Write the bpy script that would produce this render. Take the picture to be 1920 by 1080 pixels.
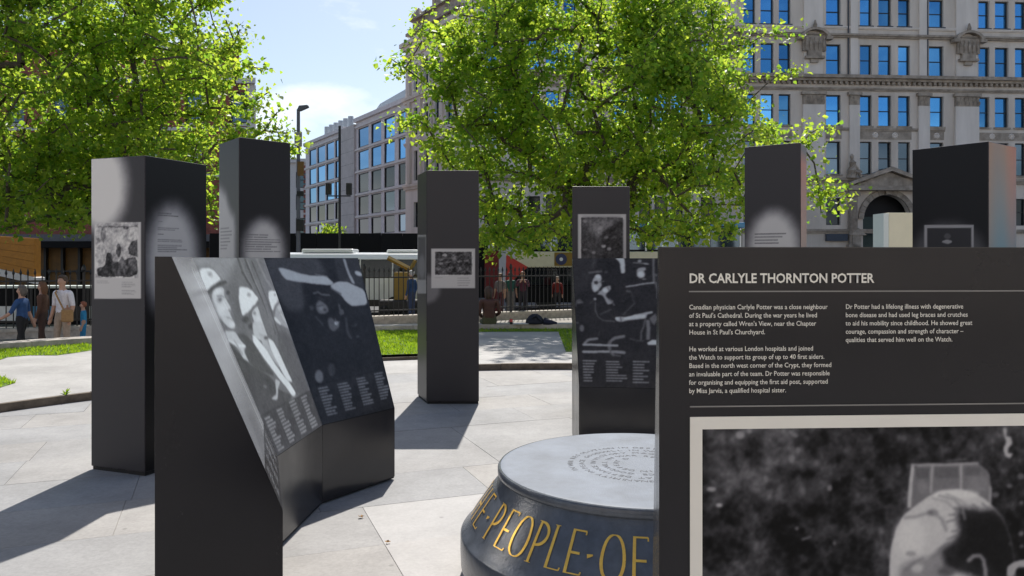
import bpy, bmesh, math, random
import numpy as np
from mathutils import Vector, Matrix

# ------------------------------------------------------------------ camera, sky, sun, exposure
scene = bpy.context.scene
for o in list(bpy.data.objects):
    bpy.data.objects.remove(o, do_unlink=True)
COL = scene.collection
R = math.radians

cam_data = bpy.data.cameras.new('camera')
cam_data.sensor_width = 36.0
cam_data.lens = 36.0 * 1450.0 / 1920.0
cam_data.shift_y = -53.0 / 1920.0
cam_data.clip_start = 0.05
cam_data.clip_end = 3000.0
cam = bpy.data.objects.new('camera', cam_data)
COL.objects.link(cam)
cam.location = (0.0, 0.0, 1.6)
cam.rotation_euler = (R(90), 0, 0)
scene.camera = cam

SUN_EL, SUN_AZ = R(51.5), math.atan2(0.045, 1.0)
world = bpy.data.worlds.new('World')
scene.world = world
world.use_nodes = True
wn, wl = world.node_tree.nodes, world.node_tree.links
wn.clear()
w_out = wn.new('ShaderNodeOutputWorld')
w_bg = wn.new('ShaderNodeBackground')
w_bg.inputs['Strength'].default_value = 0.108
w_sky = wn.new('ShaderNodeTexSky')
w_sky.sky_type = 'NISHITA'
w_sky.sun_disc = False
w_sky.sun_elevation = SUN_EL
w_sky.sun_rotation = SUN_AZ
w_sky.air_density = 1.0
w_sky.dust_density = 1.2
w_sky.ozone_density = 0.7
w_tc = wn.new('ShaderNodeTexCoord')
w_map = wn.new('ShaderNodeMapping')
w_map.inputs['Scale'].default_value = (2.2, 2.2, 5.5)
w_map.inputs['Location'].default_value = (4.3, 1.7, 0.35)
w_noise = wn.new('ShaderNodeTexNoise')
w_noise.inputs['Scale'].default_value = 1.6
w_noise.inputs['Detail'].default_value = 7.0
w_noise.inputs['Roughness'].default_value = 0.55
w_ramp = wn.new('ShaderNodeValToRGB')
w_ramp.color_ramp.elements[0].position = 0.60
w_ramp.color_ramp.elements[1].position = 0.75
w_mix = wn.new('ShaderNodeMix')
w_mix.data_type = 'RGBA'
w_mix.inputs['B'].default_value = (8.6, 8.9, 9.3, 1)
wl.new(w_tc.outputs['Generated'], w_map.inputs['Vector'])
wl.new(w_map.outputs['Vector'], w_noise.inputs['Vector'])
# cloud cover thickens towards the horizon, the same all the way round
w_sep = wn.new('ShaderNodeSeparateXYZ'); wl.new(w_tc.outputs['Generated'], w_sep.inputs['Vector'])
w_hz = wn.new('ShaderNodeMapRange'); w_hz.inputs['From Min'].default_value = 0.0; w_hz.inputs['From Max'].default_value = 0.35
w_hz.inputs['To Min'].default_value = 0.19; w_hz.inputs['To Max'].default_value = 0.0
wl.new(w_sep.outputs['Z'], w_hz.inputs['Value'])
w_add = wn.new('ShaderNodeMath'); w_add.operation = 'ADD'
wl.new(w_noise.outputs['Fac'], w_add.inputs[0]); wl.new(w_hz.outputs['Result'], w_add.inputs[1])
wl.new(w_add.outputs['Value'], w_ramp.inputs['Fac'])
wl.new(w_ramp.outputs['Color'], w_mix.inputs['Factor'])
wl.new(w_sky.outputs['Color'], w_mix.inputs['A'])
wl.new(w_mix.outputs['Result'], w_bg.inputs['Color'])
wl.new(w_bg.outputs['Background'], w_out.inputs['Surface'])

sun_data = bpy.data.lights.new('sun', 'SUN')
sun_data.energy = 4.9
sun_data.angle = R(0.53)
sun_data.color = (1.0, 0.95, 0.88)
sun = bpy.data.objects.new('sun', sun_data)
COL.objects.link(sun)
sun.location = (2, 30, 40)
_d = Vector((-math.sin(SUN_AZ) * math.cos(SUN_EL), -math.cos(SUN_AZ) * math.cos(SUN_EL), -math.sin(SUN_EL)))
sun.rotation_euler = _d.to_track_quat('-Z', 'Y').to_euler()

scene.render.engine = 'CYCLES'
scene.cycles.max_bounces = 10
scene.cycles.diffuse_bounces = 6
scene.cycles.transparent_max_bounces = 8
scene.cycles.use_denoising = True
scene.view_settings.view_transform = 'Standard'
scene.view_settings.look = 'None'
scene.view_settings.gamma = 1.0
scene.view_settings.use_curve_mapping = False
scene.view_settings.exposure = 0.35

# ------------------------------------------------------------------ helpers
def tag(o, label=None, cat=None, group=None, kind=None):
    if label: o['label'] = label
    if cat: o['category'] = cat
    if group: o['group'] = group
    if kind: o['kind'] = kind
    return o

def thing(name, label, cat, loc=(0, 0, 0), rotz=0.0, group=None):
    o = bpy.data.objects.new(name, None)
    o.empty_display_size = 0.2
    COL.objects.link(o)
    o.location = loc
    o.rotation_euler = (0, 0, rotz)
    return tag(o, label, cat, group)

def link_mesh(name, me, parent=None, loc=(0, 0, 0)):
    o = bpy.data.objects.new(name, me)
    COL.objects.link(o)
    if parent: o.parent = parent
    o.location = loc
    return o

def origin_of(o):
    v = Vector((0, 0, 0))
    while o is not None:
        v = v + Vector(o.location)
        o = o.parent
    return v

class MB:
    """collects faces; build() links them as one mesh object"""
    def __init__(s): s.v = []; s.f = []; s.m = []
    def add(s, vs, fs, mi=0):
        b = len(s.v)
        s.v += [tuple(map(float, p)) for p in vs]
        s.f += [tuple(i + b for i in f) for f in fs]
        s.m += [mi] * len(fs)
        return s
    def box(s, x0, x1, y0, y1, z0, z1, mi=0):
        return s.add([(x0,y0,z0),(x1,y0,z0),(x1,y1,z0),(x0,y1,z0),(x0,y0,z1),(x1,y0,z1),(x1,y1,z1),(x0,y1,z1)],
                     [(0,3,2,1),(4,5,6,7),(0,1,5,4),(1,2,6,5),(2,3,7,6),(3,0,4,7)], mi)
    def obox(s, c, ax, ay, sx, sy, z0, z1, mi=0):
        """box centred at c (xy), axes ax, ay unit 2d vectors, half sizes sx, sy"""
        p = [(c[0]+ax[0]*sx*i+ay[0]*sy*j, c[1]+ax[1]*sx*i+ay[1]*sy*j) for i, j in ((-1,-1),(1,-1),(1,1),(-1,1))]
        return s.prism(p, z0, z1, mi)
    def prism(s, poly, z0, z1, mi=0):
        n = len(poly)
        a = sum(poly[i][0]*poly[(i+1)%n][1]-poly[(i+1)%n][0]*poly[i][1] for i in range(n))
        if a < 0: poly = poly[::-1]
        vs = [(p[0],p[1],z0) for p in poly] + [(p[0],p[1],z1) for p in poly]
        fs = [tuple(range(n-1,-1,-1)), tuple(range(n,2*n))] + [(i,(i+1)%n,(i+1)%n+n,i+n) for i in range(n)]
        return s.add(vs, fs, mi)
    def xprism(s, poly, y0, y1, mi=0):
        """polygon in the xz plane extruded along y"""
        n = len(poly)
        a = sum(poly[i][0]*poly[(i+1)%n][1]-poly[(i+1)%n][0]*poly[i][1] for i in range(n))
        if a < 0: poly = poly[::-1]
        vs = [(p[0],y0,p[1]) for p in poly] + [(p[0],y1,p[1]) for p in poly]
        fs = [tuple(range(n)), tuple(range(2*n-1,n-1,-1))] + [(i+n,(i+1)%n+n,(i+1)%n,i) for i in range(n)]
        return s.add(vs, fs, mi)
    def slab(s, q, t, mi=0):
        """quad q (4 points, ccw seen from outside) thickened by t inwards"""
        q = [Vector(p) for p in q]
        n = (q[1]-q[0]).cross(q[3]-q[0]).normalized()
        vs = q + [p - n*t for p in q]
        return s.add(vs, [(0,1,2,3),(7,6,5,4),(0,4,5,1),(1,5,6,2),(2,6,7,3),(3,7,4,0)], mi)
    def tube(s, pts, rad, n=8, mi=0, cap=True):
        pts = [Vector(p) for p in pts]
        if not hasattr(rad, '__len__'): rad = [rad]*len(pts)
        vs = []
        for i, p in enumerate(pts):
            d = (pts[min(i+1,len(pts)-1)] - pts[max(i-1,0)]).normalized()
            u = d.cross(Vector((0,0,1)))
            if u.length < 1e-3: u = d.cross(Vector((1,0,0)))
            u.normalize(); w = d.cross(u)
            for k in range(n):
                a = 2*math.pi*k/n
                vs.append(p + (u*math.cos(a) + w*math.sin(a))*rad[i])
        fs = []
        for i in range(len(pts)-1):
            for k in range(n):
                fs.append((i*n+k, (i+1)*n+k, (i+1)*n+(k+1)%n, i*n+(k+1)%n))
        if cap:
            fs.append(tuple(range(n))); fs.append(tuple(range(len(pts)*n-1, (len(pts)-1)*n-1, -1)))
        return s.add(vs, fs, mi)
    def lathe(s, prof, c=(0,0), n=64, mi=0):
        vs = []
        for r, z in prof:
            for k in range(n):
                a = 2*math.pi*k/n
                vs.append((c[0]+r*math.cos(a), c[1]+r*math.sin(a), z))
        fs = []
        for i in range(len(prof)-1):
            for k in range(n):
                fs.append((i*n+k, i*n+(k+1)%n, (i+1)*n+(k+1)%n, (i+1)*n+k))
        fs.append(tuple(range(n-1,-1,-1)))
        fs.append(tuple(range((len(prof)-1)*n, len(prof)*n)))
        return s.add(vs, fs, mi)
    def mesh(s, name, mats, off=None, smooth=False):
        me = bpy.data.meshes.new(name)
        vs = s.v
        if off is not None:
            vs = [(p[0]-off[0], p[1]-off[1], p[2]-off[2]) for p in vs]
        me.from_pydata(vs, [], s.f)
        if not isinstance(mats, (list, tuple)): mats = [mats]
        for m in mats: me.materials.append(m)
        if len(mats) > 1: me.polygons.foreach_set('material_index', s.m)
        if smooth: me.polygons.foreach_set('use_smooth', [True]*len(s.f))
        me.update()
        return me
    def build(s, name, mats, parent=None, smooth=False, bevel=0.0, local=False, seg=1):
        off = None if (local or parent is None) else origin_of(parent)
        o = link_mesh(name, s.mesh(name, mats, off, smooth), parent)
        if bevel:
            b = o.modifiers.new('bevel', 'BEVEL'); b.width = bevel; b.segments = seg
            b.limit_method = 'ANGLE'; b.angle_limit = R(40)
        if smooth:
            try: o.data.set_sharp_from_angle(angle=R(38))
            except Exception: pass
        return o

# ------------------------------------------------------------------ materials
def new_mat(name):
    m = bpy.data.materials.new(name); m.use_nodes = True
    n, l = m.node_tree.nodes, m.node_tree.links
    return m, n, l, n['Principled BSDF']

def mat(name, c, rough=0.6, var=0.12, scale=6.0, bump=0.0, bscale=60.0, spec=0.5, metal=0.0, smear=0.0, c2=None, obj_var=0.0, streak=False, coat=0.0):
    m, n, l, b = new_mat(name)
    b.inputs['Roughness'].default_value = rough
    b.inputs['Specular IOR Level'].default_value = spec
    b.inputs['Metallic'].default_value = metal
    b.inputs['Coat Weight'].default_value = coat
    b.inputs['Coat Roughness'].default_value = 0.12
    tc = n.new('ShaderNodeTexCoord')
    nz = n.new('ShaderNodeTexNoise'); nz.inputs['Scale'].default_value = scale
    nz.inputs['Detail'].default_value = 6.0; nz.inputs['Roughness'].default_value = 0.62
    if streak:
        mp = n.new('ShaderNodeMapping'); mp.inputs['Scale'].default_value = (1, 1, 0.18)
        l.new(tc.outputs['Object'], mp.inputs['Vector']); l.new(mp.outputs['Vector'], nz.inputs['Vector'])
    else:
        l.new(tc.outputs['Object'], nz.inputs['Vector'])
    cr = n.new('ShaderNodeValToRGB')
    if c2 is None:
        lo = tuple(x*(1-var) for x in c); hi = tuple(min(1, x*(1+var)) for x in c)
    else: lo, hi = c2, c
    cr.color_ramp.elements[0].position = 0.32; cr.color_ramp.elements[1].position = 0.68
    cr.color_ramp.elements[0].color = (*lo, 1); cr.color_ramp.elements[1].color = (*hi, 1)
    l.new(nz.outputs['Fac'], cr.inputs['Fac'])
    col = cr.outputs['Color']
    if obj_var:
        oi = n.new('ShaderNodeObjectInfo')
        mr = n.new('ShaderNodeMapRange'); mr.inputs['To Min'].default_value = 1-obj_var; mr.inputs['To Max'].default_value = 1+obj_var
        l.new(oi.outputs['Random'], mr.inputs['Value'])
        mx = n.new('ShaderNodeMix'); mx.data_type = 'RGBA'; mx.blend_type = 'MULTIPLY'; mx.inputs['Factor'].default_value = 1.0
        l.new(col, mx.inputs['A']); l.new(mr.outputs['Result'], mx.inputs['B'])
        col = mx.outputs['Result']
    l.new(col, b.inputs['Base Color'])
    if smear:      # finger marks and rain dust: the gloss is uneven
        sn = n.new('ShaderNodeTexNoise'); sn.inputs['Scale'].default_value = 4.5; sn.inputs['Detail'].default_value = 7; sn.inputs['Roughness'].default_value = 0.7
        sp_ = n.new('ShaderNodeMapping'); sp_.inputs['Scale'].default_value = (1, 1, 0.35)
        l.new(tc.outputs['Object'], sp_.inputs['Vector']); l.new(sp_.outputs['Vector'], sn.inputs['Vector'])
        sm = n.new('ShaderNodeMapRange'); sm.inputs['From Min'].default_value = 0.3; sm.inputs['From Max'].default_value = 0.72
        sm.inputs['To Min'].default_value = max(0.04, rough-smear*0.5); sm.inputs['To Max'].default_value = rough+smear
        l.new(sn.outputs['Fac'], sm.inputs['Value']); l.new(sm.outputs['Result'], b.inputs['Roughness'])
    if bump:
        bn = n.new('ShaderNodeTexNoise'); bn.inputs['Scale'].default_value = bscale; bn.inputs['Detail'].default_value = 4.0
        l.new(tc.outputs['Object'], bn.inputs['Vector'])
        bp = n.new('ShaderNodeBump'); bp.inputs['Strength'].default_value = bump; bp.inputs['Distance'].default_value = 0.01
        l.new(bn.outputs['Fac'], bp.inputs['Height']); l.new(bp.outputs['Normal'], b.inputs['Normal'])
    return m

def paving_mat(name, cool, warm, var=0.07):
    m, n, l, b = new_mat(name)
    b.inputs['Roughness'].default_value = 0.72
    b.inputs['Specular IOR Level'].default_value = 0.35
    tc = n.new('ShaderNodeTexCoord'); oi = n.new('ShaderNodeObjectInfo'); geo = n.new('ShaderNodeNewGeometry')
    ramp = n.new('ShaderNodeValToRGB'); ramp.color_ramp.elements[0].color = (*cool, 1); ramp.color_ramp.elements[1].color = (*warm, 1)
    l.new(oi.outputs['Random'], ramp.inputs['Fac'])
    n1 = n.new('ShaderNodeTexNoise'); n1.inputs['Scale'].default_value = 1.3; n1.inputs['Detail'].default_value = 6
    n2 = n.new('ShaderNodeTexNoise'); n2.inputs['Scale'].default_value = 38; n2.inputs['Detail'].default_value = 5; n2.inputs['Roughness'].default_value = 0.7
    n3 = n.new('ShaderNodeTexNoise'); n3.inputs['Scale'].default_value = 7; n3.inputs['Detail'].default_value = 8; n3.inputs['Roughness'].default_value = 0.7
    l.new(geo.outputs['Position'], n1.inputs['Vector']); l.new(geo.outputs['Position'], n2.inputs['Vector']); l.new(geo.outputs['Position'], n3.inputs['Vector'])
    def mr(src, lo, hi, f0=0.3, f1=0.7):
        x = n.new('ShaderNodeMapRange'); x.inputs['From Min'].default_value = f0; x.inputs['From Max'].default_value = f1
        x.inputs['To Min'].default_value = lo; x.inputs['To Max'].default_value = hi; l.new(src, x.inputs['Value']); return x.outputs['Result']
    def mul(a, bsock):
        x = n.new('ShaderNodeMix'); x.data_type = 'RGBA'; x.blend_type = 'MULTIPLY'; x.inputs['Factor'].default_value = 1
        l.new(a, x.inputs['A']); l.new(bsock, x.inputs['B']); return x.outputs['Result']
    c = mul(ramp.outputs['Color'], mr(n1.outputs['Fac'], 1-var*1.6, 1+var))
    c = mul(c, mr(n2.outputs['Fac'], 1-var*1.3, 1+var*0.9)); c = mul(c, mr(n3.outputs['Fac'], 1-var*1.2, 1+var*0.6))
    # small dark specks of trodden gum and lichen
    vo = n.new('ShaderNodeTexVoronoi'); vo.inputs['Scale'].default_value = 3.1
    l.new(geo.outputs['Position'], vo.inputs['Vector'])
    c = mul(c, mr(vo.outputs['Distance'], 0.72, 1.0, 0.03, 0.06))
    st = n.new('ShaderNodeTexNoise'); st.inputs['Scale'].default_value = 0.55; st.inputs['Detail'].default_value = 9; st.inputs['Roughness'].default_value = 0.72
    l.new(geo.outputs['Position'], st.inputs['Vector'])
    c = mul(c, mr(st.outputs['Fac'], 0.90, 1.04, 0.38, 0.56))
    l.new(c, b.inputs['Base Color'])
    bp = n.new('ShaderNodeBump'); bp.inputs['Strength'].default_value = 0.25; bp.inputs['Distance'].default_value = 0.004
    l.new(n2.outputs['Fac'], bp.inputs['Height']); l.new(bp.outputs['Normal'], b.inputs['Normal'])
    return m

def print_mat(name, rough, spec):
    m, n, l, b = new_mat(name)
    at = n.new('ShaderNodeAttribute'); at.attribute_name = 'ink'
    l.new(at.outputs['Color'], b.inputs['Base Color'])
    b.inputs['Roughness'].default_value = rough
    b.inputs['Specular IOR Level'].default_value = spec
    return m

def leaf_mat(name, front, back, trans=0.5):
    m, n, l, b = new_mat(name)
    geo = n.new('ShaderNodeNewGeometry')
    cr = n.new('ShaderNodeValToRGB')
    cr.color_ramp.elements[0].color = (*front[0], 1); cr.color_ramp.elements[1].color = (*front[1], 1)
    l.new(geo.outputs['Random Per Island'], cr.inputs['Fac']); l.new(cr.outputs['Color'], b.inputs['Base Color'])
    b.inputs['Roughness'].default_value = 0.42; b.inputs['Specular IOR Level'].default_value = 0.4
    cr2 = n.new('ShaderNodeValToRGB')
    cr2.color_ramp.elements[0].color = (*back[0], 1); cr2.color_ramp.elements[1].color = (*back[1], 1)
    l.new(geo.outputs['Random Per Island'], cr2.inputs['Fac'])
    tr = n.new('ShaderNodeBsdfTranslucent'); l.new(cr2.outputs['Color'], tr.inputs['Color'])
    mx = n.new('ShaderNodeMixShader'); mx.inputs['Fac'].default_value = trans
    l.new(b.outputs['BSDF'], mx.inputs[1]); l.new(tr.outputs['BSDF'], mx.inputs[2])
    l.new(mx.outputs['Shader'], n['Material Output'].inputs['Surface'])
    return m

def glass_mat(name, c, rough=0.04, metal=0.85):
    m, n, l, b = new_mat(name)
    oi = n.new('ShaderNodeObjectInfo'); tc = n.new('ShaderNodeTexCoord')
    nz = n.new('ShaderNodeTexNoise'); nz.inputs['Scale'].default_value = 0.6; l.new(tc.outputs['Object'], nz.inputs['Vector'])
    bp = n.new('ShaderNodeBump'); bp.inputs['Strength'].default_value = 0.06; bp.inputs['Distance'].default_value = 0.05
    l.new(nz.outputs['Fac'], bp.inputs['Height']); l.new(bp.outputs['Normal'], b.inputs['Normal'])
    mr = n.new('ShaderNodeMapRange'); mr.inputs['To Min'].default_value = 0.55; mr.inputs['To Max'].default_value = 1.25
    l.new(oi.outputs['Random'], mr.inputs['Value'])
    mx = n.new('ShaderNodeMix'); mx.data_type = 'RGBA'; mx.blend_type = 'MULTIPLY'; mx.inputs['Factor'].default_value = 1
    mx.inputs['A'].default_value = (*c, 1); l.new(mr.outputs['Result'], mx.inputs['B']); l.new(mx.outputs['Result'], b.inputs['Base Color'])
    b.inputs['Roughness'].default_value = rough; b.inputs['Metallic'].default_value = metal
    return m

M = dict(
    slab=paving_mat('pale_stone_paving', (0.295, 0.297, 0.30), (0.335, 0.322, 0.306), 0.10),
    slab_light=paving_mat('light_granite_paving', (0.395, 0.395, 0.395), (0.42, 0.405, 0.39), 0.07),
    mortar=mat('mortar', (0.30, 0.285, 0.265), 0.9, 0.2, 20),
    ring=paving_mat('path_paving', (0.36, 0.352, 0.34), (0.375, 0.365, 0.35), 0.10),
    kerb=mat('kerb_stone', (0.13, 0.105, 0.08), 0.9, 0.35, 9, 0.3, 40, obj_var=0.12),  # darkened tone carries the upright face's shade as well as soil stains
    coping=mat('coping_stone', (0.42, 0.38, 0.33), 0.8, 0.25, 7, 0.3, 40, obj_var=0.1),
    lower=mat('lower_pavement', (0.26, 0.24, 0.22), 0.85, 0.2, 5),
    asphalt=mat('asphalt', (0.085, 0.085, 0.086), 0.9, 0.25, 8),
    soil=mat('turf_soil', (0.09, 0.145, 0.022), 0.95, 0.35, 5),
    black=mat('satin_black_panel', (0.022, 0.0205, 0.022), 0.17, 0.06, 3, spec=0.5, smear=0.09),
    black_end=mat('matt_black_panel', (0.0105, 0.0098, 0.0125), 0.2, 0.1, 3, spec=0.35, smear=0.09),
    tower=mat('charcoal_panel', (0.040, 0.0355, 0.044), 0.28, 0.1, 2, spec=0.28, smear=0.12),
    void=mat('shadow_gap', (0.008, 0.008, 0.009), 0.7),
    print=print_mat('matt_printed_laminate', 0.36, 0.16),
    print_gloss=print_mat('gloss_printed_laminate', 0.2, 0.2),
    cream_ink=mat('cream_lettering', (0.80, 0.77, 0.69), 0.5, 0.03),
    rule_ink=mat('grey_rule', (0.26, 0.25, 0.235), 0.5, 0.03),
    stone_dark=mat('dark_limestone', (0.078, 0.090, 0.110), 0.26, 0.22, 14, 0.12, 90, spec=0.55),
    stone_top=mat('honed_limestone', (0.135, 0.160, 0.198), 0.58, 0.2, 5, 0.2, 120, spec=0.35),
    carve=mat('carved_letters', (0.075, 0.08, 0.09), 0.8),
    gilt=mat('gilding', (0.95, 0.56, 0.10), 0.34, 0.12, 30, metal=0.55),
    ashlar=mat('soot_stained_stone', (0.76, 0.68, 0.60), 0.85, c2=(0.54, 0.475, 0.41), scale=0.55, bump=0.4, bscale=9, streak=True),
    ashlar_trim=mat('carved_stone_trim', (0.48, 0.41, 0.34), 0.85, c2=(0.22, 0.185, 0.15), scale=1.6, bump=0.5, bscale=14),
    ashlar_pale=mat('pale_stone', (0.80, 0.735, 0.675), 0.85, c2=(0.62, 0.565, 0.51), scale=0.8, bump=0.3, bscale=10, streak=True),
    lead=mat('lead_flashing', (0.055, 0.06, 0.075), 0.6, 0.2),
    frame=mat('dark_window_frame', (0.03, 0.03, 0.032), 0.5),
    glass_blue=glass_mat('blue_coated_glass', (0.10, 0.34, 0.66)),
    glass_mid=glass_mat('grey_glass', (0.12, 0.17, 0.22)),
    glass_dark=glass_mat('dark_glass', (0.022, 0.03, 0.036), 0.06, 0.5),
    office=mat('office_stone', (0.62, 0.60, 0.61), 0.75, 0.1, 1.5),
    office_pier=mat('office_pier_stone', (0.46, 0.44, 0.425), 0.75, 0.1, 1.5),
    steel=mat('roof_steel', (0.42, 0.45, 0.48), 0.4, 0.1, metal=0.5),
    brick=mat('red_brick', (0.26, 0.085, 0.062), 0.85, 0.3, 3),
    white_trim=mat('white_render', (0.62, 0.60, 0.58), 0.7, 0.1),
    iron=mat('black_iron', (0.012, 0.012, 0.013), 0.45, 0.1),
    hoard=mat('black_hoarding', (0.006, 0.006, 0.007), 0.6, 0.1, obj_var=0.5, spec=0.15),
    bark=mat('bark', (0.075, 0.062, 0.048), 0.9, 0.35, 6, 0.6, 30),
    white_paint=mat('white_vehicle_paint', (0.74, 0.76, 0.77), 0.3, 0.04, coat=0.5),
    cream_paint=mat('cream_vehicle_paint', (0.66, 0.62, 0.47), 0.35, 0.05, coat=0.4),
    red_paint=mat('red_vehicle_paint', (0.50, 0.025, 0.02), 0.35, 0.06, coat=0.4),
    blue_paint=mat('blue_vehicle_paint', (0.03, 0.22, 0.42), 0.35, 0.06, coat=0.4),
    yellow_paint=mat('yellow_paint', (0.26, 0.16, 0.02), 0.55, 0.08),
    rubber=mat('tyre_rubber', (0.015, 0.015, 0.015), 0.8),
    orange=mat('orange_boards', (0.40, 0.165, 0.012), 0.6, 0.15),
    amber=mat('amber_timber', (0.17, 0.085, 0.015), 0.6, 0.35, 1.5),
    navy=mat('navy_emblem', (0.03, 0.04, 0.12), 0.5),
    grey_metal=mat('grey_painted_metal', (0.10, 0.105, 0.12), 0.45, 0.1),
    sign_grey=mat('sign_back', (0.30, 0.28, 0.24), 0.5, 0.1),
    cream_board=mat('cream_board', (0.70, 0.66, 0.49), 0.5, 0.03),
    pale_board=mat('pale_blue_board', (0.60, 0.66, 0.64), 0.5, 0.03),
    leaf=leaf_mat('plane_leaf', ((0.058, 0.125, 0.022), (0.12, 0.195, 0.034)), ((0.22, 0.45, 0.035), (0.66, 0.78, 0.07)), 0.66),
    grass=leaf_mat('grass_blade', ((0.07, 0.15, 0.012), (0.13, 0.20, 0.02)), ((0.30, 0.52, 0.02), (0.50, 0.66, 0.03)), 0.5),
    dry_leaf=mat('dry_leaf', (0.42, 0.24, 0.08), 0.7, 0.3),
)

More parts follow.
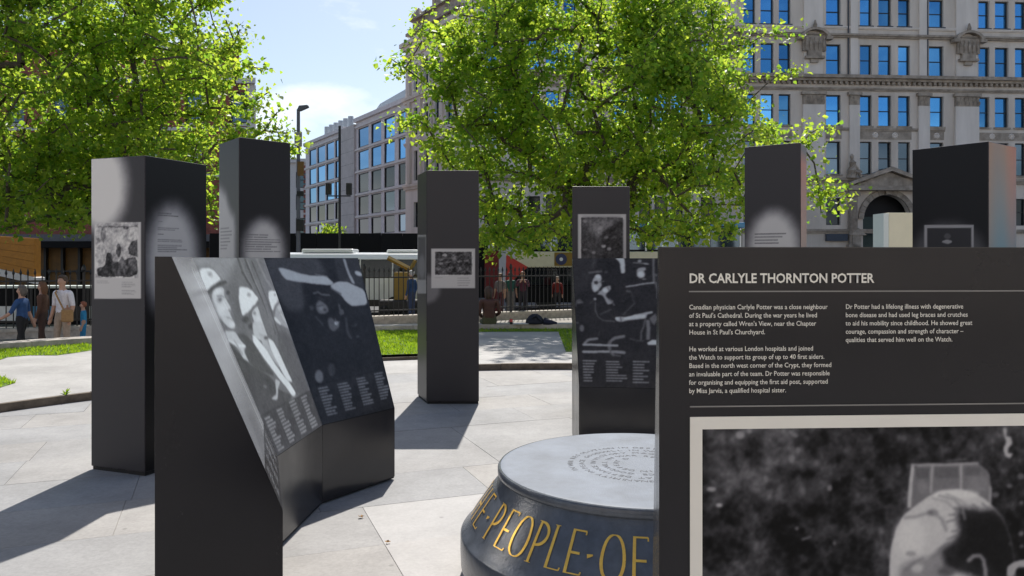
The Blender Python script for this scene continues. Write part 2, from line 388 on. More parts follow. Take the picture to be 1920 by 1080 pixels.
# ------------------------------------------------------------------ printed graphics (ink as a colour attribute on a fine sheet)
PRINTS = {
'helmets': (0.8973, 1.1826, [["p",[[-0.2096,1.2088],[3.3727,1.2461],[1.2065,-0.9388],[-1.2418,0.0943]],0.5,0.001],["p",[[-0.0016,1.1889],[0.5318,1.1913],[0.3916,1.1078],[0.2442,1.0145],[0.1889,1.0581],[0.1315,1.1236],[0.0137,1.1173],[-0.0109,1.1442]],0.63,0.0764],["p",[[0.2864,1.0172],[0.4271,0.9897],[0.3244,0.892],[0.2742,0.781],[0.2325,0.6174],[0.1357,0.7255],[0.2119,0.873]],0.47,0.0579],["p",[[1.0684,1.1938],[1.5651,1.1961],[1.0178,0.6254],[0.9108,0.6431],[0.9464,0.9522],[0.9557,1.0752]],0.4,0.0475],["l",[[0.5212,1.1744],[0.5107,1.0842],[0.5502,0.9844]],0.0266,0.4,0.0133],["l",[[0.6094,1.1658],[0.6213,1.0229],[0.6457,0.8702],[0.648,0.6674]],0.0234,0.38,0.0138],["l",[[0.6356,1.1527],[0.64,0.9992],[0.6552,0.9324]],0.0167,0.58,0.0139],["l",[[0.6974,1.1524],[0.707,0.9871],[0.7127,0.8055],[0.6973,0.6618]],0.0171,0.4,0.0142],["l",[[0.7796,1.1656],[0.8106,1.0309],[0.8605,0.9612]],0.0321,0.57,0.0146],["l",[[0.947,1.1747],[0.9319,1.0708],[0.93,0.978]],0.0307,0.39,0.0153],["l",[[0.6595,0.937],[0.6611,0.8197],[0.6327,0.6796]],0.0299,0.52,0.0149],["l",[[0.55,1.1488],[0.544,1.0614],[0.5793,0.9785]],0.0136,0.55,0.0136],["p",[[0.0097,1.104],[0.0513,1.1168],[0.1243,1.1158],[0.1698,1.0971],[0.191,1.0703],[0.2034,1.0432],[0.1372,1.0228],[0.0621,1.0013],[0.0059,0.9795],[-0.0206,0.9889],[-0.0133,1.0245],[0.0003,1.0712]],0.97,0.0113],["p",[[0.0863,1.0987],[0.1412,1.0957],[0.1333,1.0677],[0.1115,1.0542],[0.0807,1.0691],[0.0779,1.0851]],0.82,0.014],["p",[[0.123,1.078],[0.1179,1.0743],[0.1107,1.0715],[0.1028,1.07],[0.0959,1.0701],[0.0911,1.072],[0.0896,1.075],[0.0915,1.0788],[0.0965,1.0825],[0.1036,1.0854],[0.1115,1.0869],[0.1185,1.0867],[0.1233,1.0849],[0.1249,1.0818]],0.68,0.0095],["p",[[0.0378,0.9656],[0.1023,0.9954],[0.1638,1.001],[0.1986,0.9868],[0.1698,0.9457],[0.1727,0.9066],[0.185,0.8662],[0.1445,0.8339],[0.1494,0.8065],[0.1561,0.7695],[0.1269,0.7496],[0.071,0.7556],[0.0343,0.7907],[0.01,0.8368],[0.0024,0.8886],[0.0091,0.9301]],0.85,0.0155],["p",[[0.1447,0.9704],[0.1325,0.9619],[0.1147,0.9555],[0.0949,0.9526],[0.0771,0.9536],[0.0648,0.9583],[0.0602,0.9658],[0.0643,0.9745],[0.0762,0.9829],[0.0937,0.9892],[0.1133,0.9923],[0.1313,0.9915],[0.144,0.9869],[0.1488,0.9793]],0.92,0.0372],["p",[[0.0268,0.9538],[0.0159,0.9129],[0.0175,0.8448],[0.0278,0.8046],[0.0001,0.816],[-0.0105,0.86],[-0.0044,0.9059]],0.66,0.0239],["p",[[0.1986,0.9868],[0.2227,0.96],[0.1859,0.9101],[0.1622,0.9376]],0.55,0.0189],["p",[[0.1295,0.9224],[0.1177,0.9135],[0.1018,0.9068],[0.085,0.9037],[0.0707,0.9047],[0.0617,0.9095],[0.0596,0.9173],[0.0648,0.9265],[0.0764,0.9353],[0.092,0.942],[0.1087,0.9452],[0.1232,0.9444],[0.1326,0.9396],[0.1348,0.9317]],0.68,0.0213],["p",[[0.1142,0.9225],[0.1088,0.9184],[0.1013,0.9154],[0.0935,0.9139],[0.0867,0.9143],[0.0823,0.9166],[0.0812,0.9202],[0.0836,0.9245],[0.089,0.9285],[0.0964,0.9316],[0.1042,0.9331],[0.1111,0.9327],[0.1155,0.9305],[0.1166,0.9268]],0.46,0.01],["l",[[0.0843,0.9464],[0.1331,0.9478],[0.153,0.9381]],0.0086,0.6,0.0086],["p",[[0.1752,0.8514],[0.1692,0.8476],[0.16,0.845],[0.1493,0.844],[0.1393,0.8448],[0.132,0.8473],[0.1287,0.8509],[0.1302,0.855],[0.1361,0.8588],[0.1452,0.8614],[0.1558,0.8624],[0.1659,0.8617],[0.1733,0.8592],[0.1767,0.8555]],0.6,0.013],["l",[[0.0913,0.8199],[0.1232,0.8112],[0.1463,0.7978]],0.0102,0.66,0.0102],["p",[[0.112,0.8631],[0.0942,0.8493],[0.071,0.8391],[0.0471,0.8344],[0.0274,0.8361],[0.0155,0.8438],[0.0138,0.856],[0.0224,0.8701],[0.0396,0.8836],[0.0623,0.8938],[0.0861,0.8988],[0.1062,0.8973],[0.1186,0.8898],[0.1207,0.8775]],0.9,0.0443],["p",[[0.1436,0.7685],[0.1336,0.7615],[0.1193,0.7567],[0.1035,0.7548],[0.0894,0.7563],[0.0798,0.7609],[0.0765,0.7675],[0.0801,0.775],[0.0899,0.7818],[0.104,0.7866],[0.1197,0.7886],[0.1339,0.7872],[0.1437,0.7827],[0.1472,0.776]],0.9,0.0237],["l",[[0.1264,0.9097],[0.1381,0.8698],[0.1344,0.8392]],0.0113,0.92,0.0113],["l",[[-0.0195,0.9524],[0.0126,0.9772],[0.1008,1.0037],[0.1826,1.0211],[0.2517,1.0278]],0.0211,0.36,0.0129],["l",[[0.0041,0.9633],[-0.019,0.9194],[-0.0234,0.861],[-0.0024,0.8032],[0.0549,0.7492]],0.0142,0.5,0.0118],["p",[[0.2495,0.9607],[0.242,0.9555],[0.231,0.9516],[0.2189,0.9497],[0.2079,0.9503],[0.2003,0.9532],[0.1975,0.9579],[0.2001,0.9633],[0.2075,0.9685],[0.2183,0.9724],[0.2304,0.9743],[0.2414,0.9738],[0.2492,0.9709],[0.2521,0.9662]],0.36,0.0155],["p",[[0.387,0.987],[0.4396,0.9914],[0.4971,0.9821],[0.5459,0.9615],[0.5652,0.9326],[0.5963,0.9024],[0.5173,0.8694],[0.4186,0.8389],[0.2883,0.8077],[0.3024,0.8572],[0.3282,0.9188]],0.97,0.0134],["p",[[0.509,0.9333],[0.5,0.927],[0.4873,0.9223],[0.4733,0.92],[0.4609,0.9208],[0.4524,0.9243],[0.4496,0.9299],[0.4529,0.9364],[0.4617,0.9427],[0.4743,0.9475],[0.4882,0.9497],[0.5007,0.9491],[0.5093,0.9456],[0.5123,0.94]],0.76,0.0128],["p",[[0.4924,0.9389],[0.4886,0.9363],[0.483,0.9343],[0.4767,0.9335],[0.471,0.9338],[0.467,0.9352],[0.4654,0.9376],[0.4666,0.9403],[0.4704,0.9429],[0.476,0.9448],[0.4823,0.9457],[0.488,0.9454],[0.4921,0.9439],[0.4937,0.9416]],0.66,0.0071],["p",[[0.3553,0.7827],[0.3427,0.7748],[0.3231,0.7695],[0.3007,0.7676],[0.2798,0.7697],[0.2646,0.7752],[0.258,0.783],[0.2612,0.7915],[0.2734,0.7993],[0.2925,0.8047],[0.3147,0.8067],[0.3357,0.8048],[0.3514,0.7994],[0.3584,0.7915]],0.37,0.0184],["p",[[0.3964,0.7353],[0.3849,0.728],[0.3672,0.7231],[0.3469,0.7215],[0.3282,0.7236],[0.3147,0.7288],[0.3089,0.7361],[0.312,0.7441],[0.3232,0.7512],[0.3405,0.7561],[0.3606,0.7578],[0.3794,0.7559],[0.3934,0.7508],[0.3994,0.7434]],0.37,0.0218],["p",[[0.4454,0.8367],[0.5367,0.8585],[0.5364,0.8198],[0.5274,0.7716],[0.5227,0.7272],[0.5222,0.6867],[0.4321,0.6969],[0.4132,0.7531],[0.4121,0.8014]],0.86,0.0158],["p",[[0.4832,0.8145],[0.4766,0.8101],[0.467,0.8068],[0.4563,0.8055],[0.4466,0.8064],[0.4398,0.8092],[0.4373,0.8134],[0.4395,0.8182],[0.446,0.8226],[0.4555,0.8258],[0.4662,0.8272],[0.476,0.8264],[0.4828,0.8236],[0.4854,0.8194]],0.6,0.0131],["p",[[0.5073,0.7685],[0.4921,0.7571],[0.4721,0.7488],[0.4511,0.7451],[0.4336,0.7469],[0.4227,0.7536],[0.4207,0.764],[0.4278,0.7759],[0.4426,0.7872],[0.4623,0.7955],[0.4831,0.7993],[0.5009,0.7977],[0.5122,0.7911],[0.5144,0.7807]],0.92,0.0373],["l",[[0.5806,0.8794],[0.4613,0.8474],[0.3873,0.8178],[0.3576,0.7682]],0.0148,0.46,0.0118],["p",[[0.7821,0.9403],[0.8471,0.947],[0.9065,0.9391],[0.9182,0.9082],[0.9037,0.8784],[0.8155,0.8434],[0.7356,0.8088],[0.7389,0.8539],[0.7439,0.8933]],0.95,0.014],["p",[[0.885,0.9151],[0.879,0.911],[0.8702,0.908],[0.8602,0.9066],[0.8511,0.9072],[0.8447,0.9095],[0.8422,0.9131],[0.8441,0.9173],[0.85,0.9213],[0.8588,0.9243],[0.8688,0.9257],[0.8779,0.9252],[0.8844,0.923],[0.8869,0.9193]],0.74,0.0097],["l",[[0.9005,0.9041],[0.8593,0.8608],[0.7722,0.8262]],0.0114,0.8,0.0114],["p",[[1.0106,0.8822],[1.0027,0.8782],[0.9889,0.8754],[0.9719,0.8744],[0.9552,0.8755],[0.942,0.8783],[0.9349,0.8823],[0.9353,0.8867],[0.943,0.8907],[0.9565,0.8935],[0.9734,0.8945],[0.9902,0.8936],[1.0036,0.8908],[1.0109,0.8867]],0.32,0.0152],["l",[[0.8548,0.856],[0.7587,0.812]],0.0097,0.5,0.0081],["p",[[0.8456,0.8464],[0.9115,0.8573],[0.9226,0.8096],[0.9199,0.746],[0.9115,0.6597],[0.794,0.7046],[0.726,0.7635],[0.7837,0.81]],0.7,0.0195],["p",[[0.7243,0.7688],[0.7612,0.7577],[0.8009,0.7119],[0.7811,0.7059],[0.7441,0.7254],[0.7186,0.7487]],0.88,0.0112],["l",[[0.8589,0.7727],[0.8935,0.7107],[0.9071,0.6519]],0.0216,0.84,0.0149],["p",[[0.9001,0.8218],[0.8886,0.8136],[0.8727,0.8076],[0.8556,0.8049],[0.8406,0.8061],[0.8307,0.8108],[0.8278,0.8183],[0.8325,0.8268],[0.8437,0.8349],[0.8594,0.841],[0.8765,0.8437],[0.8916,0.8427],[0.9017,0.838],[0.9048,0.8305]],0.82,0.0232],["p",[[-0.0087,0.6855],[0.0925,0.5751],[0.1484,0.5177],[0.3506,0.4142],[0.3663,0.3394],[0.5706,0.26],[0.3379,0.2153],[-0.0054,0.2332],[-0.0187,0.3997],[-0.0098,0.5597]],0.37,0.0208],["p",[[0.1365,0.7242],[0.253,0.6875],[0.288,0.6354],[0.3352,0.5294],[0.4132,0.4118],[0.2378,0.4691],[0.1294,0.5372],[0.1422,0.6467]],0.38,0.0173],["p",[[0.6892,0.6786],[0.8408,0.6441],[0.9107,0.5629],[0.8736,0.4169],[0.8884,0.2349],[0.6043,0.2432],[0.581,0.3722],[0.5811,0.518]],0.43,0.0394],["p",[[0.0006,0.747],[0.1198,0.7337],[0.1367,0.6784],[0.1754,0.6344],[0.1252,0.6098],[0.1361,0.5442],[0.0859,0.5682],[0.076,0.6324],[-0.0024,0.6922]],0.84,0.0164],["l",[[-0.0097,0.6931],[0.0902,0.6475],[0.1687,0.6369]],0.0135,0.96,0.0104],["l",[[0.0687,0.6794],[0.0965,0.5983]],0.0107,0.66,0.0107],["p",[[0.3843,0.7674],[0.509,0.7554],[0.5241,0.6635],[0.477,0.6358],[0.3865,0.6471],[0.3355,0.6857]],0.84,0.0163],["p",[[0.4103,0.6931],[0.5054,0.6657],[0.4901,0.5833],[0.5172,0.4745],[0.4744,0.499],[0.4052,0.6033]],0.76,0.0192],["p",[[0.3218,0.6913],[0.3441,0.6847],[0.4274,0.5835],[0.4671,0.4914],[0.5238,0.4102],[0.5912,0.3326],[0.6293,0.2693],[0.5938,0.2532],[0.5565,0.2581],[0.5202,0.3086],[0.4553,0.386],[0.3897,0.4777],[0.3242,0.5813],[0.2897,0.6472]],0.97,0.014],["p",[[0.5098,0.6485],[0.5715,0.6239],[0.5983,0.5597],[0.6162,0.4585],[0.6403,0.3328],[0.5658,0.3562],[0.5218,0.4558],[0.4945,0.5656]],0.96,0.0175],["l",[[0.4304,0.6083],[0.4656,0.5352],[0.5098,0.4668]],0.0173,0.74,0.0148],["p",[[0.5121,0.6465],[0.5056,0.6429],[0.4949,0.6408],[0.4821,0.6404],[0.4698,0.6419],[0.4604,0.645],[0.4557,0.6491],[0.4566,0.6533],[0.463,0.6568],[0.4736,0.659],[0.4863,0.6594],[0.4987,0.6579],[0.5083,0.6548],[0.5131,0.6508]],0.42,0.0125],["p",[[0.393,0.402],[0.4538,0.3726],[0.3812,0.3364],[0.3102,0.2758],[0.2214,0.3006],[0.3279,0.3106]],0.8,0.0129],["p",[[0.2352,0.3744],[0.2293,0.371],[0.2201,0.3691],[0.2095,0.3692],[0.1996,0.3712],[0.1923,0.3747],[0.1891,0.379],[0.1905,0.3832],[0.1963,0.3866],[0.2054,0.3885],[0.2159,0.3884],[0.2259,0.3865],[0.2333,0.383],[0.2366,0.3787]],0.5,0.0124],["p",[[-0.0039,0.239],[0.9251,0.2379],[0.8925,-0.0024],[-0.0511,-0.004]],0.345,0.0024],["l",[[-0.0039,0.239],[0.9187,0.2371]],0.0048,0.28,0.0048],["t",0.0334,0.012,0.1534,0.2218,10,0.8,3],["t",0.2413,0.0149,0.3613,0.2312,10,0.8,4],["t",0.4679,0.021,0.5879,0.2414,10,0.8,5],["t",0.6827,0.0146,0.8027,0.2316,10,0.8,6]]),
'raid': (0.7863, 1.1811, [["p",[[-0.05,1.211],[1.4606,1.2223],[0.9296,-0.6918],[-0.7076,-0.2207]],0.22,0.0015],["p",[[-0.0079,1.1913],[0.4196,1.1929],[0.466,1.0508],[0.2387,1.0405],[0.1872,0.7948],[0.035,0.789],[-0.0165,0.9742]],0.36,0.0609],["p",[[0.5632,1.1935],[0.826,1.1945],[0.7681,0.9296],[0.5545,1.0019]],0.3,0.0353],["p",[[0.0775,1.1049],[0.1139,1.1044],[0.2463,1.0589],[0.3387,1.0421],[0.4511,1.0396],[0.5025,0.9796],[0.454,0.9654],[0.3143,0.9817],[0.1122,1.0141],[0.0908,1.0511]],0.9,0.0072],["p",[[0.4525,0.9615],[0.5408,0.9944],[0.627,0.9878],[0.6843,0.9575],[0.771,0.9211],[0.7718,0.8007],[0.6133,0.7928],[0.5688,0.8295],[0.5345,0.8896]],0.88,0.0082],["p",[[0.6427,1.1787],[0.667,1.1712],[0.6686,1.0706],[0.6986,0.9653],[0.6674,0.9744],[0.6464,1.0709]],0.78,0.0081],["p",[[0.7809,1.0346],[0.7704,1.0307],[0.7563,1.0309],[0.7416,1.0352],[0.7291,1.0428],[0.7213,1.052],[0.7196,1.0611],[0.7244,1.0683],[0.7348,1.0723],[0.7486,1.0721],[0.7633,1.0679],[0.776,1.0605],[0.784,1.0512],[0.7858,1.0419]],0.9,0.0097],["l",[[0.4661,0.9411],[0.5375,0.8976]],0.0129,0.5,0.0092],["p",[[0.2958,0.8326],[0.3326,0.8588],[0.3612,0.837],[0.3839,0.8068],[0.382,0.7736],[0.3444,0.7528],[0.293,0.7589],[0.2815,0.7968]],0.56,0.0219],["p",[[0.3449,0.801],[0.3395,0.792],[0.3314,0.7851],[0.3222,0.7815],[0.3139,0.7821],[0.308,0.7866],[0.3056,0.7942],[0.3074,0.8033],[0.3128,0.8122],[0.3208,0.8192],[0.3299,0.8227],[0.3383,0.8222],[0.3442,0.8178],[0.3466,0.8102]],0.66,0.0167],["p",[[0.366,0.7831],[0.3631,0.7789],[0.3583,0.7758],[0.3524,0.7742],[0.3468,0.7746],[0.3425,0.7768],[0.3403,0.7804],[0.3407,0.7847],[0.3436,0.7888],[0.3484,0.792],[0.3542,0.7935],[0.3598,0.7932],[0.3642,0.791],[0.3664,0.7874]],0.34,0.0094],["l",[[0.2982,0.8121],[0.3533,0.8169]],0.0073,0.36,0.0073],["p",[[0.2269,0.8165],[0.2553,0.8228],[0.2677,0.8018],[0.2444,0.7829],[0.2273,0.7921]],0.36,0.0126],["l",[[0.2971,0.9084],[0.3395,0.916],[0.3643,0.899],[0.43,0.8895]],0.0116,0.5,0.0089],["l",[[0.3162,0.8837],[0.369,0.8569]],0.009,0.32,0.0108],["l",[[0.4929,0.8086],[0.4915,0.7748],[0.51,0.7479]],0.0154,0.46,0.0115],["l",[[0.259,0.7406],[0.299,0.6783]],0.0093,0.36,0.0093],["l",[[0.46,1.0356],[0.3634,1.0529]],0.0072,0.6,0.009],["p",[[0.5187,0.7559],[0.5127,0.7459],[0.5035,0.7381],[0.4928,0.7342],[0.4829,0.7349],[0.4757,0.7401],[0.4727,0.7487],[0.4743,0.7589],[0.4802,0.7689],[0.4894,0.7766],[0.4999,0.7805],[0.5098,0.7799],[0.5171,0.7748],[0.5202,0.7662]],0.42,0.0137],["p",[[0.3576,0.7163],[0.393,0.7221],[0.4161,0.6945],[0.4602,0.691],[0.4419,0.6575],[0.3959,0.6263],[0.3653,0.6203],[0.3404,0.6575]],0.48,0.0172],["p",[[0.4401,0.6769],[0.436,0.6712],[0.429,0.6669],[0.4205,0.6649],[0.4122,0.6656],[0.4057,0.6689],[0.4023,0.674],[0.4027,0.68],[0.4068,0.6857],[0.4137,0.69],[0.4221,0.692],[0.4304,0.6913],[0.437,0.6881],[0.4404,0.683]],0.95,0.0079],["l",[[0.4225,0.7113],[0.4276,0.6499]],0.0078,0.6,0.0078],["l",[[0.5225,0.7036],[0.5022,0.6166],[0.5175,0.5606]],0.0219,0.36,0.0159],["p",[[0.605,0.5611],[0.6019,0.5566],[0.5966,0.5532],[0.5902,0.5517],[0.5839,0.5523],[0.5789,0.555],[0.5763,0.5591],[0.5766,0.5639],[0.5797,0.5684],[0.5849,0.5718],[0.5913,0.5733],[0.5976,0.5727],[0.6026,0.57],[0.6052,0.5659]],0.36,0.0105],["l",[[0.5608,0.6473],[0.6104,0.6521]],0.0142,0.32,0.0122],["l",[[0.2488,0.7413],[0.2957,0.67]],0.0074,0.34,0.0074],["p",[[0.1528,0.3151],[0.1416,0.2965],[0.1252,0.2827],[0.1069,0.2766],[0.0904,0.2792],[0.079,0.29],[0.0749,0.3068],[0.0788,0.3262],[0.09,0.3444],[0.1061,0.358],[0.1242,0.3642],[0.1406,0.3619],[0.1522,0.3513],[0.1566,0.3346]],0.56,0.0165],["p",[[0.2844,0.3493],[0.2731,0.3296],[0.2568,0.3148],[0.2389,0.3079],[0.2229,0.3103],[0.2121,0.3214],[0.2084,0.3389],[0.2126,0.3594],[0.2239,0.3788],[0.2399,0.3934],[0.2575,0.4003],[0.2735,0.3982],[0.2845,0.3874],[0.2884,0.3699]],0.34,0.024],["p",[[0.0153,0.2645],[0.7859,0.2991],[0.8098,0.0386],[-0.0009,-0.0072]],0.24,0.0023],["l",[[0.0117,0.2618],[0.7883,0.2964]],0.0035,0.14,0.0035],["t",0.0741,0.0452,0.1891,0.2493,10,0.85,9],["t",0.2643,0.0517,0.3793,0.2527,10,0.85,10],["t",0.4625,0.0613,0.5775,0.2685,10,0.85,11],["t",0.6622,0.0731,0.7772,0.2806,10,0.85,12]]),
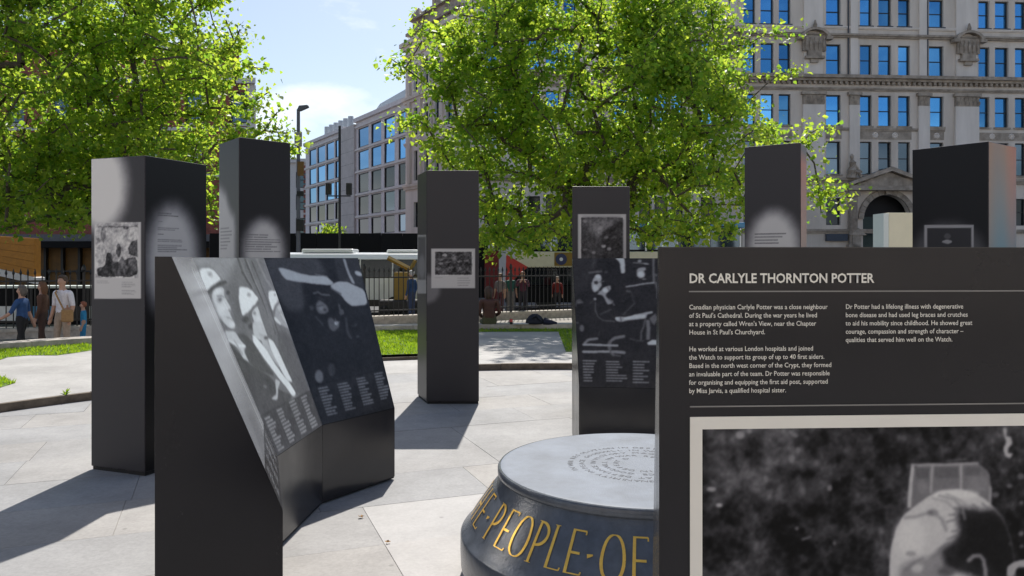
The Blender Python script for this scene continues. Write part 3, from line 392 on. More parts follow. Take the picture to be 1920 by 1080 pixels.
'listening': (0.8865, 1.1805, [["p",[[-0.119,1.2275],[1.1758,1.2262],[1.313,-0.3022],[-0.2189,-0.3441]],0.23,0.0019],["p",[[-0.0255,1.1974],[0.1807,1.1973],[0.141,0.942],[0.0222,0.8416],[-0.0522,0.6867]],0.27,0.0944],["l",[[0.1719,1.1662],[0.1616,1.0875]],0.0315,0.34,0.0315],["p",[[0.3381,1.1856],[0.4206,1.1856],[0.4247,1.0362],[0.3887,1.0337],[0.3812,1.135],[0.3616,1.1623]],0.88,0.0125],["l",[[0.4955,1.1351],[0.5427,1.1312],[0.6135,1.1235]],0.0125,0.5,0.011],["p",[[0.5581,1.1507],[0.5566,1.1446],[0.5524,1.1398],[0.5461,1.1371],[0.5391,1.137],[0.5328,1.1398],[0.5284,1.1446],[0.5267,1.1507],[0.5282,1.1568],[0.5325,1.1616],[0.5387,1.1643],[0.5457,1.1643],[0.552,1.1616],[0.5564,1.1568]],0.66,0.0094],["p",[[0.6142,1.1258],[0.6123,1.1224],[0.6067,1.1197],[0.5985,1.1182],[0.5894,1.1182],[0.5812,1.1197],[0.5755,1.1224],[0.5734,1.1258],[0.5754,1.1292],[0.581,1.1319],[0.5891,1.1334],[0.5982,1.1334],[0.6064,1.1319],[0.6121,1.1292]],0.72,0.0078],["p",[[0.5199,1.0643],[0.5355,1.0841],[0.5906,1.0921],[0.5951,1.0644],[0.5794,1.0565],[0.5919,1.0246],[0.5806,0.9965],[0.5448,0.9843],[0.5205,1.0124]],0.72,0.0159],["p",[[0.5808,1.0246],[0.5784,1.0121],[0.5711,1.002],[0.5603,0.9964],[0.5482,0.9963],[0.5373,1.0019],[0.5296,1.0119],[0.5268,1.0245],[0.5293,1.037],[0.5366,1.047],[0.5474,1.0525],[0.5594,1.0525],[0.5703,1.047],[0.5779,1.0371]],0.93,0.0159],["p",[[0.6,0.9804],[0.5982,0.9769],[0.5929,0.9741],[0.5853,0.9725],[0.5767,0.9725],[0.569,0.974],[0.5637,0.9768],[0.5617,0.9803],[0.5635,0.9838],[0.5688,0.9866],[0.5765,0.9882],[0.585,0.9883],[0.5927,0.9867],[0.5981,0.9839]],0.5,0.0096],["l",[[0.6548,1.1894],[0.6559,1.0646],[0.6612,0.9604]],0.0186,0.5,0.0093],["l",[[0.4369,0.9063],[0.5055,0.919],[0.5937,0.9374],[0.6656,0.9458]],0.0147,0.72,0.0082],["l",[[0.6776,0.9443],[0.6957,0.8788],[0.698,0.8038]],0.021,0.45,0.0113],["p",[[0.7,1.0169],[0.6981,1.0121],[0.6925,1.0081],[0.6843,1.006],[0.6751,1.0059],[0.6668,1.0081],[0.661,1.012],[0.6588,1.0168],[0.6607,1.0217],[0.6663,1.0256],[0.6745,1.0278],[0.6837,1.0278],[0.692,1.0257],[0.6978,1.0218]],0.42,0.0111],["l",[[0.132,1.0395],[0.1765,1.046],[0.2248,1.0517]],0.0209,0.45,0.0129],["p",[[0.2816,1.0463],[0.2803,1.0407],[0.2766,1.0362],[0.2714,1.0337],[0.2657,1.0337],[0.2606,1.0362],[0.2571,1.0407],[0.256,1.0462],[0.2573,1.0518],[0.261,1.0562],[0.2662,1.0587],[0.2719,1.0587],[0.277,1.0563],[0.2804,1.0518]],0.36,0.0112],["p",[[0.1451,0.942],[0.1625,0.983],[0.1798,1.0195],[0.2161,1.0236],[0.2315,0.9913],[0.2225,0.9506],[0.2299,0.9177],[0.2131,0.8928],[0.196,0.8636],[0.1669,0.8509],[0.1486,0.8717],[0.144,0.9091]],0.8,0.0147],["p",[[0.2245,1.0035],[0.2223,0.995],[0.2163,0.9882],[0.2078,0.9844],[0.1984,0.9844],[0.1901,0.9882],[0.1844,0.9949],[0.1825,1.0033],[0.1848,1.0118],[0.1908,1.0185],[0.1993,1.0223],[0.2087,1.0223],[0.217,1.0186],[0.2226,1.0119]],0.92,0.0145],["p",[[0.1641,0.9544],[0.192,0.9627],[0.202,0.9423],[0.191,0.9258],[0.1692,0.9323]],0.28,0.0098],["p",[[0.1975,0.8927],[0.1951,0.8805],[0.189,0.8706],[0.1803,0.865],[0.1708,0.865],[0.1624,0.8704],[0.1567,0.8803],[0.155,0.8925],[0.1574,0.9048],[0.1636,0.9146],[0.1723,0.9201],[0.1817,0.9201],[0.1901,0.9147],[0.1957,0.905]],0.9,0.0148],["p",[[0.2172,0.8595],[0.2157,0.8552],[0.2115,0.8516],[0.2055,0.8497],[0.1989,0.8496],[0.193,0.8515],[0.189,0.855],[0.1877,0.8594],[0.1892,0.8637],[0.1934,0.8672],[0.1994,0.8692],[0.206,0.8692],[0.2118,0.8673],[0.2159,0.8639]],0.4,0.0099],["l",[[0.2104,0.9505],[0.247,0.9548]],0.0098,0.5,0.0082],["p",[[0.2207,0.8679],[0.2459,0.9013],[0.2991,0.918],[0.3093,0.885],[0.2902,0.8641],[0.2694,0.8431],[0.2607,0.8178],[0.2932,0.7842],[0.3261,0.7759],[0.3175,0.7502],[0.2801,0.7371],[0.256,0.7839],[0.2362,0.8261],[0.187,0.8342],[0.1996,0.8427]],0.74,0.0132],["p",[[0.2862,0.8724],[0.2836,0.8623],[0.2767,0.8541],[0.2668,0.8495],[0.2558,0.8495],[0.246,0.8539],[0.2394,0.862],[0.2372,0.8722],[0.2398,0.8823],[0.2468,0.8904],[0.2567,0.8949],[0.2676,0.895],[0.2773,0.8906],[0.284,0.8825]],0.95,0.0148],["l",[[0.2974,0.7927],[0.3339,0.7332]],0.0117,0.5,0.01],["l",[[0.2785,0.9014],[0.2942,0.86]],0.0066,0.5,0.0066],["p",[[0.1825,0.7885],[0.1811,0.7833],[0.1773,0.7791],[0.1719,0.7768],[0.166,0.7767],[0.1607,0.779],[0.1572,0.7831],[0.156,0.7883],[0.1575,0.7935],[0.1613,0.7976],[0.1666,0.8],[0.1725,0.8],[0.1778,0.7977],[0.1813,0.7936]],0.74,0.0084],["p",[[0.053,0.7654],[0.0504,0.7564],[0.0441,0.7492],[0.0352,0.7452],[0.0256,0.7451],[0.017,0.749],[0.0113,0.7561],[0.0096,0.7651],[0.0121,0.774],[0.0185,0.7812],[0.0273,0.7852],[0.037,0.7853],[0.0455,0.7814],[0.0512,0.7743]],0.5,0.0135],["l",[[-0.0042,0.7219],[0.01,0.7565],[0.0362,0.7824],[0.0601,0.7569]],0.0153,0.42,0.0102],["l",[[0.1726,0.7577],[0.1707,0.6887],[0.19,0.6276],[0.2314,0.5927],[0.3325,0.5831]],0.0101,0.42,0.0084],["l",[[0.4411,0.8649],[0.4655,0.8609]],0.0165,0.42,0.0115],["l",[[0.4736,0.861],[0.4904,0.794],[0.5073,0.7432]],0.0099,0.32,0.0082],["l",[[0.4991,0.7431],[0.4416,0.6824],[0.4083,0.6473]],0.0117,0.36,0.0101],["l",[[0.2158,0.6498],[0.3002,0.6898]],0.0137,0.36,0.0137],["l",[[0.1265,0.7488],[0.1608,0.7832]],0.0101,0.32,0.0101],["p",[[0.4208,0.7723],[0.4191,0.7686],[0.4146,0.7656],[0.408,0.7639],[0.4006,0.7639],[0.394,0.7655],[0.3895,0.7684],[0.3878,0.7721],[0.3895,0.7758],[0.3941,0.7788],[0.4007,0.7805],[0.408,0.7805],[0.4146,0.7789],[0.4191,0.776]],0.3,0.0117],["p",[[0.337,0.6203],[0.3832,0.6295],[0.4334,0.6212],[0.5082,0.6482],[0.5827,0.6646],[0.6566,0.6826],[0.6612,0.6627],[0.6161,0.6492],[0.6044,0.6142],[0.5421,0.6047],[0.4334,0.5904],[0.3914,0.5784],[0.3494,0.5895]],0.78,0.0103],["p",[[0.4083,0.6166],[0.5,0.6412],[0.5994,0.6534],[0.596,0.6185],[0.5169,0.6115],[0.4166,0.5964]],0.93,0.0103],["p",[[0.3747,0.6101],[0.373,0.6032],[0.3683,0.5976],[0.3616,0.5944],[0.3541,0.5943],[0.3474,0.5973],[0.3428,0.6028],[0.3411,0.6097],[0.3429,0.6166],[0.3476,0.6222],[0.3543,0.6253],[0.3618,0.6254],[0.3685,0.6224],[0.3731,0.6169]],0.9,0.0103],["l",[[0.3832,0.6295],[0.3956,0.5811]],0.0069,0.4,0.0069],["p",[[0.682,0.6586],[0.704,0.6152],[0.6767,0.5531],[0.651,0.5794],[0.6335,0.6145]],0.5,0.0169],["l",[[0.6216,0.5879],[0.6274,0.5169],[0.6276,0.4355]],0.0309,0.55,0.0137],["l",[[0.6004,0.6053],[0.5851,0.5343],[0.5648,0.4891],[0.5659,0.4163]],0.0154,0.45,0.012],["l",[[0.4678,0.4287],[0.5362,0.4141],[0.5873,0.412]],0.0124,0.36,0.0106],["p",[[0.6174,0.3941],[0.6635,0.4223],[0.706,0.4183],[0.7073,0.3769],[0.6306,0.3758]],0.92,0.0106],["p",[[0.0669,0.5192],[0.0643,0.5058],[0.0582,0.495],[0.0497,0.4889],[0.0405,0.4888],[0.0325,0.4947],[0.0272,0.5054],[0.0257,0.5187],[0.0283,0.532],[0.0345,0.5428],[0.043,0.5488],[0.0521,0.5489],[0.0601,0.5431],[0.0653,0.5325]],0.5,0.0141],["p",[[0.0236,0.5682],[0.0221,0.5643],[0.0181,0.5611],[0.0126,0.5593],[0.0065,0.5592],[0.0011,0.5609],[-0.0026,0.564],[-0.0037,0.5679],[-0.0022,0.5718],[0.0017,0.5749],[0.0073,0.5767],[0.0134,0.5768],[0.0187,0.5751],[0.0224,0.572]],0.42,0.0087],["l",[[0.2038,0.4937],[0.1943,0.4571]],0.0123,0.3,0.0123],["l",[[0.067,0.3862],[0.0983,0.4145],[0.1763,0.4248]],0.0216,0.62,0.0108],["l",[[0.2827,0.3474],[0.2964,0.4034],[0.3397,0.4362],[0.4124,0.4508]],0.0252,0.58,0.0126],["l",[[0.2834,0.394],[0.291,0.3194],[0.321,0.2822]],0.0268,0.5,0.0161],["l",[[0.0534,0.3721],[0.3563,0.3672]],0.018,0.78,0.0072],["l",[[0.0509,0.3081],[0.1751,0.3101]],0.02,0.76,0.0073],["l",[[0.1926,0.3122],[0.2779,0.3117]],0.02,0.76,0.0073],["l",[[0.317,0.3123],[0.4166,0.3063]],0.0253,0.66,0.009],["l",[[0.321,0.2822],[0.3818,0.2737]],0.0127,0.45,0.0091],["p",[[0.8568,0.945],[0.8522,0.8954],[0.8341,0.8552],[0.8061,0.8326],[0.7739,0.8324],[0.7439,0.8547],[0.7224,0.8948],[0.7135,0.9444],[0.719,0.9935],[0.7373,1.0326],[0.7649,1.0541],[0.7964,1.0542],[0.8257,1.0328],[0.8473,0.9939]],0.4,0.0722],["p",[[0.8465,0.9933],[0.8442,0.9759],[0.8361,0.9618],[0.8237,0.954],[0.8096,0.9539],[0.7965,0.9617],[0.7871,0.9757],[0.7832,0.9931],[0.7856,1.0105],[0.7938,1.0244],[0.8061,1.0322],[0.8201,1.0322],[0.8331,1.0245],[0.8425,1.0107]],0.75,0.0239],["t",0.0455,0.0416,0.1713,0.2406,8,0.82,20],["t",0.2578,0.0446,0.4438,0.2353,8,0.82,21],["t",0.4987,0.0356,0.6439,0.2394,8,0.82,22],["t",0.7422,0.0433,0.8888,0.2397,8,0.82,23]]),
'portrait_face': (1.0190, 1.6240, [["p",[[0.4842,1.2101],[0.6155,1.2106],[0.6391,1.192],[0.6426,1.1691],[0.6438,1.1372],[0.6155,1.1331],[0.545,1.1388],[0.4959,1.1259],[0.479,1.1274]],0.5,0.0023],["p",[[0.4935,1.202],[0.5197,1.2016],[0.5197,1.1812],[0.4935,1.1816]],0.41,0.0037],["p",[[0.5309,1.2026],[0.5783,1.202],[0.5783,1.1815],[0.5309,1.1822]],0.42,0.0046],["p",[[0.6367,1.1692],[0.6346,1.1613],[0.6287,1.1551],[0.6202,1.1517],[0.6108,1.1518],[0.6023,1.1555],[0.5964,1.1619],[0.5943,1.1699],[0.5964,1.1777],[0.6023,1.184],[0.6108,1.1874],[0.6202,1.1873],[0.6287,1.1836],[0.6346,1.1772]],0.56,0.0139],["p",[[0.5157,1.1642],[0.5148,1.1593],[0.5122,1.1554],[0.5085,1.1533],[0.5043,1.1533],[0.5005,1.1556],[0.498,1.1596],[0.497,1.1645],[0.498,1.1694],[0.5005,1.1733],[0.5043,1.1755],[0.5085,1.1754],[0.5122,1.1732],[0.5148,1.1692]],0.56,0.0092],["p",[[0.5896,1.2018],[0.6202,1.2014],[0.6202,1.1854],[0.5896,1.1859]],0.43,0.0069],["l",[[0.4865,1.2037],[0.4846,1.1829],[0.4807,1.1285]],0.0069,0.8,0.0028],["l",[[0.4842,1.2078],[0.5497,1.2078],[0.6155,1.2087]],0.0046,0.68,0.0023],["l",[[0.5251,1.2068],[0.5239,1.155]],0.0051,0.68,0.0023],["l",[[0.583,1.2065],[0.5826,1.1587]],0.0051,0.7,0.0023],["l",[[0.641,1.1623],[0.6403,1.1304]],0.0051,0.64,0.0028],["l",[[0.5544,1.2148],[0.592,1.2166]],0.0037,0.4,0.0032],["p",[[0.4422,0.9003],[0.4418,0.9954],[0.4434,1.0362],[0.4469,1.0588],[0.455,1.0904],[0.4702,1.1128],[0.4935,1.1305],[0.5169,1.146],[0.545,1.1581],[0.5732,1.1611],[0.5967,1.1573],[0.6249,1.1443],[0.6485,1.1257],[0.6698,1.1002],[0.684,1.0634],[0.6911,1.0199],[0.6935,0.9627],[0.684,0.8943],[0.6249,0.8502],[0.4842,0.8539]],0.86,0.0028],["p",[[0.5122,1.0712],[0.5094,1.0564],[0.5017,1.0447],[0.4904,1.0384],[0.4779,1.0386],[0.4667,1.0454],[0.459,1.0574],[0.4562,1.0722],[0.459,1.0869],[0.4667,1.0986],[0.4779,1.105],[0.4904,1.1048],[0.5017,1.098],[0.5094,1.086]],0.93,0.03],["p",[[0.6179,1.149],[0.6134,1.1451],[0.601,1.1421],[0.5831,1.1407],[0.5632,1.141],[0.5454,1.143],[0.533,1.1464],[0.5286,1.1504],[0.533,1.1543],[0.5454,1.1572],[0.5632,1.1587],[0.5831,1.1584],[0.601,1.1564],[0.6134,1.153]],0.95,0.0116],["p",[[0.5755,1.1246],[0.6014,1.1242],[0.6249,1.1204],[0.6509,1.1234],[0.6722,1.1002],[0.6864,1.0634],[0.6935,1.0198],[0.6935,0.9741],[0.6485,0.9751],[0.5779,1.0017],[0.5309,1.0049],[0.5239,1.0255],[0.545,1.0455],[0.5685,1.061],[0.5779,1.0791],[0.5732,1.1019]],0.16,0.0231],["p",[[0.592,1.1016],[0.6391,1.1133],[0.6722,1.091],[0.684,1.0543],[0.6911,1.0084],[0.6722,0.9814],[0.6249,1.0326],[0.5826,1.0266],[0.5755,1.0427],[0.5943,1.0651]],0.09,0.0185],["l",[[0.5403,1.1479],[0.5685,1.1407],[0.5849,1.1245],[0.5896,1.1016]],0.0032,0.6,0.0051],["l",[[0.5544,1.1511],[0.5826,1.1382],[0.599,1.122]],0.0028,0.66,0.0046],["l",[[0.5263,1.1436],[0.5544,1.1363],[0.5755,1.1178]],0.0028,0.68,0.0042],["l",[[0.4725,1.107],[0.4935,1.109],[0.5146,1.1143]],0.0046,0.64,0.0055],["p",[[0.5366,1.115],[0.5355,1.1125],[0.5327,1.1105],[0.5286,1.1094],[0.524,1.1095],[0.5198,1.1107],[0.517,1.1128],[0.516,1.1154],[0.517,1.1179],[0.5198,1.1199],[0.524,1.121],[0.5286,1.1209],[0.5327,1.1197],[0.5355,1.1176]],0.5,0.0092],["l",[[0.5309,1.1151],[0.545,1.1024],[0.5525,1.0818]],0.0055,0.62,0.006],["l",[[0.5544,1.0977],[0.5779,1.1018]],0.0028,0.5,0.0042],["l",[[0.5638,1.0793],[0.579,1.0813]],0.0028,0.5,0.0042],["l",[[0.5591,1.1112],[0.5755,1.111]],0.0028,0.5,0.0042],["l",[[0.5544,1.0636],[0.5708,1.0701]],0.0028,0.5,0.0042],["l",[[0.5403,1.0456],[0.5591,1.0566]],0.0028,0.5,0.0042],["l",[[0.5685,1.1247],[0.5873,1.1108]],0.0028,0.5,0.0042],["l",[[0.6061,1.1309],[0.6202,1.1193]],0.0028,0.5,0.0042],["l",[[0.6249,1.1329],[0.6391,1.1213]],0.0028,0.5,0.0042],["p",[[0.4609,1.0132],[0.4912,1.0284],[0.5122,1.028],[0.545,1.0433],[0.5591,0.9929],[0.5544,0.943],[0.4655,0.945]],0.6,0.0207],["p",[[0.5075,1.0099],[0.5064,1.0064],[0.5031,1.0036],[0.4985,1.0022],[0.4933,1.0023],[0.4886,1.0039],[0.4853,1.0069],[0.4842,1.0104],[0.4853,1.0139],[0.4886,1.0167],[0.4933,1.0182],[0.4985,1.0181],[0.5031,1.0164],[0.5064,1.0135]],0.8,0.0101],["l",[[0.4725,1.0073],[0.4912,1.0216],[0.5075,1.0281]],0.0041,0.54,0.006],["p",[[0.4935,1.0375],[0.4926,1.0355],[0.49,1.034],[0.4863,1.0332],[0.4821,1.0333],[0.4784,1.0342],[0.4758,1.0358],[0.4748,1.0378],[0.4758,1.0398],[0.4784,1.0413],[0.4821,1.0421],[0.4863,1.042],[0.49,1.0411],[0.4926,1.0394]],0.66,0.0069],["p",[[0.5708,1.0018],[0.5692,0.9975],[0.5646,0.9941],[0.558,0.9923],[0.5507,0.9925],[0.5441,0.9945],[0.5396,0.9981],[0.538,1.0025],[0.5396,1.0068],[0.5441,1.0102],[0.5507,1.012],[0.558,1.0118],[0.5646,1.0098],[0.5692,1.0062]],0.4,0.0139],["l",[[0.599,1.0229],[0.6084,1.0311],[0.6202,1.0309],[0.6285,1.0223],[0.632,1.0051],[0.6332,0.9868]],0.0074,0.6,0.0051],["p",[[0.6245,1.0178],[0.6236,1.0138],[0.6213,1.0107],[0.6179,1.009],[0.6141,1.0091],[0.6107,1.0109],[0.6083,1.0142],[0.6075,1.0181],[0.6083,1.0221],[0.6107,1.0252],[0.6141,1.0269],[0.6179,1.0268],[0.6213,1.025],[0.6236,1.0218]],0.12,0.0079],["p",[[0.6042,0.9965],[0.6039,0.9954],[0.6031,0.9944],[0.602,0.9939],[0.6007,0.994],[0.5996,0.9945],[0.5988,0.9955],[0.5986,0.9967],[0.5988,0.9978],[0.5996,0.9988],[0.6007,0.9993],[0.602,0.9993],[0.6031,0.9987],[0.6039,0.9977]],0.46,0.0028],["p",[[0.6745,0.9882],[0.6757,1.0087],[0.6864,1.0177],[0.7101,1.0241],[0.7433,1.0234],[0.7433,1.0074],[0.7101,1.008],[0.6935,1.0061],[0.6875,0.9879]],0.72,0.0033],["p",[[0.6849,1.1639],[0.6844,1.162],[0.6828,1.1605],[0.6805,1.1597],[0.678,1.1598],[0.6757,1.1606],[0.6741,1.1622],[0.6736,1.1641],[0.6741,1.166],[0.6757,1.1675],[0.678,1.1683],[0.6805,1.1683],[0.6828,1.1674],[0.6844,1.1658]],0.44,0.0056],["p",[[0.711,1.1818],[0.7102,1.1791],[0.708,1.177],[0.7047,1.1759],[0.7011,1.1759],[0.6979,1.1772],[0.6957,1.1794],[0.6949,1.1821],[0.6957,1.1848],[0.6979,1.1869],[0.7011,1.188],[0.7047,1.188],[0.708,1.1867],[0.7102,1.1845]],0.4,0.0056],["p",[[0.6736,1.1949],[0.673,1.1929],[0.6713,1.1913],[0.6688,1.1904],[0.6661,1.1904],[0.6636,1.1914],[0.6619,1.193],[0.6613,1.1951],[0.6619,1.1972],[0.6636,1.1988],[0.6661,1.1997],[0.6688,1.1996],[0.6713,1.1987],[0.673,1.197]],0.36,0.0056],["p",[[0.7072,1.1327],[0.7068,1.1313],[0.7056,1.1302],[0.7039,1.1296],[0.702,1.1296],[0.7003,1.1303],[0.6991,1.1314],[0.6987,1.1329],[0.6991,1.1343],[0.7003,1.1354],[0.702,1.136],[0.7039,1.136],[0.7056,1.1353],[0.7068,1.1342]],0.46,0.0056],["p",[[0.7091,1.0732],[0.7085,1.0713],[0.707,1.0698],[0.7047,1.069],[0.7021,1.0691],[0.6999,1.07],[0.6983,1.0715],[0.6977,1.0734],[0.6983,1.0753],[0.6999,1.0768],[0.7021,1.0776],[0.7047,1.0776],[0.707,1.0767],[0.7085,1.0752]],0.48,0.0056],["p",[[0.7089,1.0492],[0.7084,1.0477],[0.7071,1.0464],[0.7052,1.0457],[0.7031,1.0458],[0.7012,1.0465],[0.6999,1.0478],[0.6994,1.0494],[0.6999,1.051],[0.7012,1.0522],[0.7031,1.0529],[0.7052,1.0529],[0.7071,1.0521],[0.7084,1.0508]],0.42,0.0056],["p",[[0.6859,1.0542],[0.6855,1.0528],[0.6843,1.0517],[0.6826,1.0511],[0.6807,1.0511],[0.679,1.0518],[0.6778,1.053],[0.6774,1.0544],[0.6778,1.0558],[0.679,1.0569],[0.6807,1.0575],[0.6826,1.0575],[0.6843,1.0568],[0.6855,1.0557]],0.3,0.0056],["p",[[0.658,1.1484],[0.6573,1.146],[0.6553,1.1441],[0.6525,1.1431],[0.6493,1.1432],[0.6465,1.1443],[0.6445,1.1462],[0.6438,1.1486],[0.6445,1.1509],[0.6465,1.1528],[0.6493,1.1538],[0.6525,1.1538],[0.6553,1.1527],[0.6573,1.1507]],0.4,0.0056],["p",[[0.6657,1.2767],[0.6727,1.2749],[0.6717,1.2595],[0.6816,1.2583],[0.6852,1.2456],[0.6763,1.2372],[0.6745,1.2286],[0.6852,1.2268],[0.6798,1.2172],[0.6692,1.2218],[0.6657,1.2373],[0.6727,1.2492],[0.6674,1.2612]],0.78,0.0042],["p",[[0.1188,1.1367],[0.1182,1.1349],[0.1165,1.1336],[0.114,1.1328],[0.1113,1.1329],[0.1088,1.1337],[0.1071,1.1351],[0.1065,1.1369],[0.1071,1.1386],[0.1088,1.14],[0.1113,1.1407],[0.114,1.1407],[0.1165,1.1399],[0.1182,1.1384]],0.75,0.0027],["p",[[0.1069,1.1671],[0.1059,1.1651],[0.1033,1.1635],[0.0994,1.1626],[0.0952,1.1627],[0.0914,1.1637],[0.0887,1.1653],[0.0878,1.1674],[0.0887,1.1694],[0.0914,1.171],[0.0952,1.1719],[0.0994,1.1718],[0.1033,1.1708],[0.1059,1.1692]],0.66,0.0041],["p",[[0.1615,1.2689],[0.1606,1.2657],[0.1579,1.2631],[0.1541,1.2618],[0.1498,1.2618],[0.146,1.2633],[0.1433,1.2659],[0.1424,1.2691],[0.1433,1.2723],[0.146,1.2749],[0.1498,1.2762],[0.1541,1.2762],[0.1579,1.2747],[0.1606,1.2721]],0.62,0.0048],["p",[[0.1745,1.2772],[0.1741,1.2748],[0.1727,1.273],[0.1708,1.2719],[0.1687,1.272],[0.1667,1.273],[0.1654,1.2749],[0.1649,1.2773],[0.1654,1.2796],[0.1667,1.2815],[0.1687,1.2825],[0.1708,1.2824],[0.1727,1.2814],[0.1741,1.2795]],0.6,0.0034],["p",[[0.2577,1.2222],[0.2571,1.219],[0.2554,1.2164],[0.2529,1.215],[0.2501,1.215],[0.2476,1.2165],[0.2459,1.2191],[0.2453,1.2223],[0.2459,1.2256],[0.2476,1.2281],[0.2501,1.2295],[0.2529,1.2295],[0.2554,1.228],[0.2571,1.2254]],0.52,0.0041],["p",[[0.2708,1.2389],[0.2702,1.2366],[0.2687,1.2347],[0.2665,1.2337],[0.264,1.2337],[0.2618,1.2348],[0.2603,1.2367],[0.2598,1.239],[0.2603,1.2414],[0.2618,1.2432],[0.264,1.2442],[0.2665,1.2442],[0.2687,1.2431],[0.2702,1.2412]],0.5,0.0034],["p",[[0.2057,1.1858],[0.2053,1.1829],[0.2042,1.1806],[0.2025,1.1793],[0.2007,1.1793],[0.1991,1.1806],[0.1979,1.183],[0.1975,1.1859],[0.1979,1.1888],[0.1991,1.1912],[0.2007,1.1924],[0.2025,1.1924],[0.2042,1.1911],[0.2053,1.1887]],0.5,0.0034],["p",[[0.3306,1.1654],[0.3301,1.1627],[0.3288,1.1606],[0.3268,1.1595],[0.3247,1.1595],[0.3227,1.1607],[0.3214,1.1629],[0.3209,1.1655],[0.3214,1.1681],[0.3227,1.1702],[0.3247,1.1714],[0.3268,1.1714],[0.3288,1.1701],[0.3301,1.168]],0.52,0.0034],["p",[[0.2635,1.2637],[0.2614,1.2626],[0.2581,1.2628],[0.2542,1.2644],[0.2504,1.267],[0.2475,1.2701],[0.2461,1.273],[0.2464,1.2753],[0.2484,1.2764],[0.2517,1.2761],[0.2557,1.2745],[0.2595,1.272],[0.2624,1.2689],[0.2638,1.2659]],0.5,0.0041],["p",[[0.2653,1.0904],[0.2649,1.0886],[0.264,1.0872],[0.2626,1.0865],[0.2611,1.0865],[0.2597,1.0873],[0.2587,1.0887],[0.2584,1.0905],[0.2587,1.0922],[0.2597,1.0936],[0.2611,1.0944],[0.2626,1.0944],[0.264,1.0936],[0.2649,1.0921]],0.5,0.0027],["p",[[0.3372,1.0603],[0.3369,1.0588],[0.3361,1.0577],[0.335,1.057],[0.3338,1.0571],[0.3327,1.0577],[0.3319,1.0589],[0.3316,1.0604],[0.3319,1.0619],[0.3327,1.063],[0.3338,1.0637],[0.335,1.0636],[0.3361,1.063],[0.3369,1.0618]],0.48,0.0027],["l",[[0.2722,1.07],[0.2877,1.0748]],0.0048,0.44,0.0034],["p",[[0.5368,1.1639],[0.5368,1.1639],[0.5368,1.1639],[0.5368,1.1639],[0.5368,1.1639],[0.5368,1.1639],[0.5368,1.1639],[0.5368,1.1639],[0.5368,1.1639],[0.5368,1.1639],[0.5368,1.1639],[0.5368,1.1639],[0.5368,1.1639],[0.5368,1.1639]],0.4,0.0003]]),
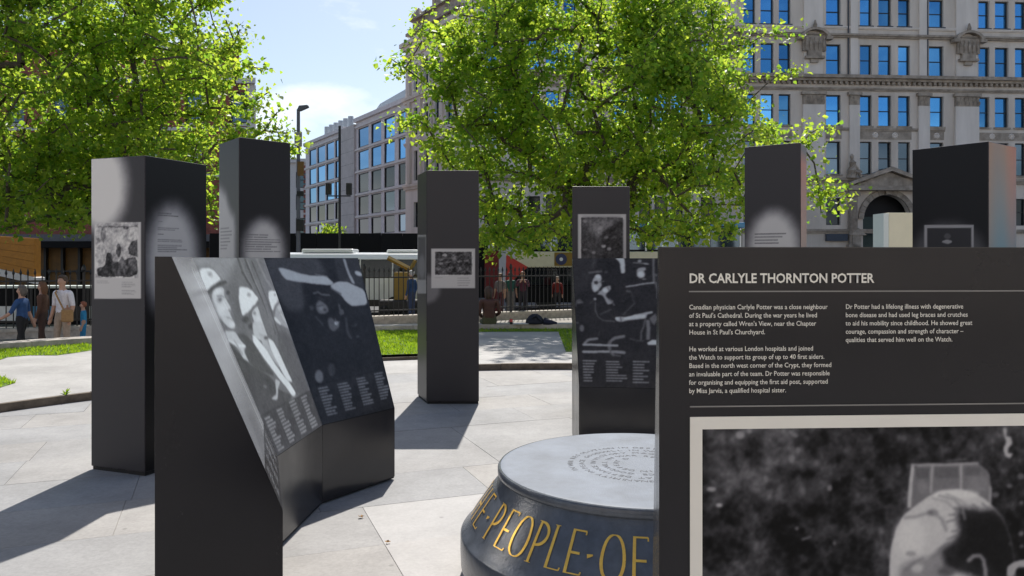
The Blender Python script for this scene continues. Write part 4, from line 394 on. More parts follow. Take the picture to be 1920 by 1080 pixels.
't1l': (0.5349, 2.3700, [["p",[[0.3592,2.1135],[0.3331,1.969],[0.2597,1.8536],[0.1524,1.7899],[0.0316,1.7913],[-0.0787,1.8589],[-0.1559,1.9801],[-0.1836,2.1307],[-0.1559,2.2795],[-0.0787,2.3959],[0.0316,2.4565],[0.1524,2.4502],[0.2597,2.3797],[0.3331,2.2597]],0.92,0.1829],["p",[[0.0285,1.8511],[0.4931,1.8441],[0.4931,1.2782],[0.0285,1.2689]],0.84,0.0026],["p",[[0.0467,1.8365],[0.4643,1.8306],[0.4643,1.4387],[0.0467,1.4345]],0.78,0.0026],["p",[[0.0588,1.5022],[0.1311,1.5101],[0.1561,1.6222],[0.2008,1.6147],[0.2404,1.5627],[0.2896,1.5406],[0.3677,1.5777],[0.4547,1.5852],[0.4643,1.4387],[0.0588,1.4347]],0.26,0.0087],["p",[[0.3774,1.6072],[0.3677,1.6514],[0.4065,1.7028],[0.4595,1.7171],[0.4595,1.5852]],0.28,0.0118],["p",[[0.2984,1.6369],[0.2961,1.6137],[0.2896,1.5952],[0.2801,1.5849],[0.2696,1.5849],[0.2602,1.5952],[0.2536,1.6138],[0.2513,1.637],[0.2536,1.6601],[0.2602,1.6787],[0.2696,1.6889],[0.2801,1.6889],[0.2896,1.6785],[0.2961,1.66]],0.3,0.0119],["p",[[0.1471,1.7567],[0.1445,1.7288],[0.1373,1.7065],[0.1269,1.6942],[0.1153,1.6943],[0.1049,1.7067],[0.0976,1.7292],[0.095,1.7572],[0.0976,1.7851],[0.1049,1.8074],[0.1153,1.8197],[0.1269,1.8196],[0.1373,1.807],[0.1445,1.7846]],0.5,0.0138],["p",[[0.094,1.7122],[0.0922,1.7031],[0.0872,1.6959],[0.0799,1.6919],[0.0719,1.6919],[0.0646,1.696],[0.0596,1.7033],[0.0578,1.7125],[0.0596,1.7216],[0.0646,1.7289],[0.0719,1.7329],[0.0799,1.7328],[0.0872,1.7287],[0.0922,1.7214]],0.5,0.0104],["l",[[0.0709,1.8174],[0.4595,1.8123]],0.0104,0.5,0.007],["p",[[0.3774,1.806],[0.3745,1.8003],[0.3665,1.7958],[0.3548,1.7934],[0.3417,1.7935],[0.33,1.7963],[0.3219,1.801],[0.319,1.8068],[0.3219,1.8125],[0.33,1.817],[0.3417,1.8194],[0.3548,1.8193],[0.3665,1.8166],[0.3745,1.8118]],0.36,0.0101],["p",[[0.3043,1.5703],[0.3024,1.5638],[0.2969,1.5587],[0.2891,1.5558],[0.2803,1.5558],[0.2724,1.5586],[0.267,1.5638],[0.265,1.5702],[0.267,1.5766],[0.2724,1.5818],[0.2803,1.5847],[0.2891,1.5847],[0.2969,1.5818],[0.3024,1.5767]],0.8,0.0085],["p",[[0.3813,1.5962],[0.379,1.5923],[0.3725,1.5893],[0.3632,1.5875],[0.3528,1.5875],[0.3434,1.5892],[0.3369,1.5923],[0.3346,1.5962],[0.3369,1.6],[0.3434,1.6031],[0.3528,1.6048],[0.3632,1.6048],[0.3725,1.6031],[0.379,1.6]],0.8,0.0068],["p",[[0.2503,1.7038],[0.2444,1.6877],[0.228,1.6748],[0.2042,1.6678],[0.1776,1.6679],[0.1537,1.6752],[0.1371,1.6883],[0.1311,1.7045],[0.1371,1.7207],[0.1537,1.7335],[0.1776,1.7406],[0.2042,1.7403],[0.228,1.7329],[0.2444,1.7199]],0.86,0.0342],["p",[[0.27,1.5776],[0.267,1.5647],[0.2588,1.5544],[0.247,1.5486],[0.2338,1.5486],[0.2219,1.5543],[0.2137,1.5646],[0.2107,1.5775],[0.2137,1.5904],[0.2219,1.6008],[0.2338,1.6065],[0.247,1.6065],[0.2588,1.6008],[0.267,1.5905]],0.7,0.0222],["p",[[0.4547,1.5339],[0.4499,1.5148],[0.4366,1.4994],[0.4172,1.4908],[0.3957,1.4906],[0.3763,1.499],[0.3628,1.5143],[0.358,1.5335],[0.3628,1.5527],[0.3763,1.5681],[0.3957,1.5767],[0.4172,1.5767],[0.4366,1.5682],[0.4499,1.553]],0.34,0.0336],["p",[[0.2305,1.4735],[0.2247,1.4638],[0.2082,1.4559],[0.1843,1.4514],[0.1577,1.4511],[0.1337,1.4553],[0.117,1.4629],[0.1111,1.4726],[0.117,1.4824],[0.1337,1.4903],[0.1577,1.4948],[0.1843,1.495],[0.2082,1.4908],[0.2247,1.4832]],0.2,0.0257],["p",[[0.27,1.548],[0.3092,1.5925],[0.3385,1.5629],[0.3677,1.5041],[0.3385,1.4596],[0.2798,1.4739]],0.36,0.0171],["m",0.0467,1.4387,0.4643,1.8365,0.045,0.22,5],["m",0.0467,1.4387,0.4643,1.8365,0.018,0.22,6],["t",0.0558,1.3877,0.2008,1.4083,2,0.62,40],["t",0.3092,1.3579,0.4499,1.4017,4,0.62,41],["t",0.3092,1.3029,0.4499,1.341,4,0.62,42]]),
't1r': (0.6221, 2.3700, [["p",[[0.5333,1.5443],[0.5048,1.3449],[0.4261,1.1896],[0.3157,1.1102],[0.1974,1.1192],[0.0945,1.2104],[0.0252,1.3633],[0.0009,1.5488],[0.0252,1.7339],[0.0945,1.8857],[0.1974,1.9752],[0.3157,1.9822],[0.4261,1.9009],[0.5048,1.7443]],0.8,0.2191],["t",0.1185,1.8929,0.3531,1.9269,2,0.32,43],["t",0.1185,1.8487,0.1698,1.8556,1,0.36,44],["t",0.1185,1.7886,0.427,1.8154,2,0.4,45],["t",0.1185,1.7542,0.1698,1.7619,1,0.36,46],["t",0.1185,1.7001,0.452,1.7262,2,0.4,47],["t",0.1185,1.6201,0.4146,1.6816,4,0.4,48]]),
't2l': (0.5544, 2.7100, [["p",[[-0.1033,2.2565],[0.049,2.2583],[0.1966,2.1876],[0.3043,2.0375],[0.4612,1.9478],[0.4612,1.3961],[-0.1033,1.3833]],0.74,0.1757],["t",0.0415,1.655,0.3572,1.878,7,0.46,50]]),
't2r': (0.5077, 2.7100, [["p",[[0.4389,1.6319],[0.4181,1.4953],[0.3601,1.3869],[0.2774,1.3287],[0.1872,1.3311],[0.1073,1.3921],[0.0527,1.4989],[0.0334,1.6306],[0.0527,1.7625],[0.1073,1.8696],[0.1872,1.9311],[0.2774,1.9341],[0.3601,1.8763],[0.4181,1.7684]],0.82,0.1644],["t",0.0603,1.6317,0.393,1.8061,8,0.42,51]]),
't3l': (0.4958, 2.5900, [["p",[[0.0014,1.8559],[0.4692,1.8433],[0.4692,1.1905],[0.0014,1.1694]],0.62,0.0138],["p",[[0.032,1.8302],[0.4414,1.8203],[0.4414,1.344],[0.032,1.3325]],0.36,0.0275],["p",[[0.4133,1.4925],[0.3965,1.4352],[0.3492,1.3883],[0.28,1.361],[0.202,1.359],[0.1306,1.3833],[0.0805,1.4295],[0.0625,1.4884],[0.0805,1.5477],[0.1306,1.5951],[0.202,1.6211],[0.28,1.6209],[0.3492,1.5952],[0.3965,1.5494]],0.5,0.0777]]),
't3r': (0.5800, 2.5900, [["p",[[0.1482,1.239],[0.1306,1.1672],[0.0813,1.1095],[0.0102,1.0775],[-0.0688,1.0775],[-0.14,1.1095],[-0.1893,1.1672],[-0.2069,1.239],[-0.1893,1.3109],[-0.14,1.3686],[-0.0688,1.4006],[0.0102,1.4006],[0.0813,1.3686],[0.1306,1.3109]],0.5,0.0828],["p",[[0.0476,1.6888],[0.5328,1.6888],[0.5328,1.2509],[0.0476,1.2509]],0.83,0.0089],["p",[[0.089,1.6533],[0.4973,1.6533],[0.4973,1.3988],[0.089,1.3988]],0.3,0.0059],["p",[[0.2251,1.6178],[0.2222,1.6121],[0.214,1.6076],[0.2021,1.6051],[0.1889,1.6051],[0.1771,1.6076],[0.1689,1.6121],[0.1659,1.6178],[0.1689,1.6234],[0.1771,1.6279],[0.1889,1.6304],[0.2021,1.6304],[0.214,1.6279],[0.2222,1.6234]],0.75,0.0178],["p",[[0.1718,1.5704],[0.1689,1.5648],[0.1607,1.5602],[0.1488,1.5577],[0.1357,1.5577],[0.1238,1.5602],[0.1156,1.5648],[0.1127,1.5704],[0.1156,1.5761],[0.1238,1.5806],[0.1357,1.5831],[0.1488,1.5831],[0.1607,1.5806],[0.1689,1.5761]],0.5,0.0178],["p",[[0.3257,1.5822],[0.3228,1.5766],[0.3146,1.5721],[0.3027,1.5696],[0.2895,1.5696],[0.2777,1.5721],[0.2694,1.5766],[0.2665,1.5822],[0.2694,1.5879],[0.2777,1.5924],[0.2895,1.5949],[0.3027,1.5949],[0.3146,1.5924],[0.3228,1.5879]],0.42,0.0178],["p",[[0.3967,1.5467],[0.3938,1.5411],[0.3856,1.5366],[0.3737,1.5341],[0.3605,1.5341],[0.3487,1.5366],[0.3405,1.5411],[0.3375,1.5467],[0.3405,1.5524],[0.3487,1.5569],[0.3605,1.5594],[0.3737,1.5594],[0.3856,1.5569],[0.3938,1.5524]],0.55,0.0178],["p",[[0.2665,1.5408],[0.2636,1.5352],[0.2554,1.5306],[0.2435,1.5281],[0.2303,1.5281],[0.2185,1.5306],[0.2103,1.5352],[0.2073,1.5408],[0.2103,1.5465],[0.2185,1.551],[0.2303,1.5535],[0.2435,1.5535],[0.2554,1.551],[0.2636,1.5465]],0.55,0.0178],["p",[[0.4559,1.5586],[0.4529,1.5529],[0.4447,1.5484],[0.4329,1.5459],[0.4197,1.5459],[0.4078,1.5484],[0.3996,1.5529],[0.3967,1.5586],[0.3996,1.5642],[0.4078,1.5688],[0.4197,1.5713],[0.4329,1.5713],[0.4447,1.5688],[0.4529,1.5642]],0.5,0.0178],["p",[[0.1837,1.5231],[0.1807,1.5174],[0.1725,1.5129],[0.1607,1.5104],[0.1475,1.5104],[0.1356,1.5129],[0.1274,1.5174],[0.1245,1.5231],[0.1274,1.5287],[0.1356,1.5333],[0.1475,1.5358],[0.1607,1.5358],[0.1725,1.5333],[0.1807,1.5287]],0.5,0.0178],["p",[[0.302,1.4817],[0.2991,1.476],[0.2909,1.4715],[0.279,1.469],[0.2659,1.469],[0.254,1.4715],[0.2458,1.476],[0.2428,1.4817],[0.2458,1.4873],[0.254,1.4918],[0.2659,1.4943],[0.279,1.4943],[0.2909,1.4918],[0.2991,1.4873]],0.46,0.0178],["p",[[0.3849,1.4698],[0.3819,1.4642],[0.3737,1.4596],[0.3619,1.4571],[0.3487,1.4571],[0.3368,1.4596],[0.3286,1.4642],[0.3257,1.4698],[0.3286,1.4755],[0.3368,1.48],[0.3487,1.4825],[0.3619,1.4825],[0.3737,1.48],[0.3819,1.4755]],0.4,0.0178],["p",[[0.2428,1.4521],[0.2399,1.4464],[0.2317,1.4419],[0.2198,1.4394],[0.2067,1.4394],[0.1948,1.4419],[0.1866,1.4464],[0.1837,1.4521],[0.1866,1.4577],[0.1948,1.4622],[0.2067,1.4648],[0.2198,1.4648],[0.2317,1.4622],[0.2399,1.4577]],0.44,0.0178],["p",[[0.4795,1.4757],[0.4766,1.4701],[0.4684,1.4656],[0.4565,1.463],[0.4434,1.463],[0.4315,1.4656],[0.4233,1.4701],[0.4204,1.4757],[0.4233,1.4814],[0.4315,1.4859],[0.4434,1.4884],[0.4565,1.4884],[0.4684,1.4859],[0.4766,1.4814]],0.4,0.0178],["p",[[0.1482,1.4639],[0.1452,1.4583],[0.137,1.4537],[0.1252,1.4512],[0.112,1.4512],[0.1001,1.4537],[0.0919,1.4583],[0.089,1.4639],[0.0919,1.4696],[0.1001,1.4741],[0.112,1.4766],[0.1252,1.4766],[0.137,1.4741],[0.1452,1.4696]],0.5,0.0178],["p",[[0.4322,1.4284],[0.4293,1.4228],[0.4211,1.4182],[0.4092,1.4157],[0.396,1.4157],[0.3842,1.4182],[0.376,1.4228],[0.373,1.4284],[0.376,1.434],[0.3842,1.4386],[0.396,1.4411],[0.4092,1.4411],[0.4211,1.4386],[0.4293,1.434]],0.4,0.0178],["p",[[0.3375,1.6059],[0.3346,1.6003],[0.3264,1.5957],[0.3145,1.5932],[0.3014,1.5932],[0.2895,1.5957],[0.2813,1.6003],[0.2784,1.6059],[0.2813,1.6116],[0.2895,1.6161],[0.3014,1.6186],[0.3145,1.6186],[0.3264,1.6161],[0.3346,1.6116]],0.4,0.0178],["m",0.089,1.3988,0.4973,1.6533,0.05,0.2,8],["m",0.089,1.3988,0.4973,1.6533,0.018,0.22,9],["t",0.089,1.3574,0.2073,1.3751,1,0.7,60],["t",0.3434,1.2686,0.4973,1.3751,4,0.66,61]]),
't4r': (0.5800, 2.3400, [["p",[[0.0542,2.025],[0.5383,2.025],[0.5383,1.2073],[0.0542,1.2073]],0.8,0.0081],["p",[[0.0864,1.9927],[0.506,1.9927],[0.506,1.4225],[0.0864,1.4225]],0.3,0.0054],["p",[[0.1187,1.9927],[0.4684,1.9927],[0.3608,1.8528],[0.2532,1.7883],[0.1725,1.8528]],0.46,0.0753],["p",[[0.307,1.8636],[0.3043,1.8449],[0.2969,1.8299],[0.2861,1.8216],[0.2741,1.8216],[0.2633,1.8299],[0.2559,1.8449],[0.2532,1.8636],[0.2559,1.8823],[0.2633,1.8972],[0.2741,1.9055],[0.2861,1.9055],[0.2969,1.8972],[0.3043,1.8823]],0.55,0.0323],["p",[[0.307,1.8528],[0.506,1.9604],[0.506,1.5301],[0.307,1.5301]],0.22,0.0538],["p",[[0.1402,1.955],[0.1381,1.948],[0.1321,1.9424],[0.1235,1.9393],[0.1139,1.9393],[0.1053,1.9424],[0.0993,1.948],[0.0972,1.955],[0.0993,1.962],[0.1053,1.9677],[0.1139,1.9708],[0.1235,1.9708],[0.1321,1.9677],[0.1381,1.962]],0.55,0.0215],["p",[[0.3608,1.7937],[0.3586,1.7867],[0.3527,1.781],[0.344,1.7779],[0.3345,1.7779],[0.3258,1.781],[0.3199,1.7867],[0.3177,1.7937],[0.3199,1.8007],[0.3258,1.8063],[0.3345,1.8094],[0.344,1.8094],[0.3527,1.8063],[0.3586,1.8007]],0.52,0.0215],["p",[[0.3339,1.7022],[0.3317,1.6952],[0.3258,1.6896],[0.3172,1.6865],[0.3076,1.6865],[0.2989,1.6896],[0.293,1.6952],[0.2908,1.7022],[0.293,1.7092],[0.2989,1.7148],[0.3076,1.7179],[0.3172,1.7179],[0.3258,1.7148],[0.3317,1.7092]],0.7,0.0215],["p",[[0.3877,1.6753],[0.3855,1.6683],[0.3796,1.6627],[0.3709,1.6596],[0.3614,1.6596],[0.3527,1.6627],[0.3468,1.6683],[0.3446,1.6753],[0.3468,1.6823],[0.3527,1.6879],[0.3614,1.691],[0.3709,1.691],[0.3796,1.6879],[0.3855,1.6823]],0.6,0.0215],["p",[[0.151,1.6699],[0.1489,1.6629],[0.1429,1.6573],[0.1343,1.6542],[0.1247,1.6542],[0.116,1.6573],[0.1101,1.6629],[0.1079,1.6699],[0.1101,1.6769],[0.116,1.6825],[0.1247,1.6857],[0.1343,1.6857],[0.1429,1.6825],[0.1489,1.6769]],0.5,0.0215],["p",[[0.2317,1.6377],[0.2295,1.6307],[0.2236,1.625],[0.2149,1.6219],[0.2054,1.6219],[0.1967,1.625],[0.1908,1.6307],[0.1886,1.6377],[0.1908,1.6447],[0.1967,1.6503],[0.2054,1.6534],[0.2149,1.6534],[0.2236,1.6503],[0.2295,1.6447]],0.55,0.0215],["p",[[0.4468,1.7937],[0.4447,1.7867],[0.4387,1.781],[0.4301,1.7779],[0.4205,1.7779],[0.4119,1.781],[0.4059,1.7867],[0.4038,1.7937],[0.4059,1.8007],[0.4119,1.8063],[0.4205,1.8094],[0.4301,1.8094],[0.4387,1.8063],[0.4447,1.8007]],0.36,0.0215],["p",[[0.2747,1.5301],[0.2726,1.5231],[0.2666,1.5175],[0.258,1.5143],[0.2484,1.5143],[0.2398,1.5175],[0.2338,1.5231],[0.2317,1.5301],[0.2338,1.5371],[0.2398,1.5427],[0.2484,1.5458],[0.258,1.5458],[0.2666,1.5427],[0.2726,1.5371]],0.5,0.0215],["m",0.0864,1.4225,0.506,1.9927,0.07,0.12,11],["m",0.0864,1.4225,0.506,1.9927,0.02,0.12,12]]),
't5l': (0.5242, 2.6900, [["p",[[0.5148,1.6555],[0.4915,1.4947],[0.4257,1.3646],[0.3294,1.2903],[0.2208,1.2877],[0.1215,1.359],[0.0518,1.4911],[0.0267,1.6576],[0.0518,1.8239],[0.1215,1.9554],[0.2208,2.0258],[0.3294,2.0223],[0.4257,1.9472],[0.4915,1.8164]],0.88,0.1767],["t",0.098,1.7093,0.3962,1.8265,4,0.42,70]]),
't6l': (0.6360, 2.6000, [["p",[[0.626,1.5614],[0.5958,1.4173],[0.5102,1.2987],[0.3832,1.2283],[0.2376,1.2219],[0.102,1.2838],[0.0056,1.4041],[-0.0293,1.5583],[0.0056,1.7129],[0.102,1.8341],[0.2376,1.8973],[0.3832,1.8922],[0.5102,1.8231],[0.5958,1.7053]],0.34,0.1535],["p",[[0.1028,1.8788],[0.5161,1.8656],[0.5161,1.4086],[0.1028,1.399]],0.66,0.0032],["p",[[0.1287,1.8504],[0.4972,1.8397],[0.4972,1.4387],[0.1287,1.4315]],0.24,0.0021],["p",[[0.3406,1.726],[0.3367,1.718],[0.3258,1.7116],[0.3099,1.7082],[0.2922,1.7084],[0.2762,1.7123],[0.2651,1.719],[0.2611,1.7272],[0.2651,1.7353],[0.2762,1.7417],[0.2922,1.745],[0.3099,1.7447],[0.3258,1.7408],[0.3367,1.7342]],0.62,0.0101],["p",[[0.3308,1.7729],[0.3278,1.7621],[0.3196,1.7536],[0.3077,1.749],[0.2944,1.7492],[0.2824,1.7543],[0.2741,1.7631],[0.2711,1.7741],[0.2741,1.7849],[0.2824,1.7935],[0.2944,1.798],[0.3077,1.7977],[0.3196,1.7926],[0.3278,1.7837]],0.36,0.0142]]),
}
def vnoise(x, y, scale, seed, octaves=4):
    rng = np.random.RandomState(seed); out = np.zeros_like(x); amp = 1.0; tot = 0.0
    for _ in range(octaves):
        lat = rng.rand(64, 64)
        fx = x/scale; fy = y/scale
        ix = np.floor(fx).astype(int); iy = np.floor(fy).astype(int); tx = fx-ix; ty = fy-iy
        tx = tx*tx*(3-2*tx); ty = ty*ty*(3-2*ty)
        a = lat[ix % 64, iy % 64]; b = lat[(ix+1) % 64, iy % 64]; c = lat[ix % 64, (iy+1) % 64]; d = lat[(ix+1) % 64, (iy+1) % 64]
        out += amp*((a*(1-tx)+b*tx)*(1-ty)+(c*(1-tx)+d*tx)*ty); tot += amp
        amp *= 0.6; scale *= 0.5
    return out/tot

def seg_dist(X, Y, p, q):
    dx, dy = q[0]-p[0], q[1]-p[1]; L = dx*dx+dy*dy+1e-12
    t = np.clip(((X-p[0])*dx+(Y-p[1])*dy)/L, 0, 1)
    return np.hypot(X-p[0]-t*dx, Y-p[1]-t*dy)

def chaikin(pts, n=2):
    for _ in range(n):
        out = []
        for i in range(len(pts)):
            p, q = pts[i], pts[(i+1) % len(pts)]
            out += [(p[0]*0.84+q[0]*0.16, p[1]*0.84+q[1]*0.16), (p[0]*0.16+q[0]*0.84, p[1]*0.16+q[1]*0.84)]
        pts = out
    return pts

def paint(W, H, ops, res, base, warp=0.035):
    nx = max(2, int(W/res)+1); ny = max(2, int(H/res)+1)
    gx = np.linspace(0, W, nx); gy = np.linspace(0, H, ny)
    X, Y = np.meshgrid(gx, gy)
    I = np.full(X.shape, base, float)
    wx = (vnoise(X+1, Y+2, 0.06, 101, 3)-0.5)*warp+(vnoise(X+3, Y+1, 0.022, 102, 2)-0.5)*warp*0.5
    wy = (vnoise(X+4, Y+6, 0.06, 103, 3)-0.5)*warp+(vnoise(X+2, Y+9, 0.022, 104, 2)-0.5)*warp*0.5
    XW, YW = X+wx, Y+wy
    def blend(sl, a, val): I[sl] = I[sl]*(1-a) + val*a
    def window(x0, x1, y0, y1):
        i0 = max(0, int(np.searchsorted(gx, x0))-1); i1 = min(nx, int(np.searchsorted(gx, x1))+1)
        j0 = max(0, int(np.searchsorted(gy, y0))-1); j1 = min(ny, int(np.searchsorted(gy, y1))+1)
        return (slice(j0, j1), slice(i0, i1)) if i1 > i0 and j1 > j0 else None
    for op in ops:
        k = op[0]
        if k == 'p':
            pts, val, soft = op[1], op[2], max(op[3], res*1.2)
            if len(pts) >= 6: pts = chaikin(pts)
            xs = [p[0] for p in pts]; ys = [p[1] for p in pts]
            sl = window(min(xs)-soft, max(xs)+soft, min(ys)-soft, max(ys)+soft)
            if sl is None: continue
            x, y = (XW[sl], YW[sl]) if len(pts) >= 6 else (X[sl], Y[sl]); ins = np.zeros(x.shape, bool); d = np.full(x.shape, 1e9)
            for i in range(len(pts)):
                p, q = pts[i], pts[(i+1) % len(pts)]
                d = np.minimum(d, seg_dist(x, y, p, q))
                if p[1] != q[1]:
                    c = ((p[1] > y) != (q[1] > y)) & (x < (q[0]-p[0])*(y-p[1])/(q[1]-p[1])+p[0]); ins ^= c
            sd = np.where(ins, d, -d); a = np.clip(sd/soft+0.5, 0, 1); blend(sl, a*a*(3-2*a), val)
        elif k == 'l':
            pts, w, val, soft = op[1], op[2], op[3], max(op[4], res*1.2)
            xs = [p[0] for p in pts]; ys = [p[1] for p in pts]; e = w+soft
            sl = window(min(xs)-e, max(xs)+e, min(ys)-e, max(ys)+e)
            if sl is None: continue
            x, y = XW[sl], YW[sl]; d = np.full(x.shape, 1e9)
            for i in range(len(pts)-1): d = np.minimum(d, seg_dist(x, y, pts[i], pts[i+1]))
            a = np.clip((w/2-d)/soft+0.5, 0, 1); blend(sl, a, val)
        elif k == 't':       # a block of small set type, too small to read
            x0, y0, x1, y1, n, val, seed = op[1:]
            rr = random.Random(seed); y0, y1 = min(y0, y1), max(y0, y1); st = (y1-y0)/n
            for i in range(n):
                yc = y1-(i+0.5)*st; x = x0; xe = x0+(x1-x0)*rr.uniform(0.5, 1.0)
                while x < xe:
                    wl_ = (x1-x0)*rr.uniform(0.10, 0.26); xb = min(x+wl_, xe)
                    sl = window(x, xb, yc-st*0.3, yc+st*0.3)
                    if sl is not None:
                        a = np.clip((st*0.2-np.abs(Y[sl]-yc))/max(res*0.8, st*0.2)+0.5, 0, 1)*(0.5+0.5*vnoise(X[sl], Y[sl], 0.008, seed, 2))
                        blend(sl, a, val)
                    x = xb+(x1-x0)*0.045
        elif k == 'n':       # mottled photographic tone
            x0, y0, x1, y1, sc, lo, hi, seed = op[1:]
            sl = window(x0, x1, y0, y1)
            v = vnoise(X[sl]+3, Y[sl]+3, sc, seed, 5)
            m = (X[sl] >= x0) & (X[sl] <= x1) & (Y[sl] >= y0) & (Y[sl] <= y1)
            I[sl] = np.where(m, lo+(hi-lo)*np.clip((v-0.3)/0.4, 0, 1)**1.6, I[sl])
        elif k == 'm':       # mottle inside one photograph
            x0, y0, x1, y1, sc, amp, seed = op[1:]
            sl = window(x0, x1, y0, y1)
            if sl is not None: I[sl] = np.clip(I[sl]+(vnoise(X[sl]+5, Y[sl]+2, sc, seed, 3)-0.5)*2*amp, 0.12, 0.95)
        elif k == 'g':       # fine film grain over everything
            I += (vnoise(X+7, Y+7, op[1], 5, 2)-0.5)*op[2]
        elif k == 'b':       # soften, as a coarse halftone does
            for _ in range(op[1]):
                J = np.pad(I, 1, mode='edge'); I = (J[1:-1, 1:-1]*2+J[:-2, 1:-1]+J[2:, 1:-1]+J[1:-1, :-2]+J[1:-1, 2:])/6
        elif k == 'c':       # contrasty clumps (foliage in a photograph)
            v = vnoise(X+5, Y+2, op[1], op[3], 4); I += np.sign(v-0.5)*np.abs((v-0.5)*2)**1.2*op[2]
    return nx, ny, I

def print_sheet(name, q, key, parent, res=0.006, base=0.235, pre=(), post=(), tint=(1.0, 0.965, 1.10), white=(1.0, 0.985, 0.945), lift=0.002, rgb=None, ops=None, mt='print', warp=0.035):
    """thin printed sheet on quad q (bl, br, tr, tl as seen from the front)"""
    q = [Vector(p) for p in q]
    W = ((q[1]-q[0]).length+(q[2]-q[3]).length)/2; H = ((q[3]-q[0]).length+(q[2]-q[1]).length)/2
    if ops is None: ops = PRINTS[key][2] if key else []
    nx, ny, I = paint(W, H, list(pre)+list(ops)+list(post), res, base, warp)
    n = (q[1]-q[0]).cross(q[3]-q[0]).normalized()
    off = origin_of(parent)
    u, v = np.meshgrid(np.linspace(0.0, 1.0, nx), np.linspace(0.0, 1.0, ny))
    c = [np.array(p) for p in q]
    P = ((1-u)*(1-v))[..., None]*c[0]+(u*(1-v))[..., None]*c[1]+(u*v)[..., None]*c[2]+((1-u)*v)[..., None]*c[3]
    P = P+np.array(n)*lift-np.array(off)
    idx = np.arange(nx*ny).reshape(ny, nx)
    F_ = np.stack([idx[:-1, :-1], idx[:-1, 1:], idx[1:, 1:], idx[1:, :-1]], -1).reshape(-1, 4)
    me = bpy.data.meshes.new(name)
    me.vertices.add(nx*ny); me.vertices.foreach_set('co', P.reshape(-1))
    me.loops.add(len(F_)*4); me.loops.foreach_set('vertex_index', F_.reshape(-1))
    me.polygons.add(len(F_)); me.polygons.foreach_set('loop_start', np.arange(0, len(F_)*4, 4))
    me.update(calc_edges=True)
    alb = 0.80*np.clip(I, 0.02, 1.0)**2.15
    colr = np.ones((ny, nx, 4)); 
    if rgb is None:
        w = np.clip(I, 0, 1)
        for k in range(3): colr[..., k] = alb*(tint[k]*(1-w)+white[k]*w)
    else:
        colr[..., :3] = rgb(u, v)
    at = me.attributes.new('ink', 'FLOAT_COLOR', 'POINT'); at.data.foreach_set('color', colr.reshape(-1))
    me.materials.append(M[mt])
    return link_mesh(name, me, parent)

def text_mesh(name, body, origin, ux, uz, size, material, parent, spacing=None, bold=0.0, fit_w=None, lift=0.003, squeeze=1.0):
    """flat lettering: baseline starts at origin, runs along ux, up is uz"""
    cu = bpy.data.curves.new(name, 'FONT'); cu.body = body; cu.size = 1.0; cu.resolution_u = 2; cu.offset = bold
    tmp = bpy.data.objects.new(name, cu); COL.objects.link(tmp)
    def get():
        bpy.context.view_layer.update()
        return bpy.data.meshes.new_from_object(tmp.evaluated_get(bpy.context.evaluated_depsgraph_get()))
    me = get()
    w = max(v.co.x for v in me.vertices)
    kx = (fit_w/w) if fit_w else size*squeeze
    if spacing:
        bpy.data.meshes.remove(me); cu.space_line = spacing/size; me = get()
    ux = Vector(ux).normalized(); uz = Vector(uz).normalized(); n = ux.cross(uz)
    off = origin_of(parent)
    for v in me.vertices:
        v.co = Vector(origin)+ux*v.co.x*kx+uz*v.co.y*size+n*lift-off
    bpy.data.objects.remove(tmp, do_unlink=True)
    me.materials.clear(); me.materials.append(material)
    return link_mesh(name, me, parent)

# ------------------------------------------------------------------ ground, plaza, lawns
PC = (0.654, 3.95)            # centre of the round memorial and of the circular plaza
RP, ZR = 7.30, 0.085          # plaza radius, height of the raised ring
def polar(r, deg): return (PC[0]+r*math.cos(R(deg)), PC[1]+r*math.sin(R(deg)))

g = MB(); g.add([(-900,-500,-0.62),(900,-500,-0.62),(900,1500,-0.62),(-900,1500,-0.62)], [(0,1,2,3)])
tag(g.build('road', M['asphalt']), kind='structure')

def arc_poly(r0, r1, a0, a1, step=3.0):
    n = max(2, int(abs(a1-a0)/step)+1)
    A = [a0+(a1-a0)*i/n for i in range(n+1)]
    return [polar(r0, a) for a in A], [polar(r1, a) for a in A]

def ring_prism(mb, r0, r1, a0, a1, z0, z1, step=3.0):
    I, O = arc_poly(r0, r1, a0, a1, step)
    for i in range(len(I)-1):
        pass
    n = len(I)
    vs = [(p[0],p[1],z1) for p in I]+[(p[0],p[1],z1) for p in O]+[(p[0],p[1],z0) for p in I]+[(p[0],p[1],z0) for p in O]
    fs = []
    for i in range(n-1):
        fs += [(i, n+i, n+i+1, i+1), (i, i+1, 2*n+i+1, 2*n+i), (n+i+1, n+i, 3*n+i, 3*n+i+1)]
    fs += [(0, 2*n, 3*n, n), (n-1, 2*n-1, 4*n-1, 3*n-1)]
    mb.add(vs, fs)

# plaza: slabs laid in courses on a mortar bed, clipped by the circle
plaza = tag(bpy.data.objects.new('plaza_paving', None), kind='structure'); COL.objects.link(plaza); plaza.location = (PC[0], PC[1], 0)
b = MB(); b.add([(*polar(RP+0.02, a), -0.005) for a in range(0, 360, 4)], [tuple(range(90))])
b.build('mortar_bed', M['mortar'], plaza)

